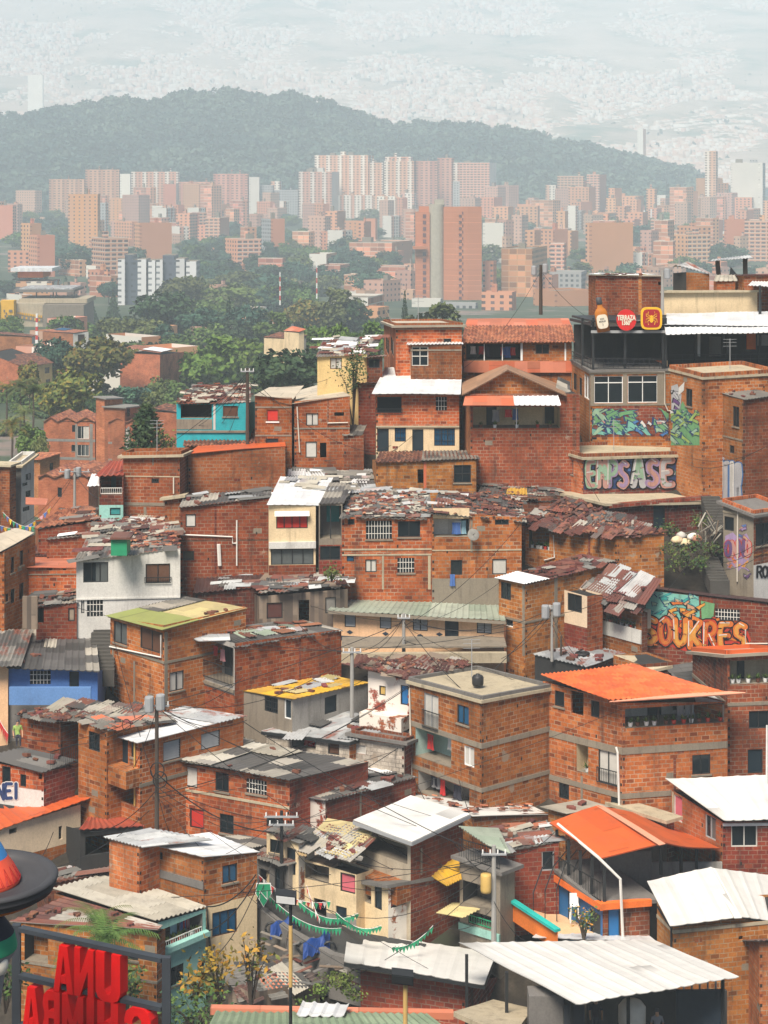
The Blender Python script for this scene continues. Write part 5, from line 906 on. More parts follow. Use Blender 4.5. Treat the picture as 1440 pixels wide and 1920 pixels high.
# ---- thousands of far houses on the mountain slope (uncountable)
m, nt, b = newmat('far_house_walls'); M['farhouse'] = m; ca = nt.nodes.new('ShaderNodeVertexColor'); ca.layer_name = 'tint'; nt.links.new(ca.outputs[0], b.inputs['Base Color']); b.inputs['Roughness'].default_value = .9
GREEN = [(870,85,170,22),(640,92,70,16),(1210,125,70,11),(1430,145,70,30),(1390,45,70,26),(90,20,130,22),(230,120,42,8),(990,132,50,7),(700,8,110,14),(1130,10,90,12),(60,205,90,10),(1330,195,70,9),(1200,255,110,10),(1440,100,50,16)]
PAL = [(.50,.33,.26),(.46,.28,.22),(.50,.38,.31),(.50,.45,.41),(.58,.54,.50),(.45,.40,.36),(.49,.36,.29),(.52,.47,.43),(.42,.29,.23)]
V = []; Fq = []; CC = []
def far_z(px, t): return far_pt(px, t)
n = 0
while n < 30000:
    px = rnd.uniform(-120, 1560); t = rnd.random()**1.15*.93+.01; rw = 70+20*mno.noise(Vector((px*.004, t*3, 2))); t = max(.005, (math.floor(t*rw)+rnd.uniform(0,.5)+.4*mno.noise(Vector((px*.01, t*9, 7))))/rw); p = far_pt(px, t); y = HZ-p.z*F/p.y
    if any(((px-a)/c)**2+((y-b_)/d)**2 < 1+.5*mno.noise(Vector((px*.04,y*.08,0))) for a,b_,c,d in GREEN): n += .2; continue
    if mno.fractal(Vector((px*.010, y*.028, 5)), .8, 2, 4) < -.38: n += .3; continue
    n += 1; w, d, h = rnd.uniform(6,15), rnd.uniform(5,10), rnd.uniform(3,6)
    if rnd.random() < .02: w, h = w*2.2, h*1.6
    r = rnd.gauss(.2,.25); e = np.array([math.cos(r), math.sin(r), 0])*w/2; f = np.array([-math.sin(r), math.cos(r), 0])*d/2; c0 = np.array(p)+np.array([0,0,-5]); z = np.array([0,0,h+5+rnd.uniform(0,3)])
    q = [c0-e-f, c0+e-f, c0+e+f, c0-e+f]; i = len(V); V += q+[x+z for x in q]
    Fq += [(i,i+1,i+5,i+4),(i+1,i+2,i+6,i+5),(i+3,i,i+4,i+7),(i+4,i+5,i+6,i+7)]
    wc = rnd.choice(PAL); rc = rnd.choice([(.36,.17,.12),(.40,.34,.30),(.62,.61,.60),(.28,.15,.11),(.45,.34,.28),(.34,.2,.15)])
    CC += [tuple(.8*x+.06 for x in wc)+(1,)]*3+[tuple(.8*x+.05 for x in rc)+(1,)]
o = bulk('hillside_town', np.array(V), Fq, 'farhouse', CC); o['kind'] = 'stuff'
cen = []
for k in range(1800):
    px = rnd.uniform(-120, 1560); t = rnd.random()*.95; cen.append(tuple(far_pt(px, t)+Vector((0,0,rnd.uniform(0,8)))))
V, Fq = rand_quads(np.array(cen), nr.uniform(3,6,len(cen)), .5); o = bulk('hillside_greenery', V, Fq, 'leaf_hill'); o['kind'] = 'stuff'
# ---------------------------------------------------------------- city blocks in the valley
NTOW = 0
def tower(label, x0, xc, x1, yt, yb, mL, mR, D=None, lift=0, a=None, group=None, cat='tower', name='apartment_tower', roofm='concrete', deep=None, sink=12):
    D = D or min(2120-2*(yb-340)%40, VD(yb)); k0, kc, k1 = [(x-720)/F for x in (x0, xc, x1)]; X = kc*D
    a_ = R(a if a is not None else 20)
    z0, z1 = min((HZ-yb)/F*D, vz(D))-sink, (HZ-yt)/F*D
    if xc == x0:      # single frontal face
        eR = Vector((1,.0,0)); wr = (k1-k0)*D; eL = Vector((0,1,0)); wl = deep or max(9, wr*.8)
    elif xc == x1:
        eL = Vector((-1,0,0)); wl = (k1-k0)*D; eR = Vector((0,1,0)); wr = deep or max(9, wl*.8)
    else:
        eL = Vector((-math.cos(a_), math.sin(a_), 0)); eR = Vector((math.sin(a_), math.cos(a_), 0))
        wl = (X-k0*D)/(math.cos(a_)+k0*math.sin(a_)); wr = min(deep or 60, abs((k1*D-X)/(math.sin(a_)-k1*math.cos(a_) or .01)))
    N = Vector((X, D, 0)); Lc = N+eL*wl; Rc = N+eR*wr; B = Lc+Rc-N
    root = empty(name, ((N+B)/2).to_tuple()[:2]+(z0,), label, cat, group)
    mb = MB(); off = rnd.uniform(0,40)
    for p, q, mt in ((Lc,N,mL),(N,Rc,mR),(Rc,B,mL),(B,Lc,mR)):
        L = (q-p).length; mb.poly([(p.x,p.y,z0),(q.x,q.y,z0),(q.x,q.y,z1),(p.x,p.y,z1)], mt, [(0,z0-z1),(L,z0-z1),(L,0),(0,0)])
    w = mb.build('wall', root)
    mb = MB(); mb.poly([(p.x,p.y,z1-.9) for p in (N,Rc,B,Lc)], roofm); mb.build('roof', root)
    for k in range(lift):
        c = N+(Rc-N)*rnd.uniform(.15,.7)+(Lc-N)*rnd.uniform(.15,.7); mb = MB(); s = min(wl, wr)*.22
        mb.obox((c.x,c.y,z1-.9), eR*s, eL*s, (0,0,rnd.uniform(3,5.5)), mR if rnd.random() < .5 else 'concrete'); mb.build('lift_house', root)
    return root
TW = [  # label, x0, xc, x1, top, foot, left face, right face, lift houses
('slender orange brick tower with stepped crown left of the city centre',128,183,188,364,482,'f_brick2','f_plain2',2),
('orange tower cut by the left edge under a steel frame',-20,24,31,385,450,'f_plain2','f_brick',1),
('stubby brick block low at far left with side windows',15,56,60,470,512,'f_brick','f_brick',0),
('broad orange tower with white parapet rim behind the grey station',55,70,103,441,520,'f_brick','f_plain2',1),
('twin brick balcony tower beside the black and white flats',172,198,240,446,527,'f_balcony','f_balcony',2),
('brick tower with dark zigzag stairwell stripe',252,262,322,418,492,'f_brick','f_plain2',1),
('long pink apartment slab lowest of the left rear row',92,158,160,336,385,'f_pink','f_pink',2),
('pink apartment slab with white checkered top storeys at left',160,223,225,318,385,'f_pink','f_pink',4),
('narrow white end slab at left of the rear row',225,244,246,326,378,'f_whiteplain','f_whiteplain',0),
('striped apartment slab right of the white end slab',246,334,337,322,400,'f_stripe','f_stripe',4),
('short tower with twin cream strips in front of the striped slab',306,330,341,345,392,'f_plain2','f_whiteplain',1),
('plain pink slab between the two checkered slabs',335,398,402,341,394,'f_pink','f_pink',2),
('pink apartment slab with white checkered top storeys at centre left',400,464,467,326,392,'f_pink','f_pink',3),
('tall white end wall right of the centre left slab',467,486,488,332,393,'f_whiteplain','f_whiteplain',0),
('small grey block beside the tall white end wall',488,511,514,347,390,'f_grey','f_grey',0),
('grey flats with dark roof edge left of the lift topped tower',514,558,561,356,395,'f_grey','f_grey',1),
('lone pale tower stub behind the grey flats',508,524,528,340,380,'f_white','f_white',0),
('striped tower with four cream lift houses and cream end',560,622,636,322,398,'f_stripe','f_whiteplain',4),
('highest striped slab on the ridge left of centre',590,690,701,291,380,'f_stripe','f_stripe',3),
('striped slab stepping down beside the highest slab',672,718,722,305,380,'f_stripe','f_stripe',2),
('pink and white slab above the centre of the city',720,776,780,302,375,'f_stripe','f_pink',2),
('pale slab with flat projecting roof plates',722,770,774,294,370,'f_stripe','f_stripe',2),
('rose slab left of the rose tower with raised crown',780,820,822,302,375,'f_pink','f_pink',1),
('rose tower with raised crown near the bright corner tower',820,848,852,296,380,'f_pink','f_pink',1),
('slim striped tower tucked behind the bright corner tower',850,866,868,305,380,'f_stripe','f_stripe',0),
('bright corner tower with rows of shaded balconies',862,918,931,305,410,'f_balcony','f_whiteplain',1),
('grey balcony block before the bright corner tower',822,864,868,340,400,'f_grey','f_grey',1),
('white flats with checkered windows left of the cylinder tower',752,776,780,362,412,'f_white','f_white',1),
('dark glazed block left of the cylinder tower',776,792,800,360,410,'f_dark','f_grey',0),
('row of low white and pink flats below the highest slab',618,700,704,366,410,'f_white','f_white',3),
('second row of low white and pink flats right of the first',700,752,756,368,412,'f_white','f_white',2),
('big white windowless building right of the cylinder tower',905,944,946,418,495,'f_whiteplain','f_whiteplain',1),
('orange tower with brown grid lines right of the cylinder tower',940,998,1026,466,558,'f_grid','f_brick',1),
('brick balcony block with white flat roof at right of the grid tower',1032,1058,1062,456,512,'f_balcony','f_brick',0),
('rose block above the white windowed house',970,1008,1012,386,436,'f_brick','f_plain2',0),
('white house end with three rows of windows below the rose block',998,1012,1034,432,468,'f_white','f_plain2',0),
('tall beige tower left of the twin crowned pair',1045,1094,1096,330,388,'f_balcony','f_balcony',1),
('tall beige tower right of the twin crowned pair',1100,1124,1142,327,392,'f_balcony','f_plain2',1),
('violet pink block in front of the twin crowned pair',1080,1126,1130,357,404,'f_pink','f_pink',1),
('thin pale tower beside the twin crowned pair',1023,1042,1046,347,385,'f_white','f_white',0),
('huge blank orange wall tower at right',1098,1105,1187,418,515,'f_brick','f_plain',1),
('long rose block with small windows at the foot of the forest',1146,1196,1212,368,412,'f_brick','f_plain2',1),
('rose tower with antenna at the foot of the forest',1212,1228,1232,354,416,'f_brick','f_pink',1),
('pale concrete tower right of the rose antenna tower',1232,1248,1252,366,402,'f_whiteplain','f_grey',0),
('blank orange slab behind the white framed block',1305,1330,1355,334,402,'f_plain','f_plain',0),
('block with thick white portal frame at right',1329,1342,1366,343,400,'f_white','f_brick',0),
('framed brick tower behind the rooftop hut',1225,1262,1266,452,512,'f_frame','f_frame',1),
('brick tower with dark glazed recess behind the rooftop hut',1264,1290,1330,440,510,'f_brick','f_balcony',2),
('tall brick tower stepped behind the recessed tower',1270,1300,1332,424,505,'f_brick','f_brick',1),
('orange tower with balcony column at right edge',1358,1396,1400,412,490,'f_plain2','f_plain2',2),
('ribbed balcony tower cut by the right edge',1396,1440,1470,414,492,'f_balcony','f_brick',1),
('cream and brick block with roof tanks at right',1373,1410,1436,370,396,'f_brick','f_white',1),
('pale pink tower far right below the mountain town',1322,1342,1346,283,330,'f_stripe','f_stripe',0),
('white row of slabs far right below the mountain town',1370,1430,1460,305,345,'f_whiteplain','f_grey',2),
('slim orange tower right of the tree gap at centre',610,632,648,396,462,'f_brick','f_plain2',1),
('lower brick frame tower right of the slim orange tower',646,684,688,414,466,'f_brick2','f_frame',0),
('rose block next to the white flats at centre',684,704,708,410,462,'f_plain2','f_plain2',0),
('orange slab with grey balcony face at centre left',490,508,534,410,494,'f_grey','f_plain2',1),
('beige balcony block with tiled crown at centre left',422,446,490,448,508,'f_brick','f_balcony',2),
('brick frame block with white roof room below the orange slab',484,530,535,484,530,'f_frame','f_plain2',0),
('stepped brick house with blank orange side at left of centre',385,412,430,408,460,'f_balcony','f_plain2',1),
('brick block behind the park trees at left of centre',360,374,388,398,448,'f_frame','f_balcony',0),
('cream block with orange shaft and yellow end wall',580,612,631,476,520,'f_whiteplain','f_plain2',0),
('flat brick frame building beside the red mast',598,638,656,497,534,'f_frame','f_plain2',0),
('white apartment block left of the zigzag stairwell tower',285,312,332,390,440,'f_whiteplain','f_white',1),
('brown brick block behind the white apartment block',205,232,256,372,425,'f_brick2','f_brick',1),
('grey balcony block right of the slender orange tower',186,198,203,380,440,'f_grey','f_white',0),
('brick block low behind the park between the pink slabs',330,356,378,400,450,'f_brick','f_brick',1),
('reddish block left of the big white building',905,925,931,490,560,'f_brick2','f_brick2',0),
('orange walled house below the grid tower',1000,1040,1110,545,580,'f_plain2','f_plain2',0),
('brick house with white roof room right of the cylinder tower foot',903,960,968,548,590,'f_brick','f_plain2',1),
('pale grey house at the foot of the cylinder tower',772,826,830,560,582,'f_whiteplain','f_grey',0),
('grey blue low house right of the pale grey house',832,892,896,568,585,'f_grey','f_grey',0),
('violet brick block right of the slim orange tower',655,735,780,455,505,'f_frame','f_plain2',1),
('brick frame house near the small conifer',700,760,776,500,532,'f_frame','f_brick',0),
('orange cornered house left of the red mast',528,552,570,548,585,'f_plain2','f_brick',0),
('cream house with orange side wall in the trees',618,690,720,558,602,'f_whiteplain','f_frame',0),
('low brick frame house left of the tall conifer',645,700,712,515,548,'f_frame','f_brick',0),
('open concrete frame of a half built block below the balcony block',1030,1090,1100,510,550,'f_grey','f_grey',0),
('grey white balcony block above the blank orange tower',1048,1090,1098,395,432,'f_grey','f_plain2',0),
('orange block joined to the grey white balcony block',1096,1140,1176,400,436,'f_plain2','f_brick',1),
('white roofed brick pavilion between the forest foot and the framed tower',1220,1262,1264,412,450,'f_balcony','f_balcony',0),
('cream block with slit windows left of the right edge tower',1328,1352,1358,412,446,'f_white','f_white',0),
]
for t in TW:
    lab, x0, xc, x1, yt, yb, mL, mR, lf = t; tower(lab, x0, xc, x1, yt, yb, mL, mR, lift=lf, a=14 if (xc-x0) > (x1-xc) else 62)
# black and white flats
r_ = None
for i, (x0, x1, yt, mt) in enumerate(((221,234,486,'f_white'),(234,249,478,'f_dark'),(249,258,488,'f_dark'),(258,274,486,'f_white'),(274,278,489,'f_dark'),(278,291,488,'f_white'),(291,293,489,'f_dark'),(293,305,487,'f_white'),(305,327,479,'f_dark'),(327,330,488,'f_dark'),(330,346,485,'f_white'),(346,349,489,'f_dark'),(349,368,490,'f_white'))):
    if r_ is None: r_ = empty('apartment_tower', P(295,572,940), 'row of slim white and charcoal apartment stripes behind the dark ficus tree', 'apartments')
    D = 940; mb = MB(); p = P(x0,580,D+(3 if mt == 'f_dark' else 0)); zt_ = (HZ-yt)/F*D; w_ = (x1-x0)/F*D
    z0 = p.z; mb.poly([(p.x,p.y,z0),(p.x+w_,p.y,z0),(p.x+w_,p.y,zt_),(p.x,p.y,zt_)], mt if mt == 'f_dark' else 'f_whitebw', [(0,0),(w_,0),(w_,zt_-z0),(0,zt_-z0)])
    mb.poly([(p.x,p.y+18,z0),(p.x,p.y,z0),(p.x,p.y,zt_),(p.x,p.y+18,zt_)], mt if mt == 'f_dark' else 'f_grey'); mb.poly([(p.x+w_,p.y,z0),(p.x+w_,p.y+18,z0),(p.x+w_,p.y+18,zt_),(p.x+w_,p.y,zt_)], 'f_grey'); mb.poly([(p.x,p.y,zt_),(p.x+w_,p.y,zt_),(p.x+w_,p.y+18,zt_),(p.x,p.y+18,zt_)], 'concrete')
    mb.build('wall', r_)
# the cylinder tower
D = 1010; r_ = empty('apartment_tower', P(840,585,D), 'tall orange brick tower with grey concrete cylinder in the middle of the view', 'tower')
def xm(x): return (x-720)/F*D
def zm(y): return (HZ-y)/F*D
def box(x0, x1, yt, yb, d0, d1, mt, name='wall'):
    mb = MB(); mb.obox((xm(x0),D+d0,zm(yb)), (xm(x1)-xm(x0),0,0), (0,d1-d0,0), (0,0,zm(yt)-zm(yb)), mt); return mb.build(name, r_)
box(779,806,398,585,2,14,'tw_brick'); box(786,806,387,399,4,14,'tw_brick')
c = ((xm(803)+xm(834))/2, D+6, zm(585)); rr = (xm(834)-xm(803))/2
mb = MB(); h_ = zm(383)-zm(585); mb.lathe(c, [(rr,0),(rr,h_),(.01,h_)], 'tw_grey', 24); mb.build('cylinder', r_); box(815,833,374,384,3,9,'tw_grey','lift_house')
mb = MB(); n_ = 12; x0, x1 = xm(832), xm(877)
arc = [(x0+(x1-x0)*k/n_, D+1-4*math.sin(math.pi*.5*k/n_+.2)) for k in range(n_+1)]+[(xm(903),D-1.5),(xm(903),D+14),(x0,D+14)]
for k in range(len(arc)):
    p, q = arc[k], arc[(k+1) % len(arc)]; L = math.dist(p, q); mb.poly([(*p,zm(585)),(*q,zm(585)),(*q,zm(388)),(*p,zm(388))], 'tw_brick', [(0,0),(L,0),(L,55),(0,55)])
mb.poly([(*p,zm(388)-.3) for p in arc], 'concrete'); mb.build('wall', r_)
for k in range(16):
    y = 402+k*11.8; mb = MB(); mb.obox((xm(793),D+1.7,zm(y+7)), (xm(799)-xm(793),0,0), (0,.25,0), (0,0,zm(y)-zm(y+7)), 'tw_win'); mb.build('window', r_)
    mb = MB(); mb.obox((xm(860),D-3.35,zm(y+4)), (xm(865)-xm(860),0,0), (0,.6,0), (0,0,1.1), 'tw_win'); mb.obox((xm(866),D-3.3,zm(y-1)), (.6,0,0), (0,.6,0), (0,0,1.2), 'tw_win'); mb.build('window', r_)
mb = MB(); mb.obox((xm(774),D-2,zm(467)), (xm(800)-xm(774),0,0), (0,4,0), (0,0,1.6), 'tw_brick'); mb.build('ledge', r_)
tower('white high rise far away on the mountain foot at left',52,80,82,140,190,'f_whiteplain','f_whiteplain',D=4300)
tower('white high rise standing just above the forest edge at right',1195,1206,1211,241,280,'f_whiteplain','f_plain2',D=3300)
# filler blocks
FK = [('f_house','f_house','low brick house block in the hazy valley town','brick'),('f_brick','f_plain2','small brick apartment block in the hazy valley town','brick2'),('f_whiteplain','f_white','small whitish house block in the hazy valley town','white'),('f_frame','f_brick','small unfinished frame house in the hazy valley town','frame')]
for k in range(300):
    yb = rnd.choice([rnd.uniform(395,450), rnd.uniform(420,500), rnd.uniform(470,560), rnd.uniform(540,640)])
    x = rnd.uniform(-20,1460)
    if 760 < x < 915 and yb > 470: continue
    if x < 760 and yb > 590: x = rnd.uniform(0,300)
    if yb > 575 and (x > 760 or yb > 600): continue
    if 215 < x < 375 and yb > 480: continue
    D = VD(yb); w_ = rnd.uniform(9,22)/D*F; h_ = rnd.uniform(5,13 if yb > 500 else 30)/D*F; f = rnd.choice(FK+FK[:2]+FK[:2]+FK[3:])
    if k < 60: D = rnd.uniform(1900,2130); yb = HZ-vz(D)*F/D+2; w_ = rnd.uniform(14,30)/D*F; h_ = rnd.uniform(14,42)/D*F; x = rnd.uniform(-20,640) if k < 30 else rnd.uniform(860,1460)
    tower(f[2], x, x+w_*rnd.choice([.45,.6,.75]), x+w_, yb-h_, yb, f[0], f[1], lift=rnd.choice([0,1,1]), D=D, a=rnd.choice([25,35,50]), group=f[2].replace('block','blocks').replace('house in','houses in'), cat='building', name='city_block', roofm=rnd.choice(['concrete','zinc_white','rust_orange','clay','white_wall']), deep=16)
# ---------------------------------------------------------------- trees
def make_crown(name, lobes, nl, ls, seed, flat=1., cone=False):
    g_ = np.random.default_rng(seed); P_ = []
    for i in range(lobes):
        if cone:
            z = i/lobes; r = (1-z)*.95+.04; k = max(10, int(nl*(1-z)*1.6)); a = g_.uniform(0,6.283,k); rr = r*np.sqrt(g_.uniform(.1,1,k)); P_.append(np.stack([rr*np.cos(a), rr*np.sin(a), z*2-1-.10*rr+g_.normal(0,.03,k)],1)); continue
        a = g_.uniform(0,6.283); t = g_.uniform(-1,1)
        rr = math.sqrt(max(0,1-t*t))*g_.uniform(.45,.78); c = np.array([rr*math.cos(a), rr*math.sin(a), t*.62*flat]); r = g_.uniform(.24,.40)
        d = g_.normal(size=(nl,3)); d /= np.linalg.norm(d,axis=1,keepdims=True); d[:,2] *= .75
        P_.append(c+d*r*g_.uniform(.6,1.08,size=(nl,1)))
    C = np.concatenate(P_); n = len(C); d = g_.normal(size=(n,3))*.8+C*1.2+np.array([0,0,.5]); d /= np.linalg.norm(d,axis=1,keepdims=True)
    t = np.cross(d, g_.normal(size=(n,3))); t /= np.linalg.norm(t,axis=1,keepdims=True); b = np.cross(d,t); s = ls*g_.uniform(.6,1.3,size=(n,1))
    V = np.stack([C-t*s-b*s*.55, C+t*s-b*s*.55, C+t*s+b*s*.55, C-t*s+b*s*.55],1).reshape(-1,3)
    o = bulk(name, V, np.arange(n*4).reshape(n,4), 'leaf_mid'); me = o.data; bpy.data.objects.remove(o); return me
CR = [make_crown('crown', 26, 75, .075, s) for s in (1,2,3)]+[make_crown('crown', 30, 60, .07, s, .7) for s in (4,5)]
CONE = make_crown('crown', 16, 90, .07, 9, cone=True)
TRK = None
def tree(label, x0, x1, yt, yb, leafm='leaf_mid', D=None, group=None, kind='round', name='broadleaf_tree', tr=.28):
    D = D or VD(yb); xc = (x0+x1)/2; w = (x1-x0)/F*D; H = (yb-yt)/F*D; base = P(xc, yb, D)
    root = empty(name, base, label, 'tree', group)
    me = CONE if kind == 'cone' else rnd.choice(CR)
    t0 = H*(tr if kind != 'cone' else .05); ch = H-t0
    o = bpy.data.objects.new('crown', me); COL.objects.link(o); o.parent = root; o.location = (0,0,t0+ch/2); o.scale = (w/2*(1.05 if kind == 'cone' else 1.3), w/2*(1.05 if kind == 'cone' else 1.3), ch/2*(1.08 if kind == 'cone' else 1.4)); o.rotation_euler = (0,0,rnd.random()*6.28)
    o.material_slots[0].link = 'OBJECT'; o.material_slots[0].material = M[leafm]
    mb = MB(); r = max(.12, w*.03); mb.tube([base-Vector((0,0,1.5)), base+Vector((w*.02,0,H*.3)), base+Vector((0,0,H*.62))], r, 'trunk', 7, r*.4)
    if kind != 'cone':
        for k in range(5):
            a = k*1.257+rnd.random(); mb.tube([base+Vector((0,0,H*.28)), base+Vector((math.cos(a)*w*.16, math.sin(a)*w*.16, H*.45)), base+Vector((math.cos(a)*w*.33, math.sin(a)*w*.33, H*.62))], r*.5, 'trunk', 5, r*.15)
    mb.build('trunk', root); return root
T = tree
T('big dark ficus with dense crown before the charcoal apartments',252,352,542,640,'leaf_dark'); T('olive domed tree rising behind the dark ficus',303,388,512,600,'leaf_olive'); T('dark tree right of the big dark ficus',338,420,575,650,'leaf_blue')
T('pointed conifer among the trees right of the ficus',412,446,556,650,'leaf_dark',kind='cone',name='conifer'); T('wide dark tree right of the pointed conifer',432,500,575,650,'leaf_blue')
T('bright green tree mass left of centre, leftmost crown',284,372,662,752,'leaf_bright',D=420); T('bright green tree mass left of centre, largest crown',345,450,636,760,'leaf_bright',D=400); T('bright green tree mass left of centre, right crown',430,515,628,745,'leaf_bright',D=430)
T('dark leaved tree touching the faded yellow house',470,600,650,760,'leaf_dark',D=260,tr=.15); T('dark flat topped tree above the yellow apartment house',66,142,632,742,'leaf_blue',D=410,tr=.4); T('spreading tree with yellowing top beside the flat topped tree',128,243,628,745,'leaf_rusty',D=390)
T('tree with orange and yellow blossoms above the brick apartments',86,192,696,800,'leaf_rusty',D=310,tr=.15); T('dark bush left of the brick stair tower',165,215,735,800,'leaf_dark',D=300,tr=.1); T('dark hedge like tree behind the brick stair tower',190,272,728,790,'leaf_blue',D=320,tr=.1); T('pale green tree right of the brick stair tower',268,312,730,790,'leaf_olive',D=300,tr=.1)
T('tall dark conifer behind the white low houses at left',193,232,548,610,'leaf_dark',kind='cone',name='conifer'); T('small araucaria left of the tall dark conifer',158,190,572,612,'leaf_dark',kind='cone',name='conifer'); T('green tree row in front of the concrete station, left',88,150,594,650,'leaf_mid'); T('olive tree right of the station tree row',185,255,590,665,'leaf_olive')
T('olive grey tree below the dark ficus',232,312,600,672,'leaf_olive'); T('shadowy tree between ficus and bright green mass',285,345,610,690,'leaf_blue',D=520)
T('reddish olive tree right of the masts, left crown',540,612,560,640,'leaf_rusty'); T('reddish olive tree right of the masts, broad middle crown',580,672,545,640,'leaf_olive'); T('dark olive tree at the end of the reddish row',630,690,566,640,'leaf_dark')
T('solitary slim conifer left of the orange parapet house',747,771,544,640,'leaf_dark',D=420,kind='cone',name='conifer'); T('round olive bush behind the orange parapet house',765,868,574,660,'leaf_olive',D=330,tr=.1); T('light green tree behind the faded yellow house, left',600,668,606,690,'leaf_bright',D=330,tr=.1); T('light green tree behind the faded yellow house, right',655,722,608,690,'leaf_bright',D=320,tr=.1)
T('mid green tree beside the white houses',560,622,606,690,'leaf_mid',D=380); T('yellow green tree below the masts',478,545,588,660,'leaf_mid',D=520); T('bushy tree at the far left below the palms',30,85,800,870,'leaf_mid',D=240,tr=.1); T('grey green bush behind the left apartments',60,90,815,880,'leaf_olive',D=235,tr=.1)
T('round park tree with clear trunk in the middle distance',655,708,484,535,'leaf_blue',tr=.3); T('park tree on the left of the grey station roof',65,105,516,558,'leaf_blue'); T('conical park tree right of the station roof',108,138,518,562,'leaf_blue',kind='cone',name='conifer'); T('dark tree by the low houses before the white stripes',185,222,525,572,'leaf_blue')
T('rough hillside tree left of the station tower block',0,40,590,640,'leaf_mid'); T('low mango tree at left below the brick wall',35,75,680,760,'leaf_rusty',D=330)
lab = 'hazy green tree among the houses on the valley floor'
for k in range(190):
    yb = rnd.choice([rnd.uniform(400,450), rnd.uniform(450,520), rnd.uniform(480,560)]); x = rnd.uniform(0,1440)
    if rnd.random() < .55: x = rnd.uniform(330,760) if yb > 470 else rnd.choice([rnd.uniform(20,140), rnd.uniform(380,640), rnd.uniform(1150,1290)])
    if 770 < x < 915 and yb > 480: continue
    D = VD(yb); w_ = rnd.uniform(13,24)/D*F; h_ = rnd.uniform(9,15)/D*F
    tree(lab, x-w_/2, x+w_/2, yb-h_, yb+2, rnd.choice(['leaf_blue','leaf_mid','leaf_blue','leaf_olive','leaf_dark']), group='hazy trees on the valley floor', tr=.12)
for k in range(34):
    x = rnd.uniform(340,560); yb = rnd.uniform(535,600); D = VD(yb); w_ = rnd.uniform(15,24)/D*F; h_ = rnd.uniform(11,16)/D*F
    tree('leafy park tree in the dense grove left of the red masts', x-w_/2, x+w_/2, yb-h_, yb+2, rnd.choice(['leaf_blue','leaf_mid','leaf_dark','leaf_olive']), group='park trees left of the red masts', tr=.12)
def frond_plant(label, x, yt, yb, D, n=16, L=3., mat='leaf_mid', name='palm_tree', cat='palm', trunk=True, seg=6, droop=1.1, wid=.28, up=.9):
    base = P(x, yb, D); top = P(x, yt, D); top.z -= L*.35; root = empty(name, base, label, cat)
    if trunk: mb = MB(); mb.tube([base-Vector((0,0,1)), base.lerp(top,.5)+Vector((.1,0,0)), top], .16, 'trunk', 7, .11); mb.build('trunk', root)
    mb = MB()
    for k in range(n):
        a = k*2.4+rnd.random()*.5; el = rnd.uniform(-.1, up*1.3); l = L*rnd.uniform(.75,1.1); d = Vector((math.cos(a), math.sin(a), 0)); sd = Vector((-math.sin(a), math.cos(a), 0)); prev = top
        pts = [top+d*(l*t*math.cos(el*(1-t*.4)))+Vector((0,0,l*(t*math.sin(el)-droop*.5*t*t))) for t in [i/seg for i in range(seg+1)]]
        for i in range(seg):
            for s in (-1,1):
                for q in range(3):
                    p0 = pts[i].lerp(pts[i+1], q/3); ln = l*wid*(1-.6*(i/seg))*rnd.uniform(.8,1.1); tip = p0+sd*s*ln+(pts[i+1]-pts[i])*.8-Vector((0,0,ln*.35)); p1 = pts[i].lerp(pts[i+1], q/3+.22)
                    mb.poly([p0, p1, tip], mat)
    mb.build('fronds', root); return root
frond_plant('tall grey green palm at the left edge, second from left', 38, 708, 800, 290, 18, 3.6, 'leaf_olive'); frond_plant('tall rusty palm at the very left edge', 12, 712, 800, 295, 18, 3.4, 'leaf_rusty'); frond_plant('dark palm beside the yellow apartment house', 62, 718, 805, 280, 18, 3.6, 'leaf_mid'); frond_plant('short orange tinged palm near the left edge', 22, 782, 860, 240, 18, 2.6, 'leaf_rusty'); frond_plant('short palm right of the orange tinged palm', 45, 760, 845, 255, 16, 2.8, 'leaf_olive')
for k, (x, yb, w_, h_, lf) in enumerate(((20,648,60,40,'leaf_mid'),(110,660,70,40,'leaf_mid'),(205,680,80,50,'leaf_olive'),(240,705,70,50,'leaf_mid'),(262,712,60,46,'leaf_olive'),(330,725,80,60,'leaf_bright'),(385,715,80,60,'leaf_bright'),(430,705,80,60,'leaf_mid'),(480,715,80,60,'leaf_bright'),(150,715,70,50,'leaf_rusty'),(100,735,70,45,'leaf_mid'),(255,700,90,55,'leaf_mid'),(300,700,70,60,'leaf_dark'),(330,690,80,60,'leaf_mid'),(390,670,80,60,'leaf_mid'),(440,660,80,55,'leaf_dark'),(490,680,70,50,'leaf_mid'),(530,720,80,60,'leaf_mid'),(600,700,60,50,'leaf_mid'),(270,770,70,45,'leaf_blue'),(300,760,60,50,'leaf_mid'),(240,740,60,40,'leaf_rusty'),(60,790,80,50,'leaf_mid'),(110,800,80,45,'leaf_dark'),(20,830,70,50,'leaf_olive'),(70,850,60,40,'leaf_mid'),(330,780,80,60,'leaf_mid'),(15,770,60,50,'leaf_mid'),(190,760,60,40,'leaf_dark'),(360,740,90,80,'leaf_bright'),(410,750,90,85,'leaf_mid'),(470,750,80,70,'leaf_bright'),(300,745,70,60,'leaf_bright'),(500,650,60,50,'leaf_olive'),(560,665,60,45,'leaf_mid'),(690,660,60,40,'leaf_mid'),(170,640,70,40,'leaf_mid'),(240,635,60,45,'leaf_dark'),(60,660,50,30,'leaf_mid'),(340,640,80,60,'leaf_dark'),(400,620,80,60,'leaf_mid'),(470,620,80,50,'leaf_olive'),(700,640,70,50,'leaf_dark'),(800,640,90,40,'leaf_olive'))):
    tree('lush green tree in the wooded belt behind the left houses', x-w_/2, x+w_/2, yb-h_, yb+8, lf, D=VD(yb)*1.02, group='trees of the wooded belt at left', tr=.08)
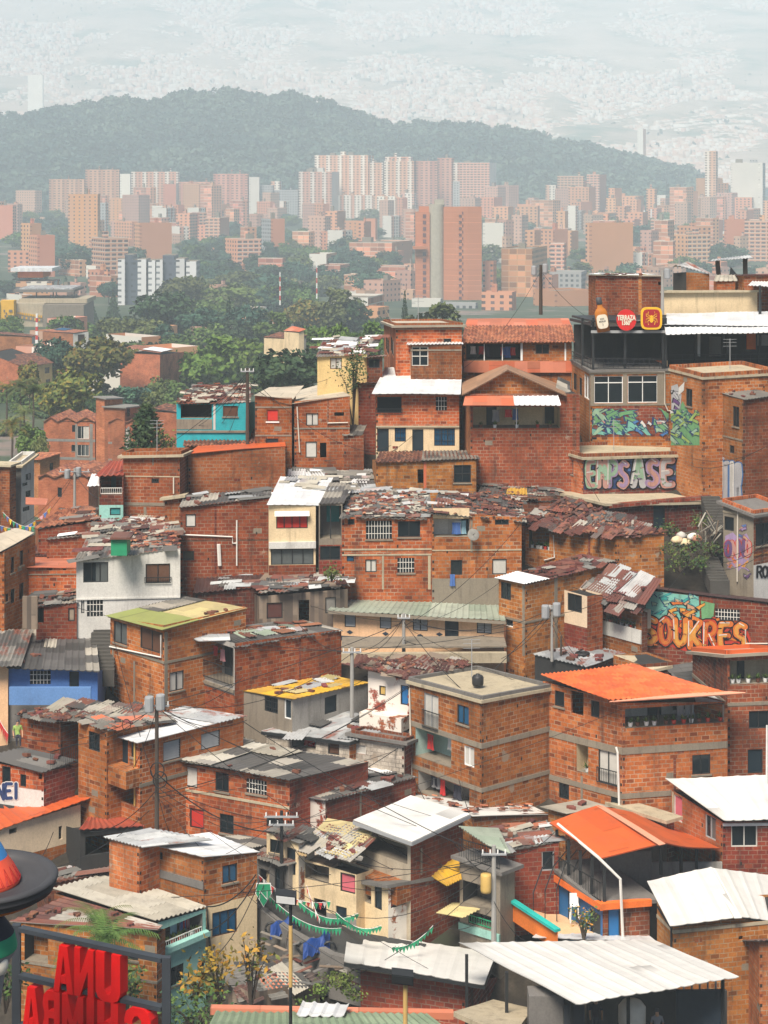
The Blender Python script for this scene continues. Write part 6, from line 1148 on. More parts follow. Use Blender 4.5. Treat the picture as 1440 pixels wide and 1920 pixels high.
for k, (x, yb) in enumerate(((110,668),(250,690),(300,668),(400,655),(455,640),(520,640),(90,720),(265,720),(235,745),(310,715),(130,650),(560,640),(610,640),(650,628),(480,610),(700,615))):
    D = VD(yb); w_ = rnd.uniform(11,17)/D*F; tower('low house with tiled roof peeping out of the wooded belt', x-w_*.5, x+w_*rnd.choice([-.1,.15]), x+w_*.5, yb-rnd.uniform(6,9)/D*F, yb, rnd.choice(['f_brick','f_white','f_house','f_whiteplain']), rnd.choice(['f_plain2','f_white','f_brick']), a=rnd.choice([25,45]), group='low houses among the trees', cat='house', name='valley_house', roofm=rnd.choice(['clay','clay','rust_orange','zinc_white']), deep=12)
# near araucaria beside the brick apartments
def araucaria(label, x, yt, yb, D):
    base, top = P(x,yb,D), P(x,yt,D); root = empty('araucaria_tree', base, label, 'tree'); H = top.z-base.z
    mb = MB(); mb.tube([base, top], .16, 'trunk', 7, .03); mb.build('trunk', root); mb = MB()
    for j in range(11):
        t = .12+.85*j/10; z = base.z+H*t; L = H*.46*(1-t)**.75+.15
        for k in range(8):
            a = k*.785+j*.4; d = Vector((math.cos(a), math.sin(a), 0)); p0 = Vector((base.x,base.y,z))
            for i in range(7):
                p = p0+d*L*(i+.5)/7+Vector((0,0,.35*L*((i+.5)/7)**2))
                for q in range(5):
                    v = Vector((rnd.gauss(0,1),rnd.gauss(0,1),rnd.gauss(.6,.6))).normalized()*.34; w_ = v.cross(d).normalized()*.09; mb.poly([p-w_, p+w_, p+v+w_*.3, p+v-w_*.3], 'leaf_dark')
    mb.build('crown', root)
araucaria('dark tiered araucaria in front of the brick apartment block', 274, 762, 866, 150)
# ---------------------------------------------------------------- middle distance buildings at left
A = RM(D=262.)
def zig(H, xs, yb_, amp, face='L', depth=9, mat='clay'):
    fc = H[face]
    for x0, x1 in zip(xs, xs[1:]):
        xm_ = (x0+x1)/2; a_, b_, c_ = fc.px(x0,yb_), fc.px(xm_,yb_-amp), fc.px(x1,yb_); bk = -fc.n*depth; q = MB(); q.poly([a_,c_,b_], fc.mat); q.build('gable', H['root'])
        for p0, p1 in ((a_,b_),(b_,c_)): corr(q2 := MB(), Quad(p0+fc.n*.2, p1+fc.n*.2, p1+bk, p0+bk), mat, amp=0, th=.12); q2.build('roof', H['root'])
h = house('aptA', 'orange brick apartment block with zigzag roof and grey framed windows', 890, 178, 82, 200, (790,792,790), 8, ('brick_fine','brick_fine'), D=262, name='apartment_block', cat='apartments', wins=[('L',135,797,142,810,'w'),('L',145,799,167,823,'w',dict(frame='frame_pale',mull=2)),('L',145,834,167,855,'w',dict(frame='frame_pale',mull=2)),('L',134,834,142,846,'w')], bands=[(824,5,'stone'),(858,5,'stone')], cols=[('L',143,4,795,880,'stone'),('L',171,6,795,880,'stone')])
zig(h, [82,108,144,178], 790, 9)
h = house('aptB', 'tall orange brick stair tower of the apartment block', 890, 196, 180, 230, (744,747,746), 10, ('brick_fine','brick_fine'), D=260.5, name='stair_tower', cat='tower', roof=RM(kind='slab', mat='stone'))
h = house('aptC', 'rounded brick tower stub right of the stair tower', 890, 234, 196, 270, (762,764,760), 12, ('brick_fine','brick_fine'), D=259.5, name='stair_tower', cat='tower', roof=RM(kind='slab', mat='stone'), wins=[('R',238,766,244,781,'o')])
h = house('aptD', 'right wing of the orange apartment block behind the araucaria', 892, 329, 203, 345, (791,792,790), 6, ('brick_fine','brick_fine'), D=259, name='apartment_block', cat='apartments', wins=[('L',222,803,239,826,'w',dict(frame='frame_pale',mull=2)),('L',222,834,239,858,'w',dict(frame='frame_pale',mull=2)),('L',197+6,806,212,814,'w')], bands=[(830,4,'stone'),(862,4,'stone')], cols=[('L',219,4,800,880,'stone'),('L',241,4,800,880,'stone')])
zig(h, [203,237,270,300,329], 791, 8)
h = house('aptE', 'lower zigzag roofed brick row behind the balcony house', 985, 166, 72, 185, (893,895,893), 10, ('brick_fine','brick_fine'), D=190, name='apartment_block', cat='apartments', wins=[('L',108,914,116,932,'w'),('L',110,952,122,962,'p')], roof=RM(kind='tile', mat='clay', over=(.1,.2,.1,.1)))
zig(h, [72,103,140,166], 894, 8)
h = house('aptF', 'narrow brick row house with small square window left of the zigzag row', 985, 75, 40, 112, (862,862,850), 30, ('brick_fine','brick_fine'), D=205, name='apartment_block', cat='apartments', wins=[('R',93,868,100,882,'w')], roof=RM(kind='tile', mat='clay'))
h = house('stone', 'modern white and stone clad house at the left edge', 1005, 40, 18, 64, (872,872,854), 22, ('stone','white_wall'), D=160, name='plastered_house', wins=[('R',48,888,58,900,'w'),('R',42,905,52,911,'w'),('R',48,920,58,932,'w'),('R',43,950,56,958,'w')], roof=RM(kind='slab', mat='slab', curb=(.3,'white_wall')))
h = house('stoneb', 'brick house half hidden at the left edge above the street bunting', 1005, 18, -30, 30, (870,872,868), 20, ('brick','brick'), D=158, roof=RM(kind='slab', mat='slab'))
slab_sheet('awning','orange canvas awning over the steep street at left','awning',[(48,945,150),(86,947,150),(90,935,153),(48,932,153)],'rust_orange',kind='flat')
h = house('yellowapt', 'yellow three storey apartment house with brick side and clay roof', 745, 50, -25, 98, (662,690,680), 25, ('brick_fine','yellow_wall'), D=395, name='apartment_house', cat='apartments', wins=[('R',53,692,59,703,'w'),('R',65,690,71,702,'w'),('R',84,689,93,700,'w'),('R',65,712,72,724,'w'),('R',86,711,94,722,'w'),('R',54,714,60,724,'w'),('R',66,733,73,742,'w')], roof=RM(kind='flat', mat='clay_dark', pts={'L':(-20,668),'N':(49,688),'R':(101,680),'B':(70,661)}))
h = house('wallhouse', 'broad brick wall building at the left edge above the yellow house', 690, 60, -30, 66, (629,632,630), 6, ('brick_fine','white_wall'), D=470, roof=RM(kind='flat', mat='clay_dark', pts={'L':(-30,624),'N':(62,631),'R':(70,628),'B':(10,622)}), name='brick_building', cat='building')
h = house('solar', 'brick house with white end wall and solar panel on its clay roof', 655, 137, 80, 166, (622,626,622), 14, ('brick_fine','white_wall'), D=520, ar=60, wins=[('R',146,627,159,640,'o')], roof=RM(kind='flat', mat='clay', pts={'L':(80,621),'N':(139,624),'R':(166,620),'B':(115,614)}))
sub_sheet(h, 'glass_blue', .1,.5,.4,.9,.15, amp=0, part='solar_panel')
h = house('whitepair', 'white house with red tiled upper room among the trees left of centre', 690, 548, 495, 574, (634,636,630), 15, ('cream','stone'), D=370, ar=55, roof=RM(kind='flat', mat='clay_dark', pts={'L':(494,632),'N':(550,634),'R':(578,628),'B':(525,622)}), name='plastered_house', wins=[('R',552,640,562,648,'w')])
h = house('whitepair2', 'red tiled upper room on top of the white house among the trees', 690, 560, 533, 570, (622,624,620), 20, ('cream','cream'), D=366, ar=55, roof=RM(kind='flat', mat='rust_orange', pts={'L':(531,620),'N':(561,622),'R':(574,617),'B':(548,611)}), name='roof_room', cat='room')
h = house('clayrow', 'clay roofed houses half hidden by trees right of the yellowing tree', 735, 300, 225, 345, (662,665,660), 12, ('brick_fine','brick_fine'), D=400, roof=RM(kind='flat', mat='clay', pts={'L':(228,652),'N':(300,662),'R':(330,655),'B':(255,646)}))
sub_sheet(h, 'zinc_white', .5,1,.1,.8,.2)
house('brownroof', 'dark hipped roof house right of the orange apartment block', 830, 340, 285, 360, (772,775,770), 20, ('brick_fine','brick_fine'), D=250, roof=RM(kind='flat', mat='clay_dark', pts={'L':(285,765),'N':(342,775),'R':(360,765),'B':(312,756)}))
# grey station building with yellow panels
r_ = empty('cable_station', P(80,622,700), 'long grey concrete station with yellow chequered panels at left', 'station'); D = 700
def sb(x0, x1, yt, yb, d0, d1, mt, name): mb = MB(); mb.obox((xm2(x0),D+d0,zm2(yb)), (xm2(x1)-xm2(x0),0,0), (0,d1-d0,0), (0,0,zm2(yt)-zm2(yb)), mt); return mb.build(name, r_)
def xm2(x): return (x-720)/F*D
def zm2(y): return (HZ-y)/F*D
sb(80,157,572,625,0,25,'concrete','wall'); sb(-20,80,570,625,3,25,'slab','wall'); sb(28,157,563,571,8,30,'slab','roof'); sb(3,28,563,622,-2,3,'yellow_sign','panel'); sb(-20,2,566,630,-3,2,'slab_dark','wall')
for k in range(9):
    y = rnd.choice([580,585,590,594]); sb(9+k*2, 11+k*2, y, y+4, -2.4, -1.9, 'slab_dark', 'dark_tile')
for k in range(12): sb(30+k*4, 32.5+k*4, 586+k*.6, 590+k*.6, 2.4, 2.9, 'yellow_sign', 'panel'); sb(30+k*4, 32.5+k*4, 593+k*.6, 597+k*.6, 2.4, 2.9, 'stone' if k % 2 else 'yellow_sign', 'panel')
sb(-10,62,539,556,40,60,'f_white','wall'); sb(-10,40,520,532,44,62,'orange_wall','wall'); sb(-20,62,512,519,40,60,'zinc_white','roof')
sb(15,130,546,551,10,34,'slab_dark','roof'); sb(25,126,544,546.5,12,34,'zinc','roof')
for x in (56,88,94,128): sb(x,x+1.6,551,566,12,13,'metal_dark','post')
def mast(label, x, yt, yb, D, w=.5):
    r_ = empty('radio_mast', P(x,yb,D), label, 'mast'); zb, zt_ = (HZ-yb)/F*D, (HZ-yt)/F*D; X = (x-720)/F*D; n = 7
    for k in range(n):
        mb = MB(); z0, z1 = lerp(zb,zt_,k/n), lerp(zb,zt_,(k+1)/n)
        mt = 'paint_red2' if k % 2 else 'metal_white'; ww = w*(1-.05*k)
        mb.obox((X-ww/2,D-ww/2,z0), (ww,0,0), (0,ww,0), (0,0,z1-z0), mt); mb.build('section', r_)
mast('red and white lattice mast left of the reddish trees', 525, 510, 572, 700, .5); mast('red and white lattice mast right of the flat brick building', 594, 492, 560, 800, .5); mast('stout red and white mast before the concrete station', 69, 588, 645, 520, .7)
for i, (lab, x, yt, yb) in enumerate((('tall pale floodlight mast at right, leftmost',1208,394,430),('tall pale floodlight mast at right, middle',1221,392,432),('tall pale floodlight mast at right, rightmost',1271,390,430))): 
    D = 1900; mb = MB(); mb.tube([P(x,yb,D),P(x,yt,D)], .8, 'metal_white', 6); tag(mb.build('light_mast', None, False, P(x,yb,D)), lab, 'mast')
# ---------------------------------------------------------------- the air of the valley
hz, nt, b = newmat('valley_haze'); nt.nodes.remove(b)
pv = nt.nodes.new('ShaderNodeVolumePrincipled'); pv.inputs['Density'].default_value = HAZE; pv.inputs['Color'].default_value = (.78,.91,1,1); pv.inputs['Anisotropy'].default_value = -.35
nt.links.new(pv.outputs[0], nt.nodes['Material Output'].inputs['Volume'])
M['haze'] = hz; mb = MB(); mb.obox((-2600,-30,-115), (5200,0,0), (0,8000,0), (0,0,115+860), 'haze'); o = mb.build('haze'); o['kind'] = 'stuff'
# ---------------------------------------------------------------- signs, writing, graffiti
def text_part(root, name, s, c, rt, up, size, mat, ext=.01, bold=.012, sx=1.):
    cu = bpy.data.curves.new(name, 'FONT'); cu.body = s; cu.size = size; cu.align_x = 'CENTER'; cu.align_y = 'CENTER'; cu.extrude = ext; cu.offset = bold; cu.resolution_u = 3
    o = bpy.data.objects.new(name, cu); COL.objects.link(o); bpy.context.view_layer.update()
    me = bpy.data.meshes.new_from_object(o.evaluated_get(bpy.context.evaluated_depsgraph_get())); bpy.data.objects.remove(o)
    rt = Vector(rt).normalized(); up = Vector(up).normalized(); nn = rt.cross(up); org = ORG.get(root.name, Vector((0,0,0)))
    for v in me.vertices: v.co = Vector(c)+rt*v.co.x*sx+up*v.co.y+nn*v.co.z-org
    me.materials.clear(); me.materials.append(M[mat]); o = bpy.data.objects.new(name, me); COL.objects.link(o); o.parent = root; return o
def disc(mb, c, rt, up, nn, rx, ry, d0, d1, mat, n=28, sq=2.):
    ring = []
    for k in range(n):
        a = 2*math.pi*k/n; x, y = math.cos(a), math.sin(a); f = (abs(x)**sq+abs(y)**sq)**(-1/sq); ring.append((x*f*rx, y*f*ry))
    a_ = [c+rt*x+up*y+nn*d0 for x, y in ring]; b_ = [c+rt*x+up*y+nn*d1 for x, y in ring]
    mb.poly(b_, mat)
    for k in range(n): mb.poly([a_[k], a_[(k+1)%n], b_[(k+1)%n], b_[k]], mat)
DS = BAR['D']-.45; rt, up, nn = Vector((1,0,0)), Vector((0,0,1)), Vector((0,-1,0)); px = DS/F
c = P(1174.5,600,DS); r_ = empty('round_sign', c, 'round red bar sign reading TERRAZA 1360 with white letters', 'sign')
mb = MB(); disc(mb, c, rt, up, nn, 18.5*px, 20*px, -.12, 0, 'sign_red'); mb.build('board', r_)
text_part(r_, 'lettering', 'TERRAZA', c+up*.14+nn*.02, rt, up, .46, 'label_paper', .01, .022, .62); text_part(r_, 'lettering', "1360°", c-up*.2+nn*.02, rt, up, .42, 'label_paper', .01, .022, .68)
c = P(1221.5,597,DS); r_ = empty('spider_sign', c, 'square rounded sign with orange spider emblem on dark red', 'sign')
mb = MB(); disc(mb, c, rt, up, nn, 20*px, 21*px, -.14, 0, 'paint_yellow', 32, 4.5); mb.build('rim', r_)
mb = MB(); disc(mb, c, rt, up, nn, 16*px, 17*px, 0, .015, 'sign_dark', 32, 5); mb.build('board', r_)
mb = MB(); disc(mb, c-up*.10, rt, up, nn, .13, .19, .016, .04, 'paint_yellow', 18); mb.build('spider_body', r_); mb = MB(); disc(mb, c+up*.13, rt, up, nn, .095, .085, .017, .042, 'paint_yellow', 14); mb.build('spider_head', r_)
for s in (-1,1):
    for pts in (((.06,.10),(.26,.26),(.2,.46)),((.1,.04),(.34,.13),(.36,.34)),((.1,-.02),(.36,-.04),(.38,-.28)),((.08,-.08),(.26,-.2),(.2,-.44))):
        mb = MB(); mb.tube([c+rt*s*x+up*y+nn*.03 for x, y in pts], .026, 'paint_yellow', 6); mb.build('spider_leg', r_)
c = P(1132,622,DS); r_ = empty('bottle_sign', c, 'giant rum bottle advertising model with amber glass and cream label', 'sign')
ax = (P(1122,557,DS)-c); H_ = ax.length; rot = Vector((0,0,1)).rotation_difference(ax).to_matrix(); w0 = 12*px
mb = MB(); mb.lathe(c, [(.01,0),(w0,0),(w0,H_*.55),(w0*.8,H_*.63),(w0*.42,H_*.70),(w0*.36,H_*.80)], 'amber', 20, 1, .45, rot); mb.build('glass', r_, True)
mb = MB(); mb.lathe(c, [(w0*.42,H_*.79),(w0*.46,H_*.80),(w0*.46,H_*.99),(.01,H_)], 'hat_black', 14, 1, .6, rot); mb.build('cap', r_, True)
lx, ly = rot @ Vector((1,0,0)), rot @ Vector((0,0,1))
mb = MB(); disc(mb, c+ly*H_*.30+nn*w0*.47, lx, ly, nn, w0*.86, H_*.20, -.02, .01, 'label_paper', 24, 4); mb.build('label', r_)
for s_, dy, sz in (('RON',.37,.17),('MEDELLÍN',.30,.15),('3',.21,.2)): text_part(r_, 'lettering', s_, c+ly*H_*dy+nn*(w0*.47+.015), lx, ly, sz, 'hat_black', .004, .005, .7)
# stroke lettering sprayed on walls
SF = {'A':[[(0,0),(.45,1),(.6,1),(1,0)],[(.22,.38),(.8,.38)]],'B':[[(0,0),(0,1),(.7,1),(.85,.78),(.6,.53),(0,.53)],[(.6,.53),(1,.28),(.75,0),(0,0)]],'C':[[(1,.85),(.6,1),(.2,.9),(0,.5),(.2,.1),(.6,0),(1,.15)]],'E':[[(1,1),(.15,1),(0,.75),(.05,.2),(.2,0),(1,.02)],[(.05,.5),(.75,.52)]],
 'I':[[(.5,0),(.5,1)]],'K':[[(0,0),(0,1)],[(.95,1),(.1,.48),(1,0)]],'M':[[(0,0),(.08,1),(.5,.4),(.92,1),(1,0)]],'N':[[(0,0),(0,1),(1,0),(1,1)]],'O':[[(.5,1),(.1,.85),(0,.5),(.15,.12),(.5,0),(.88,.15),(1,.5),(.88,.87),(.5,1)]],'P':[[(0,0),(.05,1),(.75,1),(1,.78),(.75,.48),(.08,.45)]],
 'R':[[(0,0),(.05,1),(.75,1),(1,.75),(.7,.5),(.08,.47)],[(.5,.48),(1,0)]],'S':[[(.95,.9),(.55,1),(.1,.85),(.15,.6),(.8,.42),(.95,.18),(.5,0),(.0,.1)]],'T':[[(0,.95),(1,1)],[(.5,.97),(.45,0)]],'U':[[(0,1),(.05,.2),(.4,0),(.8,.12),(1,.4),(1,1)]],'X':[[(0,0),(1,1)],[(0,1),(1,0)]],'D':[[(0,0),(0,1),(.6,.95),(1,.5),(.6,.02),(0,0)]]}
def ribbon(mb, fc, pts, w, d, mat):
    """flat sprayed stroke in photo pixels on a wall face, d = stand-off"""
    for i, (x, y) in enumerate(pts):
        d += .0004; mb.poly([fc.px(x+w*math.cos(a), y-w*math.sin(a), d) for a in [k*math.pi/4 for k in range(8)]], mat)
        if i+1 < len(pts):
            x2, y2 = pts[i+1]; L = math.hypot(x2-x, y2-y) or 1; nx_, ny_ = -(y2-y)/L*w, (x2-x)/L*w; d += .0004
            mb.poly([fc.px(x+nx_,y+ny_,d), fc.px(x-nx_,y-ny_,d), fc.px(x2-nx_,y2-ny_,d), fc.px(x2+nx_,y2+ny_,d)], mat)
    return d
def spray(fc, root, txt, x0, y0, x1, y1, w, fills, outline='spray_black', shear=0, base=.012, slope=0, hl='spray_whiteg', top=None, gap=.82):
    n = len(txt); cw = (x1-x0)/n
    for i, ch in enumerate(txt):
        if ch == ' ': continue
        f = rnd.uniform(-.04,.04)*(y1-y0); mb = MB(); d = base+.003*(i % 2)
        strokes = [[(x0+cw*(i+(1-gap)/2+gap*u)+shear*(v-.5)*cw, y1-(y1-y0)*v+slope*(i/n)+f) for u, v in st] for st in SF[ch]]
        for st in strokes: d = max(d, ribbon(mb, fc, st, w*1.45, base, outline))
        d0 = base+.012
        for st in strokes: ribbon(mb, fc, st, w, d0, fills[i % len(fills)])
        if top:
            for st in strokes: ribbon(mb, fc, [(lerp(a[0],b_[0],t), lerp(a[1],b_[1],t)) for a, b_ in zip(st, st[1:]) for t in (.3,.7)], w*.6, d0+.01, top[i % len(top)])
        if hl:
            for st in strokes: ribbon(mb, fc, [(x-w*.45, y-w*.45) for x, y in st[:2]], w*.16, d0+.02, hl)
        o = mb.build('graffiti_letter', root)
def panel(fc, root, pts, mat, d=.008, name='graffiti_ground'): mb = MB(); mb.poly([fc.px(x,y,d) for x, y in pts], mat); return mb.build(name, root)
def wild(fc, root, x0, y0, x1, y1, n, mats, outline, seed, d=.014, s=9):
    g_ = random.Random(seed)
    for i in range(n):
        x, y = g_.uniform(x0,x1), g_.uniform(y0,y1); a = g_.uniform(-1,1); L, w = g_.uniform(.7,1.8)*s, g_.uniform(.3,.55)*s; ca, sa = math.cos(a), math.sin(a)
        sh = [(-L,-w),(L*.4,-w*.7),(L,-w*.1),(L*.55,w*.1),(L*.8,w),(-L*.3,w*.6),(-L*.7,w*1.2)]; mb = MB(); d += .0011
        def pt(k, q, dd): u, v = sh[k]; return fc.px(min(x1+2,max(x0-2,x+(u*ca-v*sa)*q)), min(y1+2,max(y0-2,y+(u*sa+v*ca)*q)), dd)
        mb.poly([pt(k,1.22,d) for k in range(7)], outline); mb.poly([pt(k,.92,d+.0005) for k in range(7)], mats[i % len(mats)]); mb.build('graffiti_shape', root)
f, r_ = LETTERS['R'], LETTERS['root']
panel(f, r_, [(1095,918),(1267,913),(1267,855),(1095,858)], 'spray_navyg'); wild(f, r_, 1098, 860, 1265, 912, 26, ['spray_bluep','spray_silver','spray_leafg'], 'spray_navyg', 3, .010, 8)
spray(f, r_, 'EMPS', 1098, 866, 1178, 911, 5.6, ['spray_mintg','spray_pinkg','spray_lilac','spray_pinkg'], top=['spray_pinkg','spray_mintg','spray_mintg','spray_lilac'], base=.045, gap=.7); spray(f, r_, 'ASE', 1182, 864, 1264, 910, 6.6, ['spray_silver','spray_lilac','spray_pinkg'], top=['spray_mintg','spray_pinkg','spray_silver'], base=.045, gap=.66); wild(f, r_, 1100, 862, 1262, 910, 22, ['spray_lilac','spray_mintg','spray_black','spray_pinkg'], 'spray_black', 33, .075, 2.6)
f, r_ = GRAF['L'], GRAF['root']
panel(f, r_, [(1211,1160),(1211,1107),(1310,1118),(1312,1156),(1280,1172),(1240,1170)], 'spray_seag'); wild(f, r_, 1213, 1112, 1308, 1150, 22, ['spray_seag','spray_tealg','spray_mintg'], 'spray_navyg', 8, .012, 7)
panel(f, r_, [(1316,1165),(1314,1126),(1340,1132),(1336,1170)], 'spray_leafg'); panel(f, r_, [(1203,1182),(1232,1166),(1300,1160),(1350,1168),(1400,1178),(1408,1200),(1395,1225),(1370,1236),(1320,1232),(1250,1210),(1215,1200)], 'spray_redg', .010)
wild(f, r_, 1212, 1158, 1392, 1200, 30, ['spray_orangeg','spray_redg','spray_amberg','spray_orangeg'], 'spray_black', 28, .013, 9); spray(f, r_, 'SOUKRES', 1206, 1160, 1402, 1206, 5.6, ['spray_orangeg','spray_redg','spray_orangeg'], top=['spray_amberg','spray_orangeg','spray_amberg'], base=.045, slope=12, gap=.72); wild(f, r_, 1212, 1164, 1396, 1210, 26, ['spray_amberg','spray_redg','spray_black','spray_orangeg'], 'spray_black', 35, .08, 3.)
wild(f, r_, 1250, 1126, 1320, 1168, 16, ['spray_amberg','spray_orangeg','spray_skin'], 'spray_black', 18, .035, 8)
f, r_ = BAR['R'], BAR['root']
panel(f, r_, [(1109,820),(1255,818),(1254,764),(1170,760),(1110,766)], 'brick_dark'); wild(f, r_, 1112, 768, 1252, 814, 34, ['spray_leafg','spray_mintg','spray_leafg','spray_seag'], 'spray_navyg', 4, .012, 12); wild(f, r_, 1114, 790, 1250, 816, 8, ['spray_bluep','spray_whiteg','spray_pinkg'], 'spray_navyg', 5, .055, 6)
f, r_ = SLABTOP['L'], SLABTOP['root']
panel(f, r_, [(1259,792),(1259,724),(1270,720),(1278,740),(1276,775),(1268,795)], 'spray_silver'); wild(f, r_, 1259, 724, 1274, 788, 7, ['spray_silver','spray_violet','spray_whiteg'], 'spray_black', 6, .012, 8); panel(f, r_, [(1272,742),(1274,726),(1284,716),(1283,732)], 'spray_whiteg', .03, 'painted_notice')
panel(f, r_, [(1258,835),(1262,790),(1280,752),(1296,780),(1312,800),(1312,835)], 'spray_leafg'); wild(f, r_, 1260, 770, 1310, 832, 32, ['spray_limeg','spray_leafg','spray_limeg','spray_mintg'], 'spray_navyg', 7, .012, 8)
f, r_ = CORNER['L'], CORNER['root']
spray(f, r_, 'UTIR', 1343, 862, 1391, 935, 4.2, ['spray_whiteg','spray_silver'], outline='spray_bluep', base=.02, slope=14, gap=.55, hl=None); wild(f, r_, 1342, 850, 1358, 900, 5, ['spray_redg','spray_whiteg'], 'spray_navyg', 11, .012, 7)
f, r_ = MURAL['L'], MURAL['root']
panel(f, r_, [(1358,1040),(1360,1005),(1374,998),(1384,1008),(1400,1000),(1410,1020),(1404,1050),(1384,1072)], 'spray_lilac'); spray(f, r_, 'ONNO', 1360, 1015, 1408, 1042, 3.0, ['spray_violet','spray_pinkg'], outline='spray_redg', base=.02, hl=None); wild(f, r_, 1364, 1045, 1402, 1068, 8, ['spray_skin','spray_orangeg','spray_amberg'], 'spray_lilac', 12, .012, 6)
wild(f, r_, 1388, 985, 1402, 1015, 5, ['spray_bluep','spray_skin','spray_lilac'], 'spray_violet', 13, .04, 5); wild(f, r_, 1396, 1060, 1410, 1088, 5, ['spray_violet','spray_lilac'], 'spray_black', 14, .012, 5)
spray(MURAL['R'], r_, 'ROX', 1418, 1062, 1450, 1082, 2., ['spray_black'], outline='spray_silver', base=.02, hl=None)
f, r_ = STAIRSHED['L'], STAIRSHED['root']
spray(f, r_, 'NEI', -6, 1470, 38, 1497, 3.2, ['spray_navyg'], outline='spray_whiteg', base=.02, hl=None)
# --- red letters seen from behind, standing on a black frame
DL, DR = 38., 36.4
def SP(x, y): t = (x-31)/(312-31); return lerp(P(31,0,DL), P(312,0,DR), t).x, lerp(DL, DR, t)
A_, B_ = Vector((SP(31,0)[0], DL, 0)), Vector((SP(312,0)[0], DR, 0)); ed = (B_-A_).normalized(); en = Vector((ed.y, -ed.x, 0))
def spt(x, y, d=0):      # photo point on the sign plane
    k = (x-720)/F; t = (k*A_.y-A_.x)/(ed.x-k*ed.y); q = A_+ed*t; return Vector((q.x, q.y, (HZ-y)/F*q.y))+en*d
r_ = empty('letter_sign', spt(170,1960), 'big red three dimensional letters on a black frame, seen from behind', 'sign')
def fb(p, q, w, h, nm): mb = MB(); mb.bar(p, q, w, h, 'frame_dark'); mb.build(nm, r_)
for x, y in ((31,1733),(312,1794)): fb(spt(x,2150), spt(x,y), .145, .16, 'post')
for y in (1738, 1826, 1918): fb(spt(38,y+3), spt(306,y+3+58*(y-340)/1400), .17, .085, 'crossbar')
W_ = .26
def letter(polys, x0, x1, yt, yb, sl):
    """polys: list of point lists in a unit box (already mirrored); built as thick solids"""
    mb = MB()
    for pl in polys:
        fr = [spt(x0+(x1-x0)*u, yt+(yb-yt)*(1-v)+sl*u, .14) for u, v in pl]; bk = [p-en*W_ for p in fr]
        for k in range(0, len(pl)): 
            a, b_ = k, (k+1) % len(pl); mb.poly([fr[b_], fr[a], bk[a], bk[b_]], 'paint_red')
        mb.poly(fr, 'paint_red'); mb.poly(bk[::-1], 'paint_red')
    mb.build('letter', r_)
LT = {'A':[[(0,0),(.30,1),(.5,1),(.5,.80),(.29,0)],[(.5,.80),(.5,1),(.70,1),(1,0),(.71,0)],[(.36,.2),(.40,.37),(.60,.37),(.64,.2)]],
 'N':[[(0,0),(0,1),(.3,1),(.3,0)],[(.7,0),(.7,1),(1,1),(1,0)],[(.3,0),(.3,.45),(.7,1),(.7,.55)]],
 'U':[[(0,.2),(0,1),(.36,1),(.36,.25)],[(.64,.25),(.64,1),(1,1),(1,.2)],[(0,.2),(.36,.25),(.44,.16),(.5,0),(.3,0),(.1,.06)],[(.5,0),(.44,.16),(.56,.16),(.64,.25),(1,.2),(.9,.06),(.7,0)]],
 'B':[[(.66,0),(.66,1),(1,1),(1,0)],[(.66,.82),(.66,1),(.25,1),(.05,.9),(.32,.8)],[(.05,.9),(.0,.7),(.1,.55),(.36,.6),(.32,.8)],[(.1,.55),(.1,.45),(.66,.45),(.66,.6),(.36,.6)],[(.1,.45),(0,.3),(.04,.1),(.34,.2),(.36,.45)],[(.04,.1),(.25,0),(.66,0),(.66,.18),(.34,.2)]],
 'M':[[(0,0),(0,1),(.26,1),(.26,0)],[(.74,0),(.74,1),(1,1),(1,0)],[(.26,1),(.26,.55),(.5,.05),(.5,.5)],[(.5,.5),(.5,.05),(.74,.55),(.74,1)]],
 'I':[[(0,0),(0,1),(1,1),(1,0)]],'H':[[(0,0),(0,1),(.35,1),(.35,0)],[(.65,0),(.65,1),(1,1),(1,0)],[(.35,.4),(.35,.6),(.65,.6),(.65,.4)]],
 'C':[[(1,.2),(1,.8),(.64,.76),(.64,.25)],[(1,.8),(.9,.94),(.7,1),(.5,1),(.5,.84),(.64,.76)],[(.5,1),(.25,.99),(.06,.9),(0,.75),(.3,.72),(.38,.82),(.5,.84)],[(0,.75),(0,.65),(.3,.65),(.3,.72)],[(1,.2),(.64,.25),(.5,.16),(.5,0),(.8,.03)],[(.5,.16),(.5,0),(.2,.02),(0,.2),(.32,.25)]]}
for ch, x0, x1, yt, yb in (('A',108,145,1765,1853),('N',147,183,1771,1861),('U',187,233,1778,1869)): letter(LT[ch], x0, x1, yt, yb, (x1-x0)*.22)
for ch, x0, x1, yt, yb in (('A',49,84,1843,1935),('B',88,120,1850,1942),('M',124,164,1857,1950),('I',170,184,1866,1958),('H',190,229,1870,1962),('C',241,290,1880,1972)): letter(LT[ch], x0, x1, yt, yb, (x1-x0)*.22)
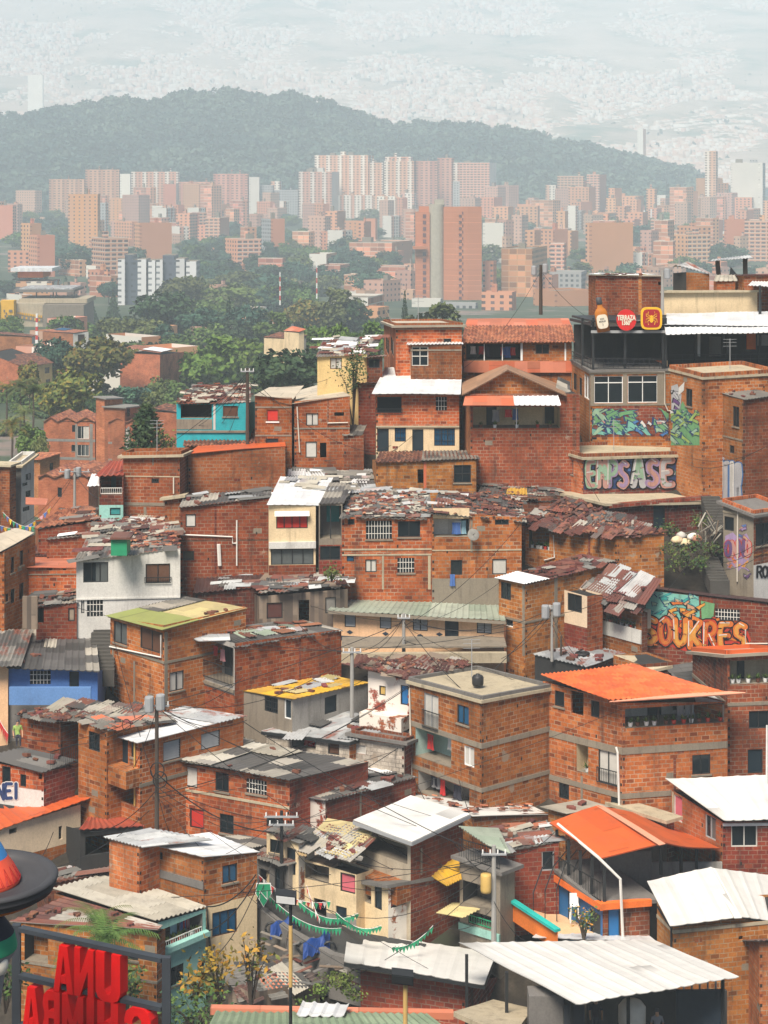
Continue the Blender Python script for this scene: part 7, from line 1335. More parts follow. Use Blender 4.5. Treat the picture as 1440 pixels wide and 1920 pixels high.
# --- hat sculpture at the left edge
D = 34.; c = P(-34,1654,D); r_ = empty('hat_figure', P(-34,2000,D), 'painted figure with huge black dished hat, cut by the left edge', 'sculpture')
s = D/F
pr = [(.01,0),(70*s,0),(86*s,.0),(88*s,.04),(102*s,.01),(104*s,.055),(118*s,.02),(120*s,.07),(130*s,.13),(138*s,.14),(142*s,.09),(141*s,.06),(137*s,.02),(139*s,-.02),(136*s,-.07),(132*s,-.09),(133*s,-.13),(126*s,-.17,'hat_orange'),(108*s,-.27,'hat_orange'),(104*s,-.29,'hat_blue'),(60*s,-.40,'hat_blue'),(.01,-.42)]
mb = MB(); mb.lathe(c, [(p[0], p[1], p[2] if len(p) > 2 else 'hat_black') for p in pr], 'hat_black', 48); mb.build('brim', r_, True)
mb = MB(); mb.lathe(c, [(70*s,-.01,'hat_red'),(72*s,.05,'hat_red'),(66*s,.16,'hat_red'),(50*s,.42,'hat_red'),(47*s,.46,'hat_blue'),(36*s,.66,'hat_blue'),(22*s,.76,'hat_blue'),(.01,.78,'hat_blue')], 'hat_red', 40); mb.build('hat_crown', r_, True)
mb = MB()
for k in range(22):
    a = 2*math.pi*k/22; p = lambda da, z: c+Vector((math.cos(a+da), math.sin(a+da), 0))*((72.5-(z-.05)*58)*s)+Vector((0,0,z))
    for q in (.1,.06): mb.tube([p(-q,.07), p(0,.07+q*2.6), p(q,.07), p(-q,.07)], .007, 'sign_dark', 5, cap=False)
mb.build('zigzag_band', r_)
mb = MB(); mb.lathe(c+Vector((0,0,-1.9)), [(30*s,-.6,'cloth_grey'),(44*s,.35,'cloth_grey'),(62*s,.68,'cloth_grey'),(65*s,.72,'cloth_green'),(66*s,.76,'cloth_green'),(60*s,1.0,'cloth_dark'),(24*s,1.5,'ivory')], 'cloth_grey', 24); mb.build('dress', r_, True)
mb = MB(); mb.lathe(P(0,1808,D-.25), [(.01,-.2),(.11,-.15),(.15,0),(.12,.14),(.01,.2)], 'ivory', 16); mb.build('hand', r_, True)
# ---------------------------------------------------------------- poles, lamps, wires
def lamp(label, x, y0, y1, D, cols, head):
    r_ = empty('lamp_post', P(x,y1,D), label, 'lamp'); ys = [y1]+[c[0] for c in cols]
    for (ya, mt, rr), yb in zip(cols, ys): mb = MB(); mb.tube([P(x,yb,D), P(x,ya,D)], rr, mt, 10); mb.build('shaft', r_)
    p = P(x,y0,D); mb = MB(); q = p+Vector((head*.3,-.1,0)); mb.obox(q-Vector((.34,.1,.12)), (.68,0,-.08), (0,.3,.1), (0,-.08,.32), 'metal_dark'); mb.build('floodlight', r_); mb = MB(); mb.obox(q-Vector((.3,.19,.06)), (.6,0,-.07), (0,.02,0), (0,-.05,.24), 'metal_white' if head < -.4 else 'metal_dark'); mb.build('lens', r_)
lamp('tall black lamp post with yellow wrapped middle and pale floodlight', 545, 1683, 1960, 62, [(1850,'metal_dark',.055),(1735,'paint_ochre',.065),(1680,'metal_dark',.055)], -.5)
lamp('short yellow lamp post with black floodlight before the brick wall', 760, 1832, 1960, 60, [(1845,'paint_ochre',.075)], -.3)
def UP(*a, **k): return pole(*a, **k)
UP('wooden utility pole with white insulator boxes before the white zinc roof', 294, 1308, 1580, 90, .11, 'pole_wood', boxes=2, arms=((1322,1.2),))
UP('grey utility pole with ochre transformer beside the concrete balcony', 926, 1585, 1770, 84.5, .12, 'pole_concrete', arms=((1600,1.1),), boxes=0)
p = P(911,1655,84.2); mb = MB(); mb.lathe(p, [(.01,-.42),(.22,-.42),(.24,-.3),(.24,.3),(.22,.38),(.01,.4)], 'ochre', 12); tag(mb.build('transformer', None, True, p), 'ochre drum transformer hung on the grey utility pole', 'transformer')
UP('dark wooden pole rising beside the turquoise house', 464, 690, 838, 128, .13, 'pole_wood', arms=((696,.9),)); UP('concrete pole with bracket on the corner of the slanting roof house', 1035, 1135, 1240, 106, .09, boxes=2, arms=((1140,.8),))
UP('slim grey pole above the mustard yellow roof', 660, 1214, 1345, 101.5, .12, arms=((1222,1.),)); UP('slim grey pole before the peach house', 757, 1150, 1250, 106.5, .11, arms=((1158,.7),)); UP('leaning wooden pole on the skyline left of the bar', 1014, 497, 590, 150, .15, 'pole_wood', boxes=2)
UP('lattice like steel pole with crossarms above the narrow lane', 528, 1520, 1690, 90, .1, 'metal_dark', arms=((1530,1.6),(1545,1.2))); UP('thin street pole with box before the zigzag brick row', 140, 878, 965, 150, .12, boxes=2, arms=((884,2.4),)); UP('concrete pole beside the rooftop hut', 1242, 507, 590, 137, .13, boxes=1)
UP('thin dark pipe standing at the right skyline', 1425, 535, 590, 138, .11, 'metal_dark'); UP('weathered wooden stake right of the orange tiled house',1052,1195-2,1230,104,.06,'wood')
UP('slender dark flue pipe beside the white roof at right', 1438, 1360, 1470, 92, .06, 'metal_white')
def W(x0,y0,d0,x1,y1,d1,s=.5,r=.016): return cable(P(x0,y0,d0), P(x1,y1,d1), s, r)
for a in ((294,1318,90,463,1350,96,.7),(294,1320,90,120,1395,97,.6),(294,1318,90,660,1225,101.5,1.2),(294,1450,89.8,540,1560,91,.8,.03),(294,1480,89.8,170,1560,92,.5,.02),(294,1482,89.8,330,1585,91,.3),(294,1330,90,455,1270,100,.6),(294,1326,90,20,1380,98,.8),(296,1470,89.8,680,1530,92,.9),(280,1520,90,40,1640,86,.6),(294,1330,89.8,250,1440,92,.2),
          (660,1222,101.5,757,1158,106.5,.5),(660,1222,101.5,560,1170,106,.5),(757,1158,106.5,1035,1140,106,1.,),(757,1160,106.5,945,1170,107,.5),(757,1195,106.3,640,1290,102,.6),(757,1158,106.5,660,1222,101.5,.8),(757,1200,106.3,870,1210,107,.3),(1035,1150,106,940,1235,104,.3),(1035,1155,106,1090,1240,104,.3),(1035,1170,106,1070,1230,104,.2),(1035,1150,106,1195,1075,110,.6),
          (464,698,128,340,790,131,.6),(464,700,128,705,850,128,1.),(464,700,128,410,800,130,.4),(464,700,128,360,805,130,.5),(464,698,128,380,760,131,.4),(464,700,128,430,810,129,.3),(1014,508,150,870,690,136,.8),(1014,508,150,1110,600,138,.4),
          (926,1600,84.5,545,1560,92,1.2),(926,1598,84.5,1040,1560,90,.5),(926,1612,84.5,700,1560,92,.9),(926,1620,84.5,600,1700,88,1.3),(926,1640,84.5,770,1580,90,.5),(926,1700,84.4,840,1740,87,.4),(926,1690,84.4,1000,1770,84,.4),(926,1610,84.5,860,1460,96,.6),(926,1605,84.5,570,1640,90,1.1),
          (528,1532,90,300,1480,90,.8),(528,1532,90,560,1480,94,.3),(528,1548,90,480,1690,88,.4),(528,1532,90,390,1540,91,.5),(528,1550,90,620,1640,89,.6),(705,845,129,860,745,130,.5),(720,850,129,862,770,130,.4),(740,850,129,862,790,130,.3),(690,870,128,840,745,130,.6),
          (1300,860,124,1440,835,122,.5),(1300,875,124,1410,850,122,.4),(1355,1045,113,1440,1000,112,.3),(1350,1055,113,1440,1015,112,.3),(1345,1070,113,1440,1030,112,.3),(1240,1120,110,1350,955,116,.4),(1080,860,124,1140,965,120,.1),(940,1020,116,1140,1120,108,.5),(140,886,150,60,985,150,.6),(140,886,150,10,1000,152,.7),(140,886,150,230,860,130,.4),(140,886,150,185,935,125,.3),(387,1700,83,480,1640,88,.4,.03),(392,1745,83,480,1650,88,.4,.03),(395,1800,83,485,1655,88,.5,.02),(640,860,128,500,850,130,.3),(1250,545,139,1110,520,141,.3),(100,1560,90,45,1640,84,.4)): W(*a)
rc = random.Random(21); hs = list(HOUSES.values())
for k in range(30):
    px_, py_, pd_ = rc.choice(((294,1325,90),(660,1222,101.5),(757,1160,106.5),(1035,1145,106),(926,1605,84.5),(528,1535,90),(464,700,128),(294,1480,90),(926,1640,84.5))); hh = rc.choice([h for h in hs if abs(h['D']-pd_) < 14 and h['N'].y < 140] or hs); tgt = rc.choice(['N','Lc','Rc']); zz = dict(N=hh['zt'][1], Lc=hh['zt'][0], Rc=hh['zt'][2])[tgt]-.25; q_ = hh[tgt]; p_ = P(px_,py_+rc.uniform(-4,20),pd_)
    if (Vector((q_.x,q_.y,zz))-p_).length < 24: cable(p_, (q_.x, q_.y-.15, zz), rc.uniform(.2,1.), rc.choice([.012,.016,.02]))
for i, (x, y, d) in enumerate(((295,1445,89.7),(300,1462,89.7))):
    mb = MB(); mb.tube([P(x,y,d)+Vector((.32*math.cos(a),0,.32*math.sin(a)*1.2)) for a in [k*math.pi/8 for k in range(17)]], .03, 'cable_rubber', 6, cap=False); tag(mb.build('cable_coil', None, True, P(x,y,d)), ('upper','lower')[i]+' coil of black cable tied to the pole before the white zinc roof', 'cable')
mb = MB(); mb.tube([P(237,1359,90)+Vector((.2*math.cos(a),0,.2*math.sin(a)*1.3)) for a in [k*math.pi/8 for k in range(17)]], .02, 'cable_rubber', 6, cap=False); tag(mb.build('cable_coil', None, True, P(237,1359,90)), 'ring of black cable hanging in the air left of the wired pole', 'cable')
# satellite dish
c = DISH['R'].px(885,1000,.55); r_ = empty('satellite_dish', c, 'pale satellite dish on the brick wall beside the white balcony', 'dish'); ax = Vector((.25,-.85,.35)).normalized(); rot = Vector((0,0,1)).rotation_difference(ax).to_matrix()
mb = MB(); mb.lathe(c, [(.01,0),(.15,.015),(.28,.06),(.36,.12),(.35,.13),(.01,.02)], 'stone', 20, 1, 1, rot); mb.build('reflector', r_, True); mb = MB(); mb.tube([c, c+ax*.4], .015, 'metal_dark'); mb.tube([c, DISH['R'].px(884,1014,0)], .03, 'metal_grey'); mb.build('arm', r_)
hang_cloth(DISH['R'], DISH['R'].u(848), DISH['R'].z(1076, 1), .12, 'from the lower window below the satellite dish', 'cloth_blue', .3, .7)
for i, (hid, u, v, lab) in enumerate((('concretetop',.3,.6,'on the bare concrete roof'),('slabtop',.5,.6,'on the concrete roof behind the green lettering'),('redbox',.5,.6,'on the dark red box house'),('parapet',.4,.5,'on the parapet house left of the clay tiles'),('letters',.6,.4,'above the pastel letters'))):
    p_ = HOUSES[hid]['q'].at(u, v)+Vector((0,0,.1)); r_ = empty('roof_antenna', p_, 'thin television antenna standing '+lab, 'antenna'); mb = MB(); mb.tube([p_, p_+Vector((0,0,2.))], .025, 'metal_grey', 5); mb.build('mast', r_)
    for z in (1.5,1.75,1.95): mb = MB(); mb.bar(p_+Vector((-.45,0,z)), p_+Vector((.45,.1,z)), .02, .02, 'metal_grey'); mb.build('rod', r_)
for hid, u, v, lab in (('concretetop',.62,.35,'small black water tank at the corner of the bare concrete roof'),):
    p_ = HOUSES[hid]['q'].at(u, v)+Vector((0,0,.12)); mb = MB(); mb.lathe(p_, [(.01,0),(.26,0),(.30,.1),(.30,.42),(.24,.52),(.1,.56),(.1,.6),(.01,.61)], 'black_tank', 14); tag(mb.build('water_tank', None, True, p_), lab, 'tank')
# ---------------------------------------------------------------- big white canopies in front
r_ = empty('market_canopy', P(1130,1960,76), 'large white corrugated canopy on black posts at the bottom right', 'canopy')
q, o = slab_sheet(None,None,None,[(860,1768,82),(1080,1883,73),(1386,1832,75),(1222,1762,85)],'paint_white','u',pitch=.75,amp=.035,root=r_)
slab_sheet(None,None,None,[(998,1758,86),(1228,1764,86),(1215,1754,88),(1016,1744,88)],'zinc_white','v',pitch=.5,amp=.02,root=r_)
for x, y0, d in ((875,1790,80),(950,1822,77),(1355,1836,76),(1178,1870,75.5),(1072,1880,75)): mb = MB(); mb.bar(P(x,2000,d), P(x,y0,d), .13, .13, 'metal_dark'); mb.build('post', r_)
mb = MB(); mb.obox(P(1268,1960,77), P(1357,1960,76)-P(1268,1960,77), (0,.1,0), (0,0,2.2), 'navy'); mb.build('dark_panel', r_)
for k in range(5): mb = MB(); p = P(1282+k*15,1866,77.2); mb.bar(p, p+Vector((0,0,.75)), .09, .06, 'metal_grey'); mb.build('slat', r_)
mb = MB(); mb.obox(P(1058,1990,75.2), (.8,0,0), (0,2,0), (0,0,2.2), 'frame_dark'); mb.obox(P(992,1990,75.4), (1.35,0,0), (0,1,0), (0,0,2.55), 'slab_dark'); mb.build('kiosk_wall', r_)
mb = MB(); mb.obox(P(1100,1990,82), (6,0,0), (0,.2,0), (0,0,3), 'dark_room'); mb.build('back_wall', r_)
p = P(1185,1925,77); mb = MB(); mb.lathe(p, [(.01,0),(.5,0),(.55,.2),(.55,.8),(.4,1.),(.01,1.1)], 'ivory', 20); tag(mb.build('water_tank', None, True, p), 'pale round water tank in the shade of the big white canopy', 'tank')
slab_sheet('concrete_roof','flat concrete roof slab under the big white canopy posts','roof',[(850,1897,76),(960,1945,73),(1000,1890,78),(925,1874,80)],'slab',kind='flat',th=.2)
slab_sheet('green_roof','faded green sheet roof along the bottom edge','roof',[(380,1945,66),(860,1945,66),(800,1899,72),(405,1896,72)],'fibre_mint',pitch=.3,amp=.03)
slab_sheet('roof_sheet','loose white corrugated sheet lying above the faded green roof','roof sheet',[(556,1904,70.5),(645,1906,70.5),(655,1884,72),(568,1878,72)],'zinc_white','v',pitch=.42,amp=.07)
mb = MB(); mb.bar(P(395,1893,72.2), P(850,1902,72.2), .35, .25, 'rust_orange'); tag(mb.build('roof_ridge', None, False, P(600,1898,72)), 'orange clay ridge edging the faded green roof', 'ridge')
h = house('cropshed', 'rickety hillside shed with red patch on its pale sheet roof', 1935, 470, 428, 600, (1840,1862,1838), 40, ('wood','wood'), D=82.5, name='shed', cat='shed', roof=RM(mat='zinc_old', pts={'L':(425,1830),'N':(448,1880),'R':(604,1838),'B':(545,1792)}, along='t'))
sub_sheet(h, 'rust_orange', .45, .95, .35, .75, .08); patch(h, 10, ['zinc_old','fibre_light','zinc'], .6, 2.); loose(h, 3, 'on the pale roof of the rickety shed')
# --- narrow lane, retaining wall, tarpaulins, bunting
mb = MB(); pts = [P(470,1690,90),P(540,1745,88),P(620,1790,86.5),P(720,1815,85)]
for a, b_ in zip(pts, pts[1:]): mb.bar(a-Vector((0,0,.9)), b_-Vector((0,0,.9)), .35, 2.0, 'slab_dark')
tag(mb.build('retaining_wall', None, False, pts[1]), 'mossy stone retaining wall below the lane with covered motorbikes', 'wall')
mb = MB(); mb.poly([P(440,1640,92.5), P(470,1700,90.3), P(620,1790,86.8), P(760,1825,85.2), P(800,1770,88), P(660,1745,89), P(560,1690,90.5), P(500,1620,93.5)], 'asphalt'); o = mb.build('lane', None, False, P(600,1750,88)); o['kind'] = 'structure'
def tarp(label, x, y, D, s):
    c = P(x,y,D); r_ = empty('covered_motorbike', c, label, 'motorbike'); g_ = random.Random(x); mb = MB()
    def hz_(u): return .72+.36*math.exp(-((u-.62)/.22)**2)+.14*math.exp(-((u+.45)/.3)**2)
    def fn(i, j):
        u = i/11-1; v = j/5-1; k = abs(v)
        return c+Vector((u*.62*s, v*(.24+.30*k)*s+u*.6*s, s*(hz_(u)*(1-k**2.2)+.22*k**2.2+(.05*math.sin(i*.9+v*2)+.04*g_.uniform(-1,1))*k)))
    rows = [[fn(i, j) for i in range(23)] for j in range(11)]
    mb.grid(lambda i, j: rows[j][i], 22, 10, 'tarp_blue', .01); mb.build('tarpaulin', r_)
    for dx in (-.6,.6):
        mb = MB(); mb.tube([c+Vector((dx*s+.28*math.cos(k*math.pi/6), -.05, .28+.28*math.sin(k*math.pi/6))) for k in range(13)], .06, 'metal_dark', 6, cap=False); mb.build('wheel', r_)
tarp('motorbike under crumpled blue tarpaulin at the lane edge, nearer one', 594, 1788, 87, .95); tarp('motorbike under blue tarpaulin beside the yellow lamp post', 530, 1752, 88.5, .85)
def bunting(label, a, b_, n, mats, sag=.5, s=.3):
    a, b_ = Vector(a), Vector(b_); r_ = empty('bunting', a, label, 'bunting'); f_ = lambda t: a.lerp(b_, t)-Vector((0,0,sag*4*t*(1-t)))
    mb = MB(); mb.tube([f_(k/16) for k in range(17)], .012, 'cloth_white', 4); mb.build('string', r_); e = (b_-a).normalized()
    for k in range(n):
        p = f_((k+.5)/n); mb = MB(); w_ = rnd.uniform(-.12,.12); mb.poly([p-e*s*.42, p+Vector((0,w_,-s)), p+e*s*.42], mats[k % len(mats)]); mb.build('flag', r_)
bunting('string of green flags sloping from the lane wall to the cream house', P(480,1650,90), P(640,1740,86), 26, ['plastic_green'], .7); bunting('string of green flags crossing above the white canopy', P(630,1710,87), P(715,1735,86), 14, ['plastic_green'], .4); bunting('string of green flags nearest the grey utility pole', P(735,1775,85), P(812,1735,86), 12, ['plastic_green'], .3)
bunting('string of red, white and green flags over the narrow lane', P(485,1640,91), P(620,1690,88), 18, ['cloth_red','cloth_white','plastic_green'], .5); bunting('second green string looping below the pink curtain', P(560,1690,88.5), P(672,1712,88), 16, ['plastic_green'], .5); bunting('red and white flags hanging before the cream house', P(575,1660,89), P(600,1725,88), 8, ['cloth_red','cloth_white'], .1)
bunting('coloured party flags over the steep street at far left', P(0,985,150), P(95,950,148), 14, ['cloth_blue','paint_yellow','plastic_green','cloth_pink'], .8, .45); bunting('second coloured flag string at far left', P(5,960,150), P(90,975,146), 14, ['plastic_green','cloth_blue','paint_yellow'], .8, .45); bunting('red plastic flags at the left edge below the blue house', P(-10,1330,104), P(15,1375,102), 7, ['cloth_red'], .1, .6)
h = house('lanehouse', 'crowded lane house with dark openings under a tin lid left of the cream house', 1715, 560, 500, 590, (1560,1580,1572), 30, ('cream','brick_peel'), name='plastered_house', wins=[('L',506,1575,530,1600,'w'),('L',538,1590,554,1640,'d'),('L',505,1625,530,1650,'o')], D=90.2, roof=RM(mat='zinc_old', pts={'L':(494,1556),'N':(562,1582),'R':(594,1566),'B':(535,1542)})); patch(h, 8, ['zinc_old','rust','fibre'], .5, 1.4); loose(h, 3, 'on the tin lid of the crowded lane house')
c = P(494,1678,88.6); r_ = empty('emblem_board', c, 'dark green shield shaped board with white emblem by the lane', 'sign'); mb = MB(); sh = [(-.3,.5),(.3,.5),(.34,.05),(0,-.52),(-.34,.05)]
mb.poly([c+Vector((x,0,z)) for x, z in sh], 'plastic_green'); mb.poly([c+Vector((x*1.12,.03,z*1.1)) for x, z in sh], 'cloth_white'); mb.build('board', r_)
mb = MB(); mb.bar(c+Vector((-.17,-.02,-.2)), c+Vector((-.17,-.02,.2)), .07, .02, 'cloth_white'); mb.bar(c+Vector((-.17,-.02,.2)), c+Vector((.17,-.02,-.2)), .07, .02, 'cloth_white'); mb.bar(c+Vector((.17,-.02,-.2)), c+Vector((.17,-.02,.2)), .07, .02, 'cloth_white'); mb.build('emblem', r_)
for k in range(22):
    x, y = rnd.choice(((rnd.uniform(490,560),rnd.uniform(1760,1830)),(rnd.uniform(560,680),rnd.uniform(1800,1850)))); D_ = GD(y)-.6; p = P(x,y,D_); a = rnd.uniform(0,3.1); mb = MB(); mb.bar(p, p+Vector((math.cos(a)*1.1, math.sin(a)*.7, rnd.uniform(0,.25))), .18, .03, rnd.choice(['wood','slab_dark','rust','fibre','zinc_old'])); tag(mb.build('scrap_board', None, False, p), 'scrap board dumped on the slope under the lane wall', 'board', 'scrap boards under the lane wall')
# --- courtyard below the orange canopy
r_ = empty('courtyard', P(1010,1770,87), 'small tiled courtyard with orange and turquoise walls below the orange canopy', 'courtyard')
mb = MB(); mb.poly([P(968,1710,89), P(1010,1752,86.5), P(1120,1770,86.5), P(1120,1715,91), P(1030,1700,92)], 'peach'); mb.build('floor', r_)
mb = MB(); a, b_ = P(961,1727,88.5), P(1046,1784,85.2); mb.obox(a, b_-a, (0,.15,0), (0,0,.85), 'orange_wall'); mb.build('orange_wall', r_); mb = MB(); mb.bar(a+Vector((0,0,.93)), b_+Vector((0,0,.93)), .3, .12, 'bright_teal'); mb.build('coping', r_)
mb = MB(); a, b_ = P(985,1712,92), P(1075,1700,91.5); mb.obox(a, b_-a, (0,.15,0), (0,0,.8), 'blue_light'); mb.build('back_wall', r_)
for k in range(4): mb = MB(); a = P(1000+k*22,1735-k*4,88+k*.5); mb.tube([a, a+Vector((0,0,1.5)), a+Vector((.5,1.2,2.2)), a+Vector((1.2,2.6,2.4))], .03, 'metal_dark', 6); mb.build('pergola_arch', r_)
c = P(1077,1728,88.5); r_ = empty('bar_stool', c, 'white bar stool with backrest in the tiled courtyard', 'stool')
for dx, dy in ((-.2,-.2),(.2,-.2),(-.2,.2),(.2,.2)): mb = MB(); mb.bar(c+Vector((dx,dy,0)), c+Vector((dx*.8,dy*.8,.75)), .04, .04, 'plastic_white'); mb.build('leg', r_)
mb = MB(); mb.obox(c+Vector((-.2,-.2,.75)), (.4,0,0), (0,.4,0), (0,0,.04), 'plastic_white'); mb.build('seat', r_); mb = MB(); mb.obox(c+Vector((-.2,.18,.79)), (.4,0,0), (0,.04,0), (0,0,.45), 'plastic_white'); mb.build('backrest', r_)
# --- people: one skinned body each, faces coloured skin / shirt / trousers by height, hair as a child
def person(label, foot, h, pose, shirt, legs, hair='hat_black', rz=0.):
    k = h/1.72; r_ = empty('person', foot, label, 'person'); sit = pose == 'sit'; hip = .45 if sit else .90
    V = [(0,0,hip,.13),(0,0,hip+.25,.125),(0,-.01,hip+.48,.135),(0,-.01,hip+.60,.055),(0,-.03,hip+.68,.085),(0,-.02,hip+.80,.075)]; E = [(0,1),(1,2),(2,3),(3,4),(4,5)]
    for sx in (-1,1):
        n = len(V); arm = [(sx*.19,0,hip+.50,.06),(sx*.25,-.02,hip+.25,.045),(sx*.24,-.12 if not sit else -.22,hip+.02,.035),(sx*.235,-.15 if not sit else -.28,hip-.07,.03)]
        leg = [(sx*.10,-.42,hip+.02,.07),(sx*.10,-.44,.08,.045),(sx*.10,-.56,.03,.035)] if sit else [(sx*.11,-.03,.48,.07),(sx*.12,.02,.08,.045),(sx*.12,-.14,.03,.035)]
        V += arm+leg; E += [(2,n),(n,n+1),(n+1,n+2),(n+2,n+3),(0,n+4),(n+4,n+5),(n+5,n+6)]
    ca, sa = math.cos(rz), math.sin(rz); me = bpy.data.meshes.new('body'); me.from_pydata([((x*ca-y*sa)*k, (x*sa+y*ca)*k, z*k) for x, y, z, q in V], E, [])
    o = bpy.data.objects.new('body', me); COL.objects.link(o); sm = o.modifiers.new('skin', 'SKIN'); o.modifiers.new('sub', 'SUBSURF').levels = 1
    for v, q in zip(me.skin_vertices[0].data, V): v.radius = (q[3]*k, q[3]*k)
    me.skin_vertices[0].data[0].use_root = True; bpy.context.view_layer.update()
    m2 = bpy.data.meshes.new_from_object(o.evaluated_get(bpy.context.evaluated_depsgraph_get())); bpy.data.objects.remove(o); m2.materials.clear()
    for mt in ('spray_skin', shirt, legs): m2.materials.append(M[mt])
    for f_ in m2.polygons:
        z = f_.center.z/k; xr = abs(f_.center.x*ca+f_.center.y*sa)/k; yr = (-f_.center.x*sa+f_.center.y*ca)/k
        f_.material_index = 0 if z > hip+.57 or (xr > .2 and z < hip+.3) else 1 if z > hip+.04 and yr > -.2 else 2; f_.use_smooth = True
    o = bpy.data.objects.new('body', m2); COL.objects.link(o); o.parent = r_
    mb = MB(); mb.lathe(Vector(foot)+Vector((0,.01,(hip+.76)*k)), [(.092*k,-.03*k),(.095*k,.03*k),(.075*k,.085*k),(.01,.11*k)], hair, 12); mb.build('hair', r_, True); return r_
person('person in bright green top in the doorway at the left edge', P(33,1394,98.4), 1.6, 'sit', 'spray_limeg', 'cloth_dark', rz=.3)
person('person in dark top standing in the shade under the big white canopy', P(1117,1948,78), 1.7, 'stand', 'cloth_dark', 'navy'); person('person with dark hair and grey top seated under the big white canopy', P(1232,1950,76.6), 1.65, 'sit', 'cloth_grey', 'cloth_dark')
# --- stairs, rubble, sacks on the bank
def stairs(label, x0, y0, d0, x1, y1, d1, n, w):
    a, b_ = P(x0,y0,d0), P(x1,y1,d1); mb = MB()
    for k in range(n): p = a.lerp(b_, k/n); q = a.lerp(b_, (k+1)/n); mb.obox((p.x-w/2, min(p.y,q.y), min(p.z,q.z)-.8), (w,0,0), (0,abs(q.y-p.y)+.02,0), (0,0,.8+abs(q.z-p.z)), 'stair_stone')
    tag(mb.build('stairs', None, False, a), label, 'stairs')
stairs('dark concrete steps climbing beside the terrace to the silver lettering', 1352, 1000, 118, 1332, 930, 123, 13, 1.15); stairs('lower flight of steps beside the painted corner house', 1350, 1092, 113.5, 1328, 1045, 116.5, 9, 1.15); stairs('brick toned steps between the blue house and the mossy roofed house', 192, 1260, 106, 192, 1178, 110.5, 12, 1.3)
for k in range(14):
    p = P(1285+rnd.uniform(-22,24), 1018+rnd.uniform(-14,8), 117.2+rnd.uniform(-.8,.8)); mb = MB(); mb.lathe(p, [(.01,-.2),(.28,-.18),(.36,0),(.26,.16),(.1,.24),(.01,.26)], rnd.choice(['ivory','cream','curtain','salmon']), 10, rnd.uniform(.8,1.2), .8); tag(mb.build('sack', None, True, p), 'pale stuffed rubbish sack in the heap on the dark bank', 'sack', 'sacks heaped on the bank')
for k in range(26):
    p = P(1325+rnd.uniform(-18,20), 1010+rnd.uniform(-28,18), 117+rnd.uniform(-.8,.8)); a = rnd.uniform(-1,1); mb = MB(); mb.bar(p, p+Vector((math.sin(a)*1.3, rnd.uniform(-.3,.3), abs(math.cos(a))*.9)), .09, .04, rnd.choice(['wood','trunk','fibre_light'])); tag(mb.build('plank', None, False, p), 'old plank thrown on the rubbish heap by the steps', 'plank', 'planks thrown on the heap')
# --- terrace wall below the peach house, rooftops of small sheds filling the lanes
mb = MB(); mb.obox(P(640,1245,105.3), P(950,1243,106.2)-P(640,1245,105.3), (0,.4,0), (0,0,.55), 'slab'); mb.obox(P(640,1216,105.6), P(950,1214,106.4)-P(640,1216,105.6), (0,2.4,.0), (0,0,.08), 'concrete'); tag(mb.build('terrace_wall', None, False, P(640,1245,105.3)), 'crumbling concrete terrace wall below the long peach house', 'wall')
h = house('gapa', 'low dark roofed house squeezed below the tall gabled brick house', 990, 893, None, 1052, (928,934,930), 84, ('brick_dark','brick_dark'), dl=6, roof=RM(mat='fibre_dark', pts={'L':(905,905),'N':(890,936),'R':(1055,940),'B':(1040,908)}))
patch(h, 14, ['fibre_dark','fibre','rust'], .5, 1.8); patch(h, 40, ['clay_dark','rust'], tiles=True); sub_sheet(h, 'yellow', .35, .75, .35, .6, .1); loose(h, 6, 'on the dark roof below the tall gabled house')
h = house('gapd', 'flat beige roofed room right of the orange tiled house', 1602, 1250, 1150, 1264, (1505,1536,1532), 55, ('concrete','brick_dark'), roof=RM(kind='slab', mat='slab'))
h = house('gape', 'low roof of pale boards at the foot of the orange tiled house', 1600, 1060, 1028, 1130, (1515,1524,1512), 40, ('brick','brick_dark'), roof=RM(kind='flat', mat='fibre_light')); loose(h, 3, 'on the pale boards below the orange tiled house')
h = house('gapg', 'shed with rust streaked zinc roof between the cream wall and the brick house', 1715, 90, None, 215, (1648,1652,1640), 70, ('brick_dark','brick_dark'), dl=5, roof=RM(mat='rust_mix', pts={'L':(95,1632),'N':(75,1660),'R':(215,1632),'B':(205,1610)})); patch(h, 12, ['zinc_old','rust','zinc'], .5, 2)
h = house('gapg2', 'dark open shelter with red sheet roof behind the brick house with blue window', 1640, 150, None, 268, (1548,1556,1548), 70, ('dark_room','dark_room'), dl=4, wins=[('R',160,1565,230,1600,'o')], roof=RM(mat='rust_red', pts={'L':(165,1532),'N':(148,1556),'R':(272,1548),'B':(215,1526)}))
h = house('gaph', 'grey walled lane house with scrap roof beside the steel crossarm pole', 1700, 540, 478, 575, (1608,1622,1612), 35, ('slab_dark','grey_wall'), name='plastered_house', wins=[('L',486,1630,505,1665,'o'),('L',515,1630,532,1690,'d')], roof=RM(mat='zinc_old', pts={'L':(470,1605),'N':(540,1624),'R':(580,1605),'B':(515,1588)})); patch(h, 14, ['zinc_old','rust_mix','fibre'], .5, 1.6); loose(h, 4, 'on the scrap roof beside the steel pole')
h = house('gaph2', 'dim plastered house under black sheets behind the steel crossarm pole', 1640, 470, 400, 545, (1575,1588,1580), 30, ('grey_wall','slab_dark'), name='plastered_house', wins=[('L',425,1590,440,1620,'o')], roof=RM(mat='fibre_dark', pts={'L':(395,1572),'N':(470,1590),'R':(548,1575),'B':(480,1562)}))
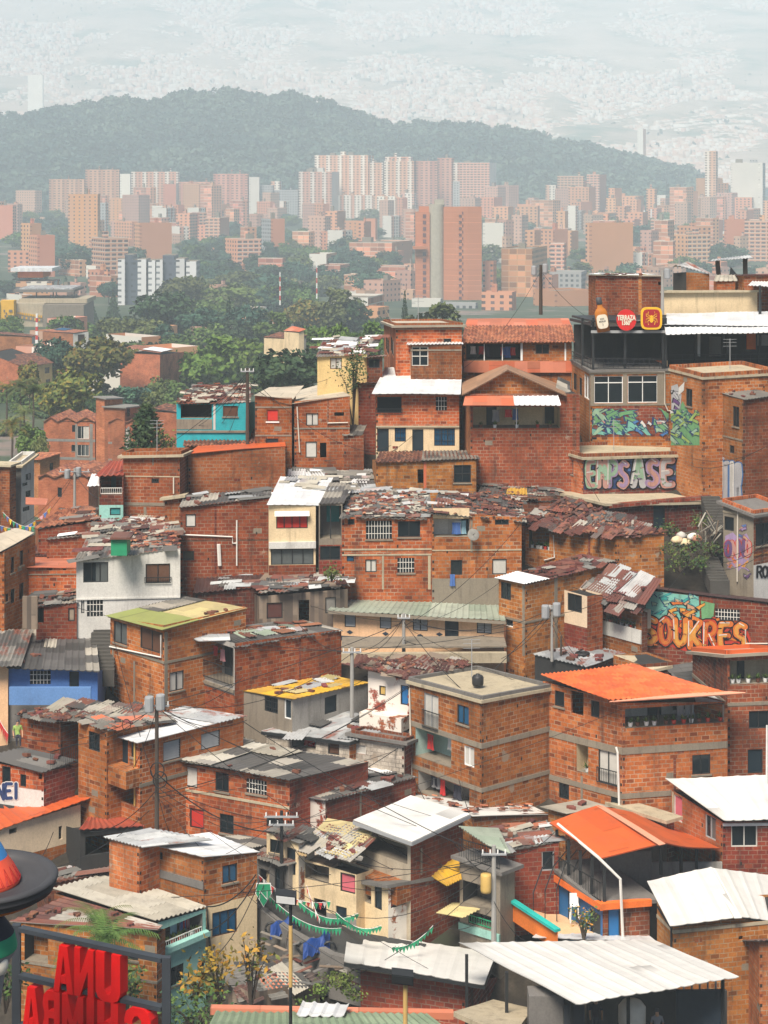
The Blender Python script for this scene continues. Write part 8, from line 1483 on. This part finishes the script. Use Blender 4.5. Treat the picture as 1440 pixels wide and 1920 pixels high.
h = house('gapi', 'low black shed with tyre and bricks on its curled zinc roof', 1300, 1095, 1003, 1172, (1228,1247,1226), 35, ('dark_room','brick_dark'), name='shed', cat='shed', roof=RM(mat='zinc', pts={'L':(998,1226),'N':(1100,1250),'R':(1176,1224),'B':(1090,1206)}, along='t')); loose(h, 9, 'on the curled zinc roof with the tyre')
t_ = h['q'].at(.55,.45)+h['q'].nrm()*.08; mb = MB(); mb.tube([t_+Vector((.33*math.cos(k*math.pi/8), .33*math.sin(k*math.pi/8), 0)) for k in range(17)], .1, 'cable_rubber', 8, cap=False); tag(mb.build('tyre', None, True, t_), 'old car tyre lying on the curled zinc roof', 'tyre')
h = house('gapj', 'flat pale concrete roof below the orange block lettering', 1300, 1200, 1150, 1262, (1228,1246,1240), 40, ('brick','brick_dark'), ar=75, roof=RM(kind='slab', mat='slab', pts={'L':(1150,1228),'N':(1215,1258),'R':(1262,1247),'B':(1225,1230)}))
h = house('gapk', 'low house with dark striped corrugated roof behind the orange tiled roof', 1322, 1285, 1240, 1365, (1255,1292,1290), 55, ('brick_dark','brick_dark'), ar=80, roof=RM(mat='fibre_dark', pts={'L':(1245,1250),'N':(1290,1296),'R':(1368,1298),'B':(1330,1238)}, along='t', pitch=.34, amp=.05)); sub_sheet(h, 'fibre_light', .0, .4, .6, 1, .1)
h = house('gapl', 'pale stone patched roof behind the yellow roof', 1330, 560, None, 690, (1268,1272,1262), 80, ('concrete','concrete'), dl=4, D=110, name='plastered_house', roof=RM(mat='zinc_old', pts={'L':(570,1242),'N':(556,1262),'R':(690,1262),'B':(690,1240)})); patch(h, 8, ['straw','zinc','fibre_light'], .5, 2)
# --- plants
def leafy(label, x, yt, yb, D, w, n, mats, name='shrub', cat='shrub', ls=.22):
    b_, t_ = P(x,yb,D), P(x,yt,D); H = t_.z-b_.z; r_ = empty(name, b_, label, cat); mb = MB(); tips = []
    for k in range(9):
        a = rnd.random()*6.28; q = b_+Vector((math.cos(a)*w*rnd.uniform(.1,.5), math.sin(a)*w*.4, H*rnd.uniform(.6,1))); mb.tube([b_, b_.lerp(q,.5)+Vector((0,0,H*.15)), q], .05, 'trunk', 5, .015); tips += [b_.lerp(q,.6)+Vector((0,0,H*.1)), q, q]
    mb.build('stems', r_); mb = MB()
    for k in range(n):
        p = rnd.choice(tips)+Vector((rnd.gauss(0,w*.13), rnd.gauss(0,w*.13), rnd.gauss(0,w*.12))); d = Vector((rnd.gauss(0,1),rnd.gauss(0,1),rnd.gauss(0,.7))).normalized(); s_ = d.cross(Vector((rnd.gauss(0,1),rnd.gauss(0,1),rnd.gauss(0,1)))).normalized(); L = ls*rnd.uniform(.6,1.3)
        mb.poly([p, p+d*L*.5+s_*L*.25, p+d*L, p+d*L*.5-s_*L*.25], rnd.choice(mats))
    mb.build('leaves', r_)
leafy('spindly tree with yellow and rust leaves right of the red letters', 412, 1785, 1915, 78, 2.3, 260, ['leaf_yellow','leaf_yellow','leaf_rusty'], 'yellow_tree', 'tree', .24); leafy('thin young tree with yellow tips beside the mint house', 470, 1752, 1895, 80, 1.5, 140, ['leaf_yellow','leaf_rusty'], 'yellow_tree', 'tree', .3); leafy('low yellow leaved shrub at the left of the spindly tree', 368, 1818, 1890, 77, 1.6, 160, ['leaf_yellow','leaf_rusty'], 'yellow_shrub', 'shrub', .3)
frond_plant('lush palm growing behind the red letters', 200, 1722, 1880, 79, 20, 2.3, 'leaf_mid', seg=7, wid=.24); frond_plant('second palm crown behind the top of the red letters', 182, 1700, 1880, 80.5, 16, 1.9, 'leaf_olive', seg=7, wid=.24)
leafy('dark green bushes right of the black sign post', 365, 1868, 1935, 74, 2.6, 500, ['leaf_dark','leaf_mid'], ls=.2); leafy('dark green plants between the sign post and letters', 235, 1820, 1925, 70, 1.6, 300, ['leaf_dark','leaf_mid']); leafy('shrub at the left edge below the hat figure', 10, 1810, 1900, 72, 1.4, 260, ['leaf_dark','leaf_mid']); leafy('potted greenery on the tiled courtyard stair', 1095, 1705, 1765, 86, 1., 240, ['leaf_mid','leaf_dark','leaf_yellow'], ls=.16)
for i, (x, y, d) in enumerate(((600,1862,80),(640,1850,81.5),(665,1868,80.5),(620,1840,83),(655,1838,83.5),(575,1885,78))): leafy('clump of grass and weeds on the bank left of the bottom brick wall', x, y-9, y+4, d, .9, 150, ['grass','leaf_mid','leaf_bright'], 'weed_clump', 'plant', .17)
for o in list(COL.objects):
    if o.get('category') == 'plant' and o.name.startswith('weed_clump'): o['group'] = 'weeds on the lower bank'
leafy('dark climbing tree leaning before the faded yellow house', 662, 640, 800, 132, 2.6, 620, ['leaf_dark','leaf_olive'], 'bare_tree', 'tree', .22); leafy('weeds growing on the shanty roof edge', 622, 1065, 1090, 110, 1.2, 150, ['grass','leaf_mid'], 'weed_clump', 'plant')
for x, y, d in ((1262,1040,115.8),(1290,1052,115.2),(1318,1062,114.8),(1300,1030,116.5),(1275,1068,114.6),(1335,1035,116),(1255,1000,118),(1310,985,119)): leafy('weeds covering the dark bank by the steps', x, y-14, y+6, d, 1.5, 170, ['grass','leaf_dark','leaf_mid'], 'bank_weeds', 'plant', .2)
for o in list(COL.objects):
    if o.name.startswith('bank_weeds') and o.get('category'): o['group'] = 'weeds on the dark bank'
leafy('small dark shrub sprouting beside the araucaria', 318, 815, 860, 145, 1.8, 260, ['leaf_dark','leaf_mid'])
EXPO = .82
# ---------------------------------------------------------------- camera, light, air
cam = bpy.data.cameras.new('camera'); co = bpy.data.objects.new('camera', cam); COL.objects.link(co); sc.camera = co
co.location = (0,0,0); co.rotation_euler = (math.pi/2, 0, 0)
cam.sensor_fit = 'HORIZONTAL'; cam.sensor_width = 36; cam.lens = F/1440*36
cam.shift_y = (HZ-960)/1440; cam.clip_start = 1; cam.clip_end = 20000
w = bpy.data.worlds.new('World'); sc.world = w; w.use_nodes = True; nt = w.node_tree
SUN_EL, SUN_AZ = 54, -158         # azimuth from +Y towards +X, degrees
sky = nt.nodes.new('ShaderNodeTexSky'); sky.sky_type = 'NISHITA'; sky.sun_disc = False
sky.sun_elevation = R(SUN_EL); sky.sun_rotation = R(SUN_AZ); sky.air_density = 1.0; sky.dust_density = 1.2
nt.links.new(sky.outputs[0], nt.nodes['Background'].inputs[0]); nt.nodes['Background'].inputs[1].default_value = .06
sl = bpy.data.lights.new('sun', 'SUN'); so = bpy.data.objects.new('sun', sl); COL.objects.link(so)
sl.energy = 4.2; sl.angle = R(24); sl.color = (1, .91, .78)
d = Vector((math.sin(R(SUN_AZ))*math.cos(R(SUN_EL)), math.cos(R(SUN_AZ))*math.cos(R(SUN_EL)), math.sin(R(SUN_EL))))
so.rotation_euler = d.to_track_quat('Z', 'Y').to_euler()
sc.view_settings.view_transform = 'Standard'; sc.view_settings.look = 'None'; sc.view_settings.gamma = 1; sc.view_settings.exposure = EXPO
sc.cycles.use_denoising = True; sc.cycles.max_bounces = 6; sc.cycles.volume_bounces = 4
